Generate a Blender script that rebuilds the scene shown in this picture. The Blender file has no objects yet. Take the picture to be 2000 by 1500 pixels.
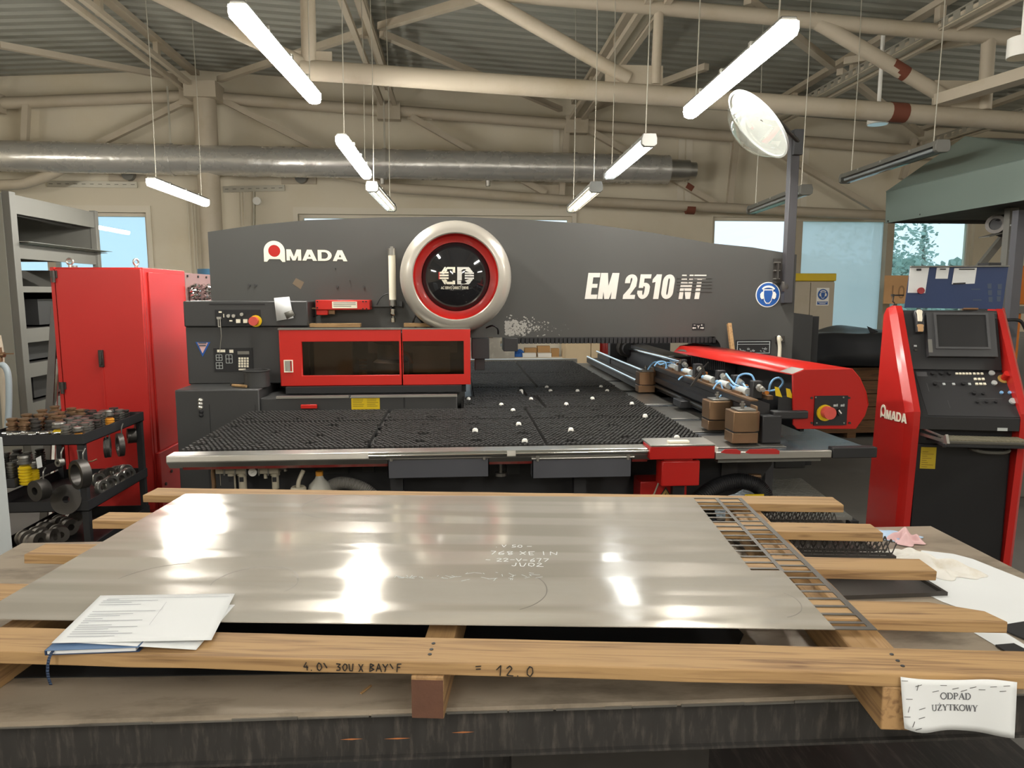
import bpy, bmesh, math, random
from mathutils import Vector, Matrix
random.seed(7)
sc = bpy.context.scene
COL = sc.collection
R = math.radians
# ------------------------------------------------------------------ camera
F_PX, CAM_H, YAW, PITCH = 1390.0, 1.65, R(4.4), math.atan((750 - 573) / 1390.0)
FW = Vector((math.sin(YAW) * math.cos(PITCH), math.cos(YAW) * math.cos(PITCH), -math.sin(PITCH)))
RT = Vector((math.cos(YAW), -math.sin(YAW), 0))
UP = RT.cross(FW)
CAM_P = Vector((0, 0, CAM_H))
cd = bpy.data.cameras.new('camera')
cam = bpy.data.objects.new('camera', cd)
COL.objects.link(cam)
cd.sensor_width = 36.0
cd.lens = F_PX / 2000 * 36.0
cd.clip_start = 0.05
cam.matrix_world = Matrix(((RT.x, UP.x, -FW.x, 0), (RT.y, UP.y, -FW.y, 0), (RT.z, UP.z, -FW.z, CAM_H), (0, 0, 0, 1)))
sc.camera = cam
# ------------------------------------------------------------------ world and exposure
sc.view_settings.view_transform = 'Standard'
sc.view_settings.look = 'None'
sc.view_settings.gamma = 1.0
sc.view_settings.exposure = 0.0
w = bpy.data.worlds.new('overcast_sky')
sc.world = w
w.use_nodes = True
wn = w.node_tree.nodes['Background']
wn.inputs[0].default_value = (0.84, 0.92, 0.97, 1)
wn.inputs[1].default_value = 1.5
LAMP = 112.0     # radiance of a lit tube diffuser

# ------------------------------------------------------------------ helpers
def ray(px, py):
    return FW + RT * ((px - 1000) / F_PX) - UP * ((py - 750) / F_PX)
def atY(px, py, y):
    d = ray(px, py); return CAM_P + d * (y / d.y)
def atX(px, py, x):
    d = ray(px, py); return CAM_P + d * (x / d.x)
def atZ(px, py, z):
    d = ray(px, py); return CAM_P + d * ((z - CAM_H) / d.z)

class MB:
    def __init__(s): s.v = []; s.f = []
    def add(s, vs, fs, M=None):
        o = len(s.v)
        s.v += [(M @ Vector(p)) if M is not None else Vector(p) for p in vs]
        s.f += [tuple(i + o for i in f) for f in fs]
        return s
    def box(s, a, b, M=None):
        x0, y0, z0 = a; x1, y1, z1 = b
        if x0 > x1: x0, x1 = x1, x0
        if y0 > y1: y0, y1 = y1, y0
        if z0 > z1: z0, z1 = z1, z0
        return s.add([(x0,y0,z0),(x1,y0,z0),(x1,y1,z0),(x0,y1,z0),(x0,y0,z1),(x1,y0,z1),(x1,y1,z1),(x0,y1,z1)],
                     [(0,3,2,1),(4,5,6,7),(0,1,5,4),(1,2,6,5),(2,3,7,6),(3,0,4,7)], M)
    def bar(s, p, q, w_, h_, up=(0,0,1)):
        p = Vector(p); q = Vector(q); d = (q - p); L = d.length; d.normalize()
        u = Vector(up)
        if abs(d.dot(u)) > .98: u = Vector((0,1,0))
        x = d.cross(u).normalized(); z = x.cross(d)
        M = Matrix(((d.x,x.x,z.x,p.x),(d.y,x.y,z.y,p.y),(d.z,x.z,z.z,p.z),(0,0,0,1)))
        return s.box((0,-w_/2,-h_/2),(L,w_/2,h_/2),M)
    def tube(s, pts, r, n=10, cap=True, rr=None):
        pts = [Vector(p) for p in pts]; m = len(pts); rings = []
        t = (pts[1]-pts[0]).normalized()
        u = Vector((0,0,1)) if abs(t.z) < .9 else Vector((1,0,0))
        a = t.cross(u).normalized()
        o = len(s.v)
        for i, p in enumerate(pts):
            if i == 0: t = pts[1]-pts[0]
            elif i == m-1: t = pts[-1]-pts[-2]
            else: t = (pts[i+1]-pts[i]).normalized() + (pts[i]-pts[i-1]).normalized()
            t = t.normalized()
            a = (a - t*a.dot(t)).normalized(); b = t.cross(a)
            ri = rr[i] if rr else r
            for k in range(n):
                th = 2*math.pi*k/n
                s.v.append(p + (a*math.cos(th) + b*math.sin(th))*ri)
        for i in range(m-1):
            for k in range(n):
                k2 = (k+1) % n
                s.f.append((o+i*n+k, o+i*n+k2, o+(i+1)*n+k2, o+(i+1)*n+k))
        if cap:
            s.f.append(tuple(o+k for k in reversed(range(n))))
            s.f.append(tuple(o+(m-1)*n+k for k in range(n)))
        return s
    def cyl(s, p, q, r, n=16, r2=None):
        return s.tube([p, q], r, n, True, [r, r if r2 is None else r2])
    def lathe(s, prof, M, n=24, close=False, cap=True):
        o = len(s.v); m = len(prof)
        for (r, z) in prof:
            for k in range(n):
                th = 2*math.pi*k/n
                s.v.append(M @ Vector((r*math.cos(th), r*math.sin(th), z)))
        for i in range(m if close else m-1):
            j = (i+1) % m
            for k in range(n):
                k2 = (k+1) % n
                s.f.append((o+i*n+k, o+i*n+k2, o+j*n+k2, o+j*n+k))
        if not close and cap:
            if prof[0][0] > 1e-5: s.f.append(tuple(o+k for k in reversed(range(n))))
            if prof[-1][0] > 1e-5: s.f.append(tuple(o+(m-1)*n+k for k in range(n)))
        return s
    def prism(s, poly, fn, a, b):
        """poly: 2-D outline; fn(u, v, w) -> point; extruded from w=a to w=b"""
        n = len(poly)
        vs = [fn(u, v, a) for u, v in poly] + [fn(u, v, b) for u, v in poly]
        fs = [tuple(range(n)), tuple(range(2*n-1, n-1, -1))] + [(i, i+n, (i+1) % n + n, (i+1) % n) for i in range(n)]
        return s.add(vs, fs)
    def frame(s, u0, u1, v0, v1, iu0, iu1, iv0, iv1, fn, a, b):
        """rectangular ring extruded from w=a to w=b"""
        O = [(u0,v0),(u1,v0),(u1,v1),(u0,v1)]; I = [(iu0,iv0),(iu1,iv0),(iu1,iv1),(iu0,iv1)]
        vs = [fn(u,v,a) for u,v in O] + [fn(u,v,a) for u,v in I] + [fn(u,v,b) for u,v in O] + [fn(u,v,b) for u,v in I]
        fs = []
        for i in range(4):
            j = (i+1) % 4
            fs += [(i,j,j+4,i+4),(i+8,i+12,j+12,j+8),(i,i+8,j+8,j),(i+4,j+4,j+12,i+12)]
        return s.add(vs, fs)

XZ = lambda u, v, w_: (u, w_, v)      # outline in X-Z, extruded along Y
YZ = lambda u, v, w_: (w_, u, v)
XY = lambda u, v, w_: (u, v, w_)

W = {}
def _mesh(name, mb, mat, M, smooth, bevel):
    me = bpy.data.meshes.new(name)
    Mi = M.inverted()
    me.from_pydata([tuple(Mi @ p) for p in mb.v], [], mb.f)
    bm = bmesh.new(); bm.from_mesh(me)
    bmesh.ops.recalc_face_normals(bm, faces=bm.faces)
    bm.to_mesh(me); bm.free()
    me.materials.append(mat)
    o = bpy.data.objects.new(name, me)
    COL.objects.link(o)
    if bevel:
        m = o.modifiers.new('bevel', 'BEVEL'); m.width = bevel; m.segments = 2; m.limit_method = 'ANGLE'; m.angle_limit = R(40)
    if smooth:
        me.shade_smooth(); me.set_sharp_from_angle(angle=R(38))
    return o
def tag(o, label=None, cat=None, group=None, kind=None):
    if label: o['label'] = label
    if cat: o['category'] = cat
    if group: o['group'] = group
    if kind: o['kind'] = kind
    return o
def thing(name, label, cat, loc=(0,0,0), rz=0.0, group=None):
    o = bpy.data.objects.new(name, None); COL.objects.link(o)
    o.location = loc; o.rotation_euler = (0, 0, rz); o.empty_display_size = .1
    W[o] = Matrix.Translation(loc) @ Matrix.Rotation(rz, 4, 'Z')
    return tag(o, label, cat, group)
def part(parent, name, mb, mat, bevel=0, smooth=True, local=False, label=None):
    """mb in world coordinates, or in the thing's own when local"""
    M = Matrix.Identity(4) if local else W[parent]
    o = _mesh(name, mb, mat, M, smooth, bevel)
    o.parent = parent; W[o] = W[parent]
    if label: o['label'] = label
    return o
def solo(name, label, cat, mb, mat, group=None, bevel=0, smooth=True, kind=None):
    xs = [p.x for p in mb.v]; ys = [p.y for p in mb.v]; zs = [p.z for p in mb.v]
    M = Matrix.Translation(((min(xs)+max(xs))/2, (min(ys)+max(ys))/2, min(zs)))
    o = _mesh(name, mb, mat, M, smooth, bevel)
    o.matrix_world = M; W[o] = M
    return tag(o, label, cat, group, kind)
def struct(name, mb, mat, parent=None, smooth=False, bevel=0):
    if parent: return part(parent, name, mb, mat, bevel, smooth)
    o = solo(name, None, None, mb, mat, smooth=smooth, bevel=bevel)
    o['kind'] = 'structure'; return o
def dup(root, loc, rz=None, label=None, group=None, rot=None):
    c = root.copy(); COL.objects.link(c); c.location = loc
    if rz is not None: c.rotation_euler = (0, 0, rz)
    if rot is not None: c.rotation_euler = rot
    if label: c['label'] = label
    if group: c['group'] = group
    for ch in list(root.children):
        d = ch.copy(); COL.objects.link(d); d.parent = c
        for g in list(ch.children):
            e = g.copy(); COL.objects.link(e); e.parent = d
    return c

def arc(cx, cy, r, a0, a1, n):
    return [(cx + r*math.cos(R(a0+(a1-a0)*i/n)), cy + r*math.sin(R(a0+(a1-a0)*i/n))) for i in range(n+1)]
def curve3(pts, n=8):
    """Catmull-Rom through pts"""
    P = [Vector(p) for p in pts]; P = [P[0]*2-P[1]] + P + [P[-1]*2-P[-2]]; out = []
    for i in range(1, len(P)-2):
        for k in range(n):
            t = k/n; a, b, c, d = P[i-1], P[i], P[i+1], P[i+2]
            out.append(.5*((2*b) + (c-a)*t + (2*a-5*b+4*c-d)*t*t + (3*b-a-3*c+d)*t**3))
    return out + [P[-2]]

# ------------------------------------------------------------------ lettering
def font(mb, text, origin, ux, uy, h, wide=1.0, bold=0.0, shear=0.0, depth=.0015, space=1.0):
    """text laid in the plane of ux, uy starting at origin; cap height h"""
    cu = bpy.data.curves.new('t', 'FONT'); cu.body = text; cu.size = 1.0; cu.offset = bold; cu.shear = shear
    cu.space_character = space; cu.resolution_u = 3; cu.fill_mode = 'BOTH'; cu.extrude = .5
    ob = bpy.data.objects.new('t', cu); COL.objects.link(ob)
    dg = bpy.context.evaluated_depsgraph_get(); dg.update()
    me = bpy.data.meshes.new_from_object(ob.evaluated_get(dg))
    k = h / .70
    ux = Vector(ux).normalized(); uy = Vector(uy).normalized(); un = ux.cross(uy); o = Vector(origin)
    mb.add([o + ux*(v.co.x*k*wide) + uy*(v.co.y*k) + un*(v.co.z*depth) for v in me.vertices], [tuple(p.vertices) for p in me.polygons])
    bpy.data.objects.remove(ob); bpy.data.curves.remove(cu); bpy.data.meshes.remove(me)
    return mb
STROKE = {
 '0': [[(.3,0),(.08,.2),(.05,.6),(.25,1),(.5,.85),(.55,.4),(.3,0)]], '1': [[(.05,.55),(.4,1),(.35,0)]],
 '2': [[(.05,.75),(.3,1),(.5,.75),(.05,.02),(.6,.02)]], '3': [[(.05,.95),(.5,.95),(.2,.55),(.5,.4),(.4,.05),(.05,.05)]],
 '4': [[(.35,1),(.02,.4),(.55,.4)],[(.42,.65),(.4,0)]], '5': [[(.5,1),(.12,1),(.1,.55),(.5,.45),(.4,.03),(.05,.05)]],
 '6': [[(.45,1),(.1,.5),(.1,.1),(.45,.05),(.5,.4),(.12,.45)]], '7': [[(.05,1),(.55,1),(.2,0)]],
 '8': [[(.3,.5),(.08,.8),(.3,1),(.5,.8),(.1,.2),(.3,0),(.52,.25),(.3,.5)]], 'A': [[(0,0),(.3,1),(.6,0)],[(.1,.4),(.5,.4)]],
 'B': [[(.05,0),(.1,1),(.5,.8),(.1,.55),(.55,.3),(.05,0)]], 'X': [[(0,1),(.5,0)],[(.5,1),(.02,0)]],
 'Y': [[(0,1),(.28,.5),(.55,1)],[(.28,.5),(.22,0)]], 'F': [[(.05,0),(.1,1),(.55,1)],[(.08,.55),(.45,.55)]],
 '=': [[(0,.7),(.6,.72)],[(0,.35),(.6,.35)]], '.': [[(.1,.05),(.16,0)]], '\\': [[(0,1),(.4,.4)]], '-': [[(0,.5),(.5,.5)]],
 'I': [[(.1,0),(.1,1)]], 'N': [[(.02,0),(.05,1),(.5,0),(.55,1)]], 'E': [[(.5,1),(.05,1),(.05,0),(.5,0)],[(.05,.5),(.4,.5)]],
 'V': [[(0,1),(.25,0),(.55,1)]], 'J': [[(.4,1),(.4,.2),(.2,0),(.02,.2)]], 'U': [[(.03,1),(.08,.1),(.4,.05),(.5,1)]],
 'O': [[(.3,0),(.05,.3),(.1,.85),(.4,1),(.58,.6),(.5,.15),(.3,0)]], ' ': []}
def strokes(mb, text, origin, ux, uy, h, wd, jit=.04, depth=.0012, gap=.78, wide=1.0):
    rn = random.Random(len(text)*7+int(h*1e4)); ux = Vector(ux).normalized(); uy = Vector(uy).normalized(); un = ux.cross(uy)
    x = 0.0; o = Vector(origin)
    for ch in text:
        for pl in STROKE[ch]:
            pts = [(x + a*wide + rn.uniform(-jit,jit), b + rn.uniform(-jit,jit)) for a, b in pl]
            for (a, b), (c, d) in zip(pts, pts[1:]):
                mb.bar(o + ux*a*h + uy*b*h + un*depth/2, o + ux*c*h + uy*d*h + un*depth/2, wd, depth, un)
        x += gap*wide if ch != ' ' else .45*wide
    return mb
def _el(cx, cy, rx, ry, a0, a1, n=10): return [(cx+rx*math.cos(R(a0+(a1-a0)*k/n)), cy+ry*math.sin(R(a0+(a1-a0)*k/n))) for k in range(n+1)]
BLOCK = {
 'M': (1.34, [[(0,0),(.30,0),(.30,1),(0,1)], [(1.04,0),(1.34,0),(1.34,1),(1.04,1)], [(.02,1),(.40,1),(.80,.0),(.54,.0)], [(1.32,1),(.94,1),(.54,.0),(.80,.0)]]),
 'A': (1.34, [[(0,0),(.36,0),(.86,1),(.46,1)], [(1.34,0),(.98,0),(.48,1),(.88,1)], [(.28,.17),(1.06,.17),(.98,.36),(.36,.36)]]),
 'D': (1.28, [[(0,0),(.34,0),(.34,1),(0,1)], [(.3,.80),(.66,.80),(.66,1),(.3,1)], [(.3,0),(.66,0),(.66,.20),(.3,.20)], _el(.62,.5,.66,.5,-90,90) + _el(.62,.5,.32,.30,90,-90)]),
 'E': (.50, [[(0,0),(.24,0),(.24,1),(0,1)], [(.2,.83),(.52,.83),(.52,1),(.2,1)], [(.2,.43),(.47,.43),(.47,.58),(.2,.58)], [(.2,0),(.52,0),(.52,.17),(.2,.17)]]),
 'm': (.80, [[(0,0),(.22,0),(.22,1),(0,1)], [(.58,0),(.80,0),(.80,1),(.58,1)], [(.02,1),(.30,1),(.50,.0),(.30,.0)], [(.78,1),(.50,1),(.30,.0),(.50,.0)]]),
 'N': (.58, [[(0,0),(.20,0),(.20,1),(0,1)], [(.38,0),(.58,0),(.58,1),(.38,1)], [(.02,1),(.22,1),(.56,.0),(.36,.0)]]),
 'T': (.58, [[(.18,0),(.41,0),(.41,1),(.18,1)], [(0,.82),(.60,.82),(.60,1),(0,1)]]),
 '2': (.46, [[(.0,.0),(.45,.0),(.45,.17),(.0,.17)], [(.0,.16),(.24,.16),(.44,.52),(.22,.48)], _el(.225,.76,.225,.24,0,180) + _el(.225,.76,.035,.10,180,0), [(.26,.78),(.45,.78),(.44,.5),(.20,.42)], [(0,.64),(.19,.64),(.19,.78),(0,.78)]]),
 '5': (.46, [[(.03,.83),(.44,.83),(.44,1),(.03,1)], [(.03,.45),(.20,.45),(.20,.9),(.03,.9)], _el(.225,.32,.225,.32,180,360) + _el(.225,.32,.04,.16,360,180), [(.265,.3),(.45,.3),(.45,.5),(.265,.5)], _el(.25,.46,.20,.20,0,150) + _el(.22,.46,.045,.06,150,0), [(0,.2),(.185,.2),(.185,.34),(0,.34)]]),
 '1': (.34, [[(.12,0),(.32,0),(.32,1),(.12,1)], [(.0,.66),(.14,.70),(.14,.90),(.0,.80)], [(0,.80),(.14,.84),(.22,1),(.14,1)]]),
 '0': (.46, [_el(.225,.72,.225,.28,0,180) + _el(.225,.72,.035,.12,180,0), _el(.225,.28,.225,.28,180,360) + _el(.225,.28,.035,.12,360,180), [(0,.28),(.19,.28),(.19,.72),(0,.72)], [(.26,.28),(.45,.28),(.45,.72),(.26,.72)]])}
def block(mb, text, o, ux, uy, h, gap=.10, wide=1.0, shear=0.0, depth=.002):
    ux = Vector(ux).normalized(); uy = Vector(uy).normalized(); un = ux.cross(uy); o = Vector(o); x = 0.0
    for ch in text:
        w_, polys = BLOCK[ch]
        for k, pl in enumerate(polys):
            n = len(pl); dz = depth*(1+.02*k)
            P = [o + ux*((x+a)*wide + shear*b)*h + uy*b*h for a, b in pl]
            if n > 8:      # a curved band: outer run then inner run, as quads
                m = n//2; out, inn = P[:m], P[m:][::-1]
                for i in range(m-1):
                    q = [out[i], out[i+1], inn[i+1], inn[i]]; mb.add(q + [p + un*dz for p in q], [(4,5,6,7),(0,1,5,4),(2,3,7,6)])
            else: mb.add(P + [p + un*dz for p in P], [tuple(range(n, 2*n))] + [(i, (i+1) % n, (i+1) % n+n, i+n) for i in range(n)])
        x += w_ + gap
    return mb
def logo_a(mb_white, mb_red, o, ux, uy, h, hole=False):
    """the round-topped letter with a disc in it, h tall"""
    ux = Vector(ux).normalized(); uy = Vector(uy).normalized(); un = ux.cross(uy); o = Vector(o)
    P = lambda a, b, c=0: o + ux*a*h + uy*b*h + un*c
    n = 28; ro = .5; ri = .285
    out = [(.5+ro*math.cos(t), .5+ro*math.sin(t)) for t in [math.pi*k/n for k in range(n+1)]]
    out = [(1,0),] + out + [(0,0)]
    # outer body as ring quads between outer outline and inner circle
    O = []; I = []
    for k in range(40):
        t = 2*math.pi*k/40; c, s_ = math.cos(t), math.sin(t)
        if s_ >= 0: O.append((.5+ro*c, .5+ro*s_))
        else:
            m = max(abs(c), abs(s_)); O.append((.5+.5*c/m, .5+.5*s_/m))
        I.append((.5+ri*c, .5+.02+ri*s_))
    for k in range(40):
        j = (k+1) % 40
        # notch under the bowl
        q = [O[k], O[j], I[j], I[k]]
        q = [(a, max(b, .13+.0*a) if (.2 < a < .8 and b < .12) else b) for a, b in q]
        mb_white.add([P(a, b, .0) for a, b in q] + [P(a, b, .002) for a, b in q], [(0,3,2,1),(4,5,6,7),(0,1,5,4),(2,3,7,6)])
    if not hole:
        rc = ri*.98
        mb_red.add([P(.5+rc*math.cos(2*math.pi*k/32), .52+rc*math.sin(2*math.pi*k/32), .0022) for k in range(32)], [tuple(range(32))])

# ------------------------------------------------------------------ materials
def lin(h):
    h = h.lstrip('#'); c = [int(h[i:i+2], 16)/255 for i in (0, 2, 4)]
    return tuple(x/12.92 if x <= .04045 else ((x+.055)/1.055)**2.4 for x in c) + (1,)
def mat(name, hexc, rough=.5, metal=0.0, var=.12, scale=6.0, bump=0.0, bscale=40.0, stretch=(1,1,1), spec=.5, rvar=.1, dirt=None, dirt_amt=.0, dirt_scale=3.0, coat=0.0):
    m = bpy.data.materials.new(name); m.use_nodes = True
    nt = m.node_tree; N = nt.nodes; L = nt.links; b = N['Principled BSDF']
    c = lin(hexc)
    b.inputs['Metallic'].default_value = metal; b.inputs['Specular IOR Level'].default_value = spec
    if coat: b.inputs['Coat Weight'].default_value = coat; b.inputs['Coat Roughness'].default_value = .08
    tc = N.new('ShaderNodeTexCoord'); mp = N.new('ShaderNodeMapping'); mp.inputs['Scale'].default_value = stretch
    L.new(tc.outputs['Object'], mp.inputs['Vector'])
    nz = N.new('ShaderNodeTexNoise'); nz.inputs['Scale'].default_value = scale; nz.inputs['Detail'].default_value = 6
    L.new(mp.outputs[0], nz.inputs['Vector'])
    mx = N.new('ShaderNodeMix'); mx.data_type = 'RGBA'
    mx.inputs[6].default_value = tuple(x*(1-var) for x in c[:3]) + (1,)
    mx.inputs[7].default_value = tuple(min(1, x*(1+var)) for x in c[:3]) + (1,)
    L.new(nz.outputs['Fac'], mx.inputs[0])
    out = mx.outputs[2]
    if dirt:
        n2 = N.new('ShaderNodeTexNoise'); n2.inputs['Scale'].default_value = dirt_scale; n2.inputs['Detail'].default_value = 9; n2.inputs['Roughness'].default_value = .65
        L.new(mp.outputs[0], n2.inputs['Vector'])
        rp = N.new('ShaderNodeValToRGB'); rp.color_ramp.elements[0].position = .5; rp.color_ramp.elements[1].position = .72
        L.new(n2.outputs['Fac'], rp.inputs[0])
        mu = N.new('ShaderNodeMath'); mu.operation = 'MULTIPLY'; mu.inputs[1].default_value = dirt_amt; L.new(rp.outputs[0], mu.inputs[0])
        m2 = N.new('ShaderNodeMix'); m2.data_type = 'RGBA'; L.new(mu.outputs[0], m2.inputs[0]); L.new(out, m2.inputs[6]); m2.inputs[7].default_value = lin(dirt)
        out = m2.outputs[2]
    L.new(out, b.inputs['Base Color'])
    mr = N.new('ShaderNodeMapRange'); mr.inputs['To Min'].default_value = max(.02, rough-rvar); mr.inputs['To Max'].default_value = min(1, rough+rvar)
    L.new(nz.outputs['Fac'], mr.inputs['Value']); L.new(mr.outputs[0], b.inputs['Roughness'])
    if bump:
        nb = N.new('ShaderNodeTexNoise'); nb.inputs['Scale'].default_value = bscale; nb.inputs['Detail'].default_value = 4
        L.new(mp.outputs[0], nb.inputs['Vector'])
        bp = N.new('ShaderNodeBump'); bp.inputs['Strength'].default_value = bump; bp.inputs['Distance'].default_value = .01
        L.new(nb.outputs['Fac'], bp.inputs['Height']); L.new(bp.outputs[0], b.inputs['Normal'])
    return m
def emit(name, col, s):
    m = bpy.data.materials.new(name); m.use_nodes = True; b = m.node_tree.nodes['Principled BSDF']
    b.inputs['Base Color'].default_value = (.9,.9,.9,1); b.inputs['Emission Color'].default_value = col; b.inputs['Emission Strength'].default_value = s
    return m
def wood(name, hexc, dark, along=(1.2, 26, 26), rough=.7):
    m = mat(name, hexc, rough, var=.1, scale=2.0, rvar=.05)
    nt = m.node_tree; N = nt.nodes; L = nt.links; b = N['Principled BSDF']
    src = b.inputs['Base Color'].links[0].from_socket
    tc = N.new('ShaderNodeTexCoord'); mp = N.new('ShaderNodeMapping'); mp.inputs['Scale'].default_value = along
    L.new(tc.outputs['Object'], mp.inputs['Vector'])
    nz = N.new('ShaderNodeTexNoise'); nz.inputs['Scale'].default_value = 2.2; nz.inputs['Detail'].default_value = 8; nz.inputs['Distortion'].default_value = 1.2
    L.new(mp.outputs[0], nz.inputs['Vector'])
    rp = N.new('ShaderNodeValToRGB'); rp.color_ramp.elements[0].position = .47; rp.color_ramp.elements[1].position = .75
    L.new(nz.outputs['Fac'], rp.inputs[0])
    mx = N.new('ShaderNodeMix'); mx.data_type = 'RGBA'; L.new(rp.outputs[0], mx.inputs[0]); L.new(src, mx.inputs[6]); mx.inputs[7].default_value = lin(dark)
    # knots
    mk = N.new('ShaderNodeMapping'); mk.inputs['Scale'].default_value = tuple(2.0 if a < 5 else 9 for a in along)
    L.new(tc.outputs['Object'], mk.inputs['Vector'])
    vo = N.new('ShaderNodeTexVoronoi'); vo.inputs['Scale'].default_value = 1.6; L.new(mk.outputs[0], vo.inputs['Vector'])
    rk = N.new('ShaderNodeValToRGB'); rk.color_ramp.elements[0].position = .03; rk.color_ramp.elements[0].color = (1,1,1,1); rk.color_ramp.elements[1].position = .11; rk.color_ramp.elements[1].color = (0,0,0,1)
    L.new(vo.outputs['Distance'], rk.inputs[0])
    m2 = N.new('ShaderNodeMix'); m2.data_type = 'RGBA'; L.new(rk.outputs[0], m2.inputs[0]); L.new(mx.outputs[2], m2.inputs[6]); m2.inputs[7].default_value = lin('#5a3a22')
    L.new(m2.outputs[2], b.inputs['Base Color'])
    bp = N.new('ShaderNodeBump'); bp.inputs['Strength'].default_value = .25; bp.inputs['Distance'].default_value = .004
    L.new(nz.outputs['Fac'], bp.inputs['Height']); L.new(bp.outputs[0], b.inputs['Normal'])
    return m
def glass(name, tint, rough=.0, body=0.0, bodycol=(.7,.85,.95,1)):
    """a thin pane: tinted transmission, mirror reflection by angle, optionally a milky film"""
    m = bpy.data.materials.new(name); m.use_nodes = True; nt = m.node_tree; N = nt.nodes; L = nt.links
    N.remove(N['Principled BSDF']); out = N['Material Output']
    t = N.new('ShaderNodeBsdfTransparent'); t.inputs[0].default_value = tint
    g = N.new('ShaderNodeBsdfGlossy'); g.inputs['Roughness'].default_value = rough
    fr = N.new('ShaderNodeFresnel'); fr.inputs[0].default_value = 1.5
    mx = N.new('ShaderNodeMixShader'); L.new(fr.outputs[0], mx.inputs[0]); L.new(g.outputs[0], mx.inputs[2])
    if body:
        tr = N.new('ShaderNodeBsdfTranslucent'); tr.inputs[0].default_value = bodycol
        m2 = N.new('ShaderNodeMixShader'); m2.inputs[0].default_value = body; L.new(t.outputs[0], m2.inputs[1]); L.new(tr.outputs[0], m2.inputs[2]); L.new(m2.outputs[0], mx.inputs[1])
    else: L.new(t.outputs[0], mx.inputs[1])
    L.new(mx.outputs[0], out.inputs[0])
    return m

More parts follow.
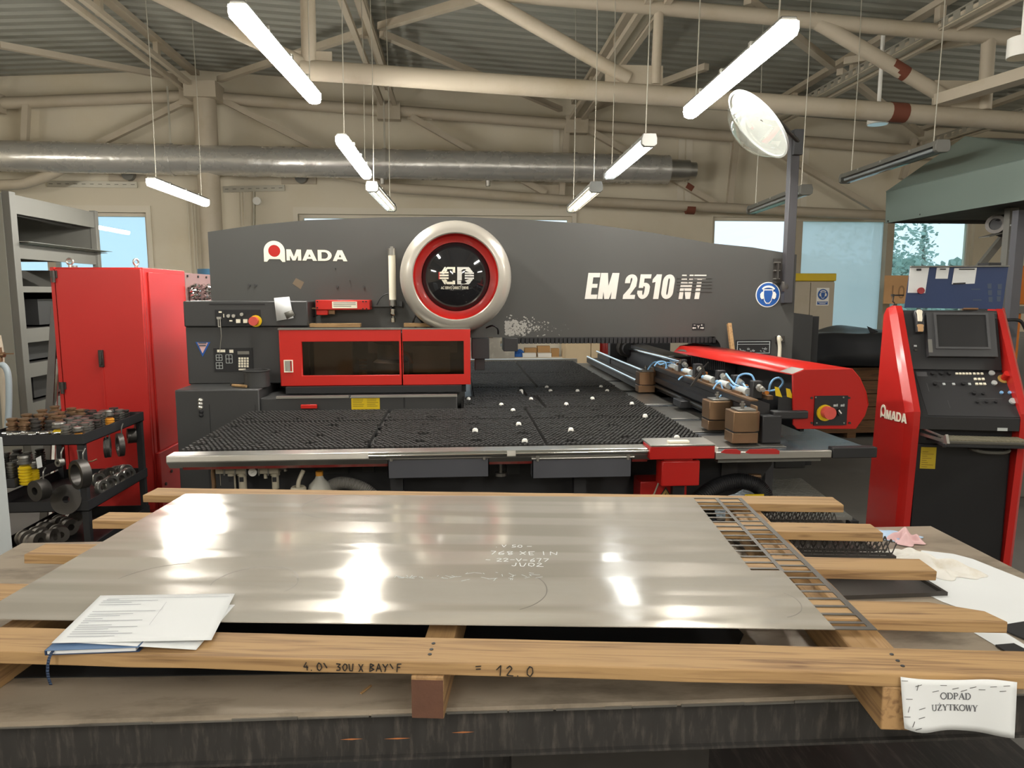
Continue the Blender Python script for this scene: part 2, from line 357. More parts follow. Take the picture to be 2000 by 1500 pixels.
K = dict(
 wall = mat('wall_paint', '#d3cab6', .85, var=.06, scale=.8, dirt='#bda877', dirt_amt=.3, dirt_scale=.5, bump=.05, bscale=60),
 wall_low = mat('wall_panel_paint', '#d8d0bf', .8, var=.05, scale=1.2),
 steelpaint = mat('cream_steel_paint', '#b5aa97', .6, var=.08, scale=3, dirt='#8d7c5a', dirt_amt=.4, dirt_scale=1.5),
 rust = mat('rust_red_band', '#6d3a28', .75),
 roof = mat('galvanised_roof', '#94948a', .55, .1, var=.1, scale=1.5),
 floor = mat('workshop_floor', '#57544f', .6, var=.2, scale=1.3, dirt='#3c3a38', dirt_amt=.5, dirt_scale=2, bump=.05),
 foil = mat('foil_wrap', '#cfcdc8', .27, .6, var=.05, scale=4, bump=.55, bscale=9, rvar=.08),
 tray = mat('cable_tray_zinc', '#b9b5a8', .4, .6),
 black = mat('black_paint', '#2a2a2c', .45, var=.15),
 dark = mat('matt_black', '#1a1a1c', .6),
 frame = mat('graphite_paint', '#474745', .42, var=.1, scale=2.5, dirt='#4a4543', dirt_amt=.4, dirt_scale=1.6, bump=.03, bscale=220),
 frame_d = mat('dark_graphite_paint', '#3b3b3b', .45, var=.1, scale=3, bump=.03, bscale=220),
 red = mat('red_paint', '#b01d18', .32, var=.06, scale=3, coat=.15),
 red_b = mat('bright_red_paint', '#c4231a', .35, var=.05, scale=3),
 redcab = mat('cabinet_red_paint', '#bd2a26', .35, var=.07, scale=1.5, rvar=.05),
 silver = mat('silver_paint', '#b5afa4', .3, .35, var=.04, rvar=.04, coat=.2),
 chrome = mat('chrome', '#d8d8d6', .12, 1.0, var=.03),
 alu = mat('aluminium', '#c4c2bc', .33, .9, var=.06),
 steel = mat('worn_steel', '#8f8d88', .38, .85, var=.15, scale=8, dirt='#5d554c', dirt_amt=.5, dirt_scale=6),
 dsteel = mat('dark_oiled_steel', '#4f4c49', .42, .7, var=.2, scale=12),
 brass = mat('brown_plated_steel', '#8a6f55', .38, .7, var=.2, scale=10, dirt='#a5602c', dirt_amt=.4),
 bristle = mat('black_bristles', '#373635', .6, var=.25, scale=30),
 white = mat('white_plastic', '#e9e7e0', .4, var=.03),
 cream = mat('cream_lettering', '#ece5d0', .5, var=.04),
 letter = mat('grey_white_lettering', '#d3d0c8', .45, var=.06, scale=20),
 paper = mat('white_paper', '#d3d5d5', .8, var=.03),
 ink = mat('grey_ink', '#55565a', .7), marker = mat('black_marker', '#231f1c', .6),
 yellow = mat('yellow_sticker', '#d9b910', .5, var=.08), stop = mat('faded_stop_red', '#cc5148', .45, var=.12, scale=60), orange = mat('orange_paint', '#c9701f', .45),
 blue = mat('blue_sheet_paint', '#112c58', .4, var=.08), signblue = mat('sign_blue', '#1f55a0', .4),
 smoke = None,
 bluehose = mat('pale_blue_hose', '#7fb0dd', .3), rubber = mat('black_rubber', '#1f1f21', .55, var=.2),
 grey = mat('grey_steel_paint', '#6c6b65', .5, var=.07, scale=2, dirt='#66635c', dirt_amt=.3), lgrey = mat('light_grey_paint', '#b7bcbb', .45, var=.05),
 hood = mat('grey_green_sheet', '#66736c', .5, var=.06, scale=1.5), card = mat('brown_cardboard', '#b08a5c', .85), beige = mat('beige_board', '#cdb896', .7),
 wood = wood('pale_pine', '#a58459', '#6f5135'), wood_y = wood('pale_pine_cross', '#a07e54', '#6c4e33', along=(26,1.2,26)),
 woodend = mat('dark_end_grain', '#5b3c2c', .85, var=.25, scale=25, bump=.3), crate = wood('old_brown_boards', '#6e4c2e', '#3a2616'),
 bench = mat('worn_bench_steel', '#a09382', .42, .3, var=.25, scale=2.5, stretch=(1,3,1), dirt='#4e463c', dirt_amt=.8, dirt_scale=3, rvar=.15, bump=.06, bscale=25),
 benchfront = mat('black_channel_paint', '#2e2c2a', .5, var=.35, scale=5, stretch=(9,1,1.6), dirt='#6f675f', dirt_amt=.4, dirt_scale=7),
 notebook = mat('navy_cover', '#4f6a8c', .55), navy = mat('navy_edge', '#22344f', .6),
 rag = mat('white_rag', '#d9d6cf', .9, var=.1, scale=14, dirt='#b8a886', dirt_amt=.5, dirt_scale=12), pinkrag = mat('pink_rag', '#d8b3b4', .9), bluerag = mat('pale_blue_rag', '#a9c0d8', .9),
 leaf = mat('haze_tinted_leaf', '#8fb0a8', .8, var=.2, scale=1), bark = mat('bark', '#6d7470', .9), grass = mat('mown_grass', '#8fa38a', .9),  # leaf colour is paled to imitate distance haze
)
# ================================================================== the hall
WY = 11.4                                   # inner face of the far wall
RIDGE = -3.8
def z_low(x): return 4.58 - .053*abs(x - RIDGE)
def z_roof(x): return z_low(x) + .36
X0, X1, YB = -9.0, 11.5, -7.0
struct('floor', MB().box((X0, YB, -.1), (X1, WY+.25, 0)), K['floor'])
# floor slab joints are part of the paint; walls with window openings
WIN = [(-7.6, -4.67, .95, 2.86), (-2.42, 1.83, .95, 2.86), (4.12, 8.57, .93, 2.87)]
mb = MB(); xs = X0
for (a, b, z0, z1) in WIN:
    mb.box((xs, WY, 0), (a, WY+.25, 5.2)); mb.box((a, WY, 0), (b, WY+.25, z0)); mb.box((a, WY, z1), (b, WY+.25, 5.2)); xs = b
mb.box((xs, WY, 0), (X1, WY+.25, 5.2))
struct('wall_back', mb, K['wall'])
struct('wall_left', MB().box((X0-.2, YB, 0), (X0, WY+.25, 5.2)), K['wall'])
struct('wall_right', MB().box((X1, YB, 0), (X1+.2, WY+.25, 5.2)), K['wall'])
struct('wall_front', MB().box((X0-.2, YB-.2, 0), (X1+.2, YB, 5.2)), K['wall'])
# trapezoidal sheet roof: ribs run along X over a shallow gable
prof = []; y = YB - .2
while y < WY + .3:
    prof += [(y, 0), (y+.09, 0), (y+.115, .03), (y+.185, .03)]; y += .21
vs = []; fs = []; n = len(prof)
for x in (X0-.2, RIDGE, X1+.2):
    vs += [(x, yy, z_roof(x)+dz) for yy, dz in prof]
for k in range(2):
    for i in range(n-1): fs.append((k*n+i, k*n+i+1, (k+1)*n+i+1, (k+1)*n+i))
o = struct('ceiling', MB().add(vs, fs), K['roof'])
m = o.modifiers.new('sheet', 'SOLIDIFY'); m.thickness = .01
# window frames and panes
pane_clear = glass('window_glass', (.90, .96, .99, 1), 0.0)
pane_left = glass('window_glass_blue', (.72, .87, .96, 1), 0.0, .15, (.8,.93,1,1))
pane_film = glass('filmed_window_glass', (.66, .84, .92, 1), .35, .72, (.90,.97,1,1))
pane_tree = glass('tinted_window_glass', (.84, .94, .97, 1), 0.0)
FR = K['wall_low']
def window(n_, rect, divs, panes, z_in=.05):
    a, b, z0, z1 = rect
    t = thing('window_%d' % n_, None, None, ((a+b)/2, WY+.1, z0)); t['kind'] = 'structure'
    part(t, 'window_frame', MB().frame(a, b, z0, z1, a+.06, b-.06, z0+z_in, z1-.05, XZ, WY+.08, WY+.16), FR)
    ed = [a+.06] + [x for d in divs for x in (d-.06, d+.06)] + [b-.06]
    for d in divs:
        part(t, 'mullion', MB().box((d-.06, WY+.0, z0+z_in), (d+.06, WY+.16, z1-.05)), K['steelpaint'])
    for k, pm in enumerate(panes):
        part(t, 'pane', MB().box((ed[2*k], WY+.115, z0+z_in), (ed[2*k+1], WY+.121, z1-.05)), pm, smooth=False)
    part(t, 'sill', MB().box((a-.05, WY-.09, z0-.05), (b+.05, WY+.1, z0)), K['wall_low'])
window(1, WIN[0], [-6.1], [pane_left, pane_left])
window(2, WIN[1], [-.3], [pane_clear, pane_clear])
window(3, WIN[2], [5.56, 7.12], [pane_clear, pane_film, pane_tree])
# raised surround round the middle and the far-left window, and joint strips of the panel wall
for k, (a, b, z0, z1) in enumerate(WIN[:2]):
    struct('trim_%d' % (k+1), MB().frame(a-.07, b+.07, z0-.07, z1+.10, a, b, z0, z1, XZ, WY-.03, WY+.02), K['wall_low'])
k = 3
for px_ in (1086, 1330, 1345, 1430, 1572):
    p = atY(px_, 330, WY)
    struct('trim_%d' % k, MB().box((p.x-.05, WY-.012, 2.98), (p.x+.05, WY+.01, z_low(p.x)-.12)), K['wall_low']); k += 1
# round column against the far wall with cables down its side
mb = MB().cyl((-3.58, 10.95, 0), (-3.58, 10.95, 4.42), .155, 24).box((-3.8, 10.75, 4.40), (-3.36, 11.15, 4.62))
o = solo('column', None, None, mb, K['steelpaint'], kind='structure')
mb = MB()
for d in (0, .035, .10): mb.tube([(-3.95-d, WY-.02, 1.2), (-3.95-d, WY-.02, 3.2)], .009, 6)
solo('wall_cable', 'vertical white cables on the wall beside the round column', 'cable', mb, K['wall_low'])

# ------------------------------------------------------------------ outside
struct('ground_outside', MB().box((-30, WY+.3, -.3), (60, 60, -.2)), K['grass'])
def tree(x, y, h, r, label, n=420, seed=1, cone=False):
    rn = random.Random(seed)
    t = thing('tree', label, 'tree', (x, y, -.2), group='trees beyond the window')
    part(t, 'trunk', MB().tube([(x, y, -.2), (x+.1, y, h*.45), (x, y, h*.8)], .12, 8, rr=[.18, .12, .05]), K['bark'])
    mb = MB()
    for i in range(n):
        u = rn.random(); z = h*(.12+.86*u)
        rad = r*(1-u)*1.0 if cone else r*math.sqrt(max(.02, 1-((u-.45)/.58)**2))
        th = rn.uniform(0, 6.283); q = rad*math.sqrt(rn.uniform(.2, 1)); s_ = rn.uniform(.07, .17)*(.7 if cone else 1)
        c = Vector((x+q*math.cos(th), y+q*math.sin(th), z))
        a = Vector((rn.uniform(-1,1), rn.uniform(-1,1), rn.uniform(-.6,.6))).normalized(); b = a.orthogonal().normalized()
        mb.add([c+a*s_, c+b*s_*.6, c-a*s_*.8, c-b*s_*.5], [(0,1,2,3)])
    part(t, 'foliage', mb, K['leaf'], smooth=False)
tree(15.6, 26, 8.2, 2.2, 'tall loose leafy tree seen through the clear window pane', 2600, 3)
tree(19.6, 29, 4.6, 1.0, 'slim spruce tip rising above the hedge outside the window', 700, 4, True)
tree(18.2, 29, 4.0, 1.0, 'small pointed tree beside the slim spruce outside the window', 600, 5, True)
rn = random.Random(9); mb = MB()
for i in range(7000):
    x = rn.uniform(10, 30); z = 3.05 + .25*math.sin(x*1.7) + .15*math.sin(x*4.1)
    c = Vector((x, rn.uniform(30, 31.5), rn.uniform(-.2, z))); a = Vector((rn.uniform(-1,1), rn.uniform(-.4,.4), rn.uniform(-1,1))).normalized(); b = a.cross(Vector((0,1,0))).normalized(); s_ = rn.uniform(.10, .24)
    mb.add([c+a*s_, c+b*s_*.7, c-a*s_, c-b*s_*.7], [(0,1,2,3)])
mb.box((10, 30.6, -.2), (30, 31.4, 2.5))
solo('hedge', 'distant haze-tinted hedge below the sky outside the window', 'hedge', mb, K['leaf'], smooth=False)

# ================================================================== roof steel
SP = K['steelpaint']
LINES = [RIDGE + 2.82*k for k in (-1, 0, 1, 2, 3, 4, 5)]
names = ['over the sheet rack', 'from the round column along the ridge', 'above the big round cover', 'with thin cable tray, above the model lettering',
         'carrying the wide cable tray above the convex mirror', 'carrying a cable tray above the grey green hood', 'at the far side of the hall past the hood']
for i, x in enumerate(LINES):
    z = z_low(x)
    t = thing('purlin_truss', 'cream roof beam truss ' + names[i], 'roof truss', (x, 2.0, z), group='depthwise roof trusses')
    for s in (-1, 1):
        part(t, 'bottom_chord', MB().box((x+s*.09-.03, YB+.1, z-.03), (x+s*.09+.03, WY-.12, z+.03)), SP)
    part(t, 'top_chord', MB().box((x-.06, YB+.1, z+.25), (x+.06, WY-.12, z+.31)), SP)
    y = .9
    while y < WY:
        part(t, 'web_post', MB().box((x-.03, y-.045, z+.03), (x+.03, y+.045, z+.25)), SP); y += 1.5
    if i >= 3:
        part(t, 'cable_tray', MB().box((x-.05, 1.0, z+.0), (x+.05, WY-.3, z+.012)).box((x-.055, 1.0, z), (x-.05, WY-.3, z+.045)).box((x+.05, 1.0, z), (x+.055, WY-.3, z+.045)), K['tray'])
    if i >= 4:
        mb = MB(); yy = 1.0
        while yy < WY-.5:
            mb.box((x-.125, yy, z-.012), (x-.12, yy+.09, z+.055)); yy += .16
        mb.box((x-.128, 1, z+.05), (x-.118, WY-.5, z+.065)).box((x-.128, 1, z-.02), (x-.118, WY-.5, z-.008))
        part(t, 'slotted_rail', mb, K['tray'])
# wall truss: pipe chord that follows the gable, braces against the wall
WT = 11.15
t = thing('wall_truss', 'cream pipe truss flat against the far wall above the duct', 'roof truss', (0, WT, 3))
ch = lambda x: z_low(x) - .03
for a, b in zip([X0+.2]+LINES[0:], LINES[0:]+[X1-.2]):
    part(t, 'top_chord', MB().cyl((a+.13, WT, ch(a)-.05), (b-.13, WT, ch(b)-.05), .082, 14), SP)
    if b < X1-.3:
        part(t, 'gusset', MB().box((b-.17, WT-.1, ch(b)-.19), (b+.17, WT+.06, ch(b)+.07)), SP)
for (a, b) in [((368,196),(190,282)), ((436,196),(640,300)), ((803,228),(1066,378)), ((1142,250),(1398,398)), ((1524,300),(1722,416)), ((52,205),(48,290)), ((1108,240),(1096,388)), ((1440,258),(1424,398)), ((1786,270),(1762,350))]:
    p = atY(*a, WT-.03); q = atY(*b, WT-.03)
    part(t, 'brace', MB().bar(p, q, .085, .085, (0,1,0)), SP)
for (px_, py_) in [(1068, 374), (820, 226), (1150, 248)]:
    p = atY(px_, py_, WT+.03); part(t, 'gusset', MB().box((p.x-.18, WT-.02, p.z-.07), (p.x+.18, WT, p.z+.09)), SP)
a, b = atY(720, 352, WT-.1), atY(1730, 421, WT-.1)
part(t, 'bottom_chord', MB().tube(curve3([atY(655, 338, WT-.1), atY(715, 350, WT-.1), atY(760, 366, WT-.1), atY(860, 373, WT-.1)]) + [atY(1100, 391, WT-.1), b], .075, 12), SP)
for (p1, p2) in [((1340, 408), (1356, 409))]:
    part(t, 'painted_band', MB().cyl(atY(*p1, WT-.1), atY(*p2, WT-.1), .079, 14), K['rust'], label='rust red painted band')
p, q = atY(1340, 362, WT-.03), atY(1352, 370, WT-.03)
part(t, 'painted_band', MB().bar(p, q, .09, .09, (0,1,0)), K['rust'], label='rust red painted band')

# main truss across the hall, nearer the camera
TY = 6.8
t = thing('pipe_truss', 'cream tubular roof truss crossing the hall above the punch press', 'roof truss', (0, TY, 3.4))
def pm(p_, q_, r, name='diagonal', mm=SP, **k):
    return part(t, name, MB().cyl(atY(*p_, TY), atY(*q_, TY), r, 14), mm, **k)
pm((590, 136), (2070, 243), .088, 'bottom_chord')
pm((1736, 218.5), (1768, 221), .091, 'painted_band', K['rust'], label='rust red painted band')
def z_pt(px_, z): # point of plane TY above pixel column
    p = atY(px_, 60, TY); return Vector((p.x, TY, z))
TOPZ = lambda x: z_low(x) - .02
def toroof(a, b):
    A = atY(*a, TY); B = atY(*b, TY); k = (TOPZ(A.x) - B.z)/(A.z - B.z); return B + (A-B)*k, B
for name, a, b, r in [('diagonal', (329,0), (600,128), .062), ('post', (601,0), (604,128), .066), ('diagonal', (955,0), (1228,155), .062), ('post', (1288,0), (1280,165), .045), ('diagonal', (1522,0), (1838,185), .066), ('post', (1936,0), (1922,215), .062)]:
    A, B = toroof(a, b); part(t, name, MB().cyl(A, B, r, 14), SP)
pm((1741, 127), (1770, 145), .068, 'painted_band', K['rust'], label='rust red painted band')
for (px_, py_, w_, h_) in [(605, 128, .2, .12), (1238, 150, .27, .10), (1880, 188, .3, .14)]:
    p = atY(px_, py_, TY+.0); part(t, 'gusset', MB().box((p.x-w_, TY-.012, p.z-h_), (p.x+w_, TY+.012, p.z+h_)), SP)
a = z_pt(-300, 0); b = z_pt(2300, 0)
part(t, 'top_chord', MB().cyl((X0+.3, TY, TOPZ(X0+.3)), (RIDGE, TY, TOPZ(RIDGE)), .07, 12).cyl((RIDGE, TY, TOPZ(RIDGE)), (X1-.3, TY, TOPZ(X1-.3)), .07, 12), SP)
# flat horizontal arm reaching toward the camera from the truss
p = atY(1836, 196, TY-.05)
solo('support_arm', 'cream flat steel arm projecting from the pipe truss beside its gusset', 'bracket', MB().bar(p, p+Vector((.62, -2.6, .02)), .16, .10), SP)
# crossed wind braces in the roof plane
for (a, b, lab) in [((0, 88), (345, 152), 'above the sheet rack'), ((428, 155), (712, 62), 'between the ridge beam and its neighbour'), ((742, 52), (935, -4), 'rising over the round cover'),
                    ((745, 66), (1115, 222), 'sloping behind the pipe truss to the far wall'), ((1140, 218), (1380, 130), 'between the two cable tray trusses'), ((1460, 0), (1625, 128), 'above the bright lamp beside the mirror'),
                    ((1640, 140), (1800, 262), 'coming down toward the hood'), ((1650, 120), (2000, 62), 'flat one above the downlight')]:
    zz = 4.42
    A = atZ(*a, zz); B = atZ(*b, zz)
    A = atZ(*a, z_low(A.x)+.14); B = atZ(*b, z_low(B.x)+.14)
    def lim(P, Q):
        if P.y > WY-.2: return Q + (P-Q)*((WY-.2-Q.y)/(P.y-Q.y))
        return P
    A, B = lim(A, B), lim(B, A)
    solo('roof_brace', 'thin cream cross brace under the roof, ' + lab, 'brace', MB().bar(A, B, .075, .075), SP, group='roof cross braces')

# foil duct on the far wall
t = thing('air_duct', 'crinkled foil wrapped air duct along the far wall', 'duct', (-2, 10.9, 3.4))
DY = 10.9
cen = lambda px_: atY(px_, 305 + (332-305)*px_/1320, DY)
L0 = Vector(cen(-300)); seg = [-300, 335, 752, 1122, 1305]
for a, b in zip(seg, seg[1:]):
    A, B = cen(a), cen(b); pts = [A + (B-A)*(i/24) for i in range(25)]
    rn = random.Random(a+5)
    part(t, 'duct_wrap', MB().tube(pts, .21, 28, True, [.213*(1 if i in (0, 24) else rn.uniform(.975, 1.03)) for i in range(25)]), K['foil'])
for s in (335, 752, 1122):
    A = cen(s-4); B = cen(s+4); part(t, 'joint_band', MB().cyl(A, B, .226, 28), K['foil'])
part(t, 'duct_end', MB().cyl(cen(1300), cen(1345), .155, 24, .15).cyl(cen(1344), cen(1358), .12, 24), K['alu'])
for s in (335, 752, 1122):
    A = cen(s); part(t, 'hanger', MB().box((A.x-.012, DY-.004, A.z+.2), (A.x+.012, DY+.004, z_low(A.x))), K['tray'])
for s in (746, 953):
    A = cen(s); part(t, 'drain_stub', MB().cyl((A.x, DY, A.z-.2), (A.x, DY, A.z-.29), .035, 12), K['alu'])
# bent pipe at the far left, boxes and rails under the duct
solo('wall_pipe', 'cream bent pipe passing under the foil duct toward the shelves', 'pipe', MB().tube(curve3([atY(-120, 362, 10.95), atY(20, 361, 10.95), atY(62, 354, 10.95), atY(105, 338, 10.95), atY(130, 322, 11.0)]), .075, 12), SP)
def rail(p_, q_, lab):
    A, B = atY(*p_, WY-.03), atY(*q_, WY-.03); mb = MB().bar(A, B, .02, .09, (0,0,1)); d = B-A
    t = thing('slotted_rail', lab, 'cable tray', (A.x, A.y, min(A.z, B.z)))
    part(t, 'channel', mb, K['tray'])
    mb = MB(); n_ = int(d.length/.11)
    for i in range(n_):
        c = A + d*((i+.5)/n_) + Vector((0, -.0125, 0)); u = d.normalized()*.025
        mb.bar(c-u, c+u, .004, .022, (0,1,0)) if abs(d.z) < abs(d.x) else mb.bar(c-u, c+u, .022, .004, (0,1,0))
    part(t, 'slot', mb, K['dark'])
rail((92, 359), (268, 361), 'slotted grey cable rail on the wall under the duct, above the shelves')
rail((436, 370), (556, 367), 'short slotted cable rail beside the round column')
rail((497, 372), (497, 440), 'vertical slotted cable rail going down to the machine top')
mb = MB()
for d in (0, .05): mb.tube([atY(470+d*120, 374, WY-.03), atY(472+d*120, 440, WY-.03)], .008, 6)
solo('wall_conduit', 'thin conduit runs dropping from the short cable rail', 'conduit', mb, K['wall_low'])
for (px_, py_, lab) in [(247, 344, 'round dark wall socket box under the duct above the window'), (583, 350, 'round dark wall socket box under the duct by the short rail')]:
    p = atY(px_, py_, WY-.04)
    t = thing('junction_box', lab, 'junction box', (p.x, WY, p.z-.09))
    part(t, 'backplate', MB().box((p.x-.26, WY-.03, p.z-.07), (p.x+.26, WY-.001, p.z+.09)), K['steelpaint'])
    part(t, 'socket', MB().cyl((p.x+.05, WY-.03, p.z+.02), (p.x+.05, WY-.12, p.z+.02), .09, 18), K['grey'])
p = atY(503, 393, WY-.04)
solo('wall_sensor', 'small white round sensor on the vertical rail', 'sensor', MB().cyl((p.x, WY-.03, p.z), (p.x, WY-.09, p.z), .06, 18), K['white'])
# ================================================================== lamps
lit = emit('lit_diffuser', (1.0, .965, .89, 1), LAMP)
lit_c = emit('lit_tube_cool', (.93, .97, 1.0, 1), LAMP*.12)
lit_w = emit('lit_tube_warm', (1.0, .88, .68, 1), LAMP*.10)
off_t = mat('unlit_tube', '#cfd3d4', .25, var=.02)
cover = glass('lamp_cover', (.93,.95,.96,1), .06, .12, (.9,.9,.9,1))
LEN = 1.56
def lamp(name, kind, tubemat):
    """along local Y from 0 to LEN, underside at z=0"""
    t = thing(name, None, 'ceiling lamp')
    part(t, 'housing', MB().prism([(-.045,.055),(.045,.055),(.036,.078),(-.036,.078)] if kind == 'diffuser' else [(-.055,.045),(.055,.045),(.045,.085),(-.045,.085)], lambda u,v,w_: (u,w_,v), .0, LEN), K['grey'], local=True, bevel=.004)
    if kind == 'diffuser':
        part(t, 'diffuser', MB().prism([(-.046,.055),(-.048,.02),(-.04,-.008),(-.018,-.018),(.018,-.018),(.04,-.008),(.048,.02),(.046,.055)], lambda u,v,w_: (u,w_,v), -.004, LEN+.004), tubemat, local=True)
    else:
        for s in (-1, 1): part(t, 'tube', MB().cyl((s*.027,.06,.025), (s*.027,LEN-.06,.025), .0135, 12), tubemat, local=True)
        part(t, 'cover', MB().prism([(-.056,.045),(-.054,.012),(-.034,-.002),(.034,-.002),(.054,.012),(.056,.045)], lambda u,v,w_: (u,w_,v), .03, LEN-.03), cover, local=True)
    for y0 in ((-.012, LEN-.03) if kind != 'diffuser' else ()):
        part(t, 'end_cap', MB().prism([(-.058,.05),(-.056,.01),(-.036,-.005),(.036,-.005),(.056,.01),(.058,.05),(.046,.088),(-.046,.088)], lambda u,v,w_: (u,w_,v), y0, y0+.042), K['grey'], local=True, bevel=.004)
    for y0 in (.35, .8, 1.2):
        part(t, 'clip', MB().box((-.050,y0,.05), (.050,y0+.03,.082)), K['alu'], local=True)
    return t
pr_d = pr_c = pr_w = pr_o = None
def put(kind, a, b, label):
    """hang a lamp through the two pixel ends of its underside"""
    global pr_d, pr_c, pr_w, pr_o
    z = 2.8
    for _ in range(6):
        A, B = atZ(*a, z), atZ(*b, z); L_ = (B-A).length; z = CAM_H + (z-CAM_H)*LEN/L_
    A, B = atZ(*a, z), atZ(*b, z); d = B-A; rz = math.atan2(-d.x, d.y)
    hang(kind, A, rz, label)
PRO = {}
def hang(kind, A, rz, label):
    if kind not in PRO:
        t = PRO[kind] = lamp('tube_lamp', 'diffuser' if kind == 'bright' else 'tube', dict(bright=lit, cool=lit_c, warm=lit_w, off=off_t)[kind])
        t.location = A; t.rotation_euler = (0, 0, rz); W[t] = Matrix.Translation(A) @ Matrix.Rotation(rz, 4, 'Z')
        t['label'] = label; t['group'] = 'suspended tube lamps'
    else:
        src = PRO[kind]
        t = src.copy(); COL.objects.link(t); t.location = A; t.rotation_euler = (0, 0, rz); t['label'] = label
        W[t] = Matrix.Translation(A) @ Matrix.Rotation(rz, 4, 'Z')
        for ch_ in list(src.children):
            if ch_.name.startswith('wire'): continue
            c = ch_.copy(); COL.objects.link(c); c.parent = t; W[c] = W[t]
    for y0 in (.12, LEN-.12):
        p = W[t] @ Vector((0, y0, .08)); zt = z_roof(p.x)
        part(t, 'wire', MB().tube([p, p+Vector((.012, 0, (zt-p.z)*.5)), (p.x, p.y, zt)], .004, 6), K['tray'])
put('bright', (465,32), (614,198), 'bright tube lamp above the machine maker lettering')
put('bright', (1540,65), (1348,226), 'bright tube lamp beside the convex mirror')
put('bright', (668,281), (716,346), 'bright white tube lamp in front of the foil duct')
put('cool', (1268,285), (1190,351), 'cool lit double tube lamp in front of the duct end')
put('warm', (727,374), (764,413), 'small warm lit double tube lamp over the round cover')
put('warm', (1164,375), (1117,415), 'small warm lit double tube lamp above the machine top')
put('bright', (296,361), (401,400), 'bright tube lamp beside the round column')
put('off', (1840,296), (1650,358), 'unlit clear tube lamp beside the grey green hood')
put('off', (1574,380), (1468,418), 'unlit clear tube lamp crossing the mirror post')
# unseen lamps added as fill behind the camera and near the side walls
for (x, y) in [(-1.1, -1.7), (1.75, -1.7), (-4.3, .8), (5.2, .8), (-7.2, 6.5), (8.4, 5.5), (-1.1, -4), (1.75, -4), (-4.3, -3.6), (5.2, -3.6)]:
    hang('bright', Vector((x, y, 2.95)), 0, 'unseen bright tube lamp added as fill light in the hall')
def downlight(px_, py_, y, lab):
    p = atY(px_, py_, y); zt = z_roof(p.x)
    t = thing('downlight', lab, 'downlight', (p.x, p.y, p.z), group='cylinder downlights')
    prof = [(.105,.0),(.105,.14),(.02,.14),(.02,zt-p.z)]
    part(t, 'canister', MB().lathe(prof, Matrix.Translation(p), 24), K['white'])
    part(t, 'reflector', MB().lathe([(.10,-.002),(.085,.05),(.03,.09),(.0,.09)], Matrix.Translation(p), 24), K['chrome'])
downlight(1714, 243, 7.6, 'white cylinder downlight below the banded pipe of the truss')
downlight(1996, 112, 5.4, 'white cylinder downlight above the flat support arm')
# ================================================================== punch press
FY = 5.0
G = K['frame']; GD = K['frame_d']
press = thing('punch_press', 'dark grey turret punch press with big silver round cover and red guard doors', 'punch press', (.3, 5.3, 0))
top = [(-1.66,2.058),(-1.35,2.105),(-1.003,2.141),(-.5,2.163),(-.003,2.172),(.45,2.157),(.921,2.131),(1.37,2.073),(1.802,2.002),(2.1,1.975),(2.43,1.925)]
thr = arc(1.80, 1.242, .10, 90, 0, 6)
poly = [(-1.66,.02)] + top + [(2.43,.02),(1.90,.02)] + thr[::-1] + [(.05,1.342),(.05,.02)]
# build the C shape from convex pieces so the outline stays clean
mb = MB()
mb.prism(top + [(2.43,1.342),(-1.66,1.342)], XZ, FY, FY+.75)
mb.prism([(-1.66,.02),(-1.66,1.342),(.05,1.342),(.05,.02)], XZ, FY, FY+.75)
mb.prism([(1.90,.60),(2.43,.60),(2.43,1.342),(1.80,1.342)] + thr, XZ, FY, FY+.75)
mb.box((.05, FY+.02, .02), (1.9, FY+.73, .82))
part(press, 'frame', mb, G)
# lower body at the camera side
x0 = atY(343, 800, 4.48).x
part(press, 'lower_cabinet', MB().box((x0, 4.48, .02), (-1.23, 5.0, 1.06)), GD, bevel=.008)
part(press, 'ledge', MB().box((-1.23, 4.50, .02), (-.004, 5.0, 1.0)), GD, bevel=.006)
a, b = atY(683, 776, 4.49).x, -.004
part(press, 'ledge_trim', MB().box((-1.13, 4.49, .998), (a-.006, 4.52, 1.012)).box((a+.006, 4.49, .998), (b, 4.52, 1.012)), K['alu'])
p = atY(789, 776, 4.49); part(press, 'ledge_joint', MB().box((p.x-.004, 4.497, .93), (p.x+.004, 4.505, 1.0)), K['dark'])
p = atY(633, 777, 4.49); 
x1 = atY(358, 600, 4.76).x; x2 = atY(601, 600, 4.76).x
zt = atY(480, 588, 4.76).z; zm = atY(480, 638, 4.76).z
part(press, 'operator_cabinet', MB().box((x1, 4.775, 1.06), (x2, 5.0, zm)), GD, bevel=.006)
part(press, 'operator_hood', MB().box((x1, 4.755, zm), (x2, 5.0, zt)), GD, bevel=.008)
part(press, 'groove', MB().box((atY(408,594,4.75).x, 4.752, atY(408,595,4.75).z), (atY(517,594,4.75).x, 4.757, atY(517,593,4.75).z)), K['dark'])
P_ = lambda px_, py_, y=4.752: atY(px_, py_, y)
def plate(name, par, px0, py0, px1, py1, y, th, mm, **k):
    A, B = P_(px0, py0, y), P_(px1, py1, y)
    return part(par, name, MB().box((A.x, y-th, A.z), (B.x, y, B.z)), mm, **k)
pan = plate('switch_panel', press, 420, 605, 510, 637, 4.754, .004, K['dark'])
def button(par, px_, py_, r, y, d, mm, name='push_button'):
    p = P_(px_, py_, y); return part(par, name, MB().cyl((p.x,y,p.z), (p.x,y-d,p.z), r, 16), mm)
for (a, b) in [(447, 617), (457, 617), (473, 614)]: button(pan, a, b, .011, 4.75, .015, K['alu'])
for (a, b) in [(466, 627), (480, 627)]:
    p = P_(a, b, 4.75); part(pan, 'push_button', MB().box((p.x-.012, 4.735, p.z-.012), (p.x+.012, 4.75, p.z+.012)), K['cream'])
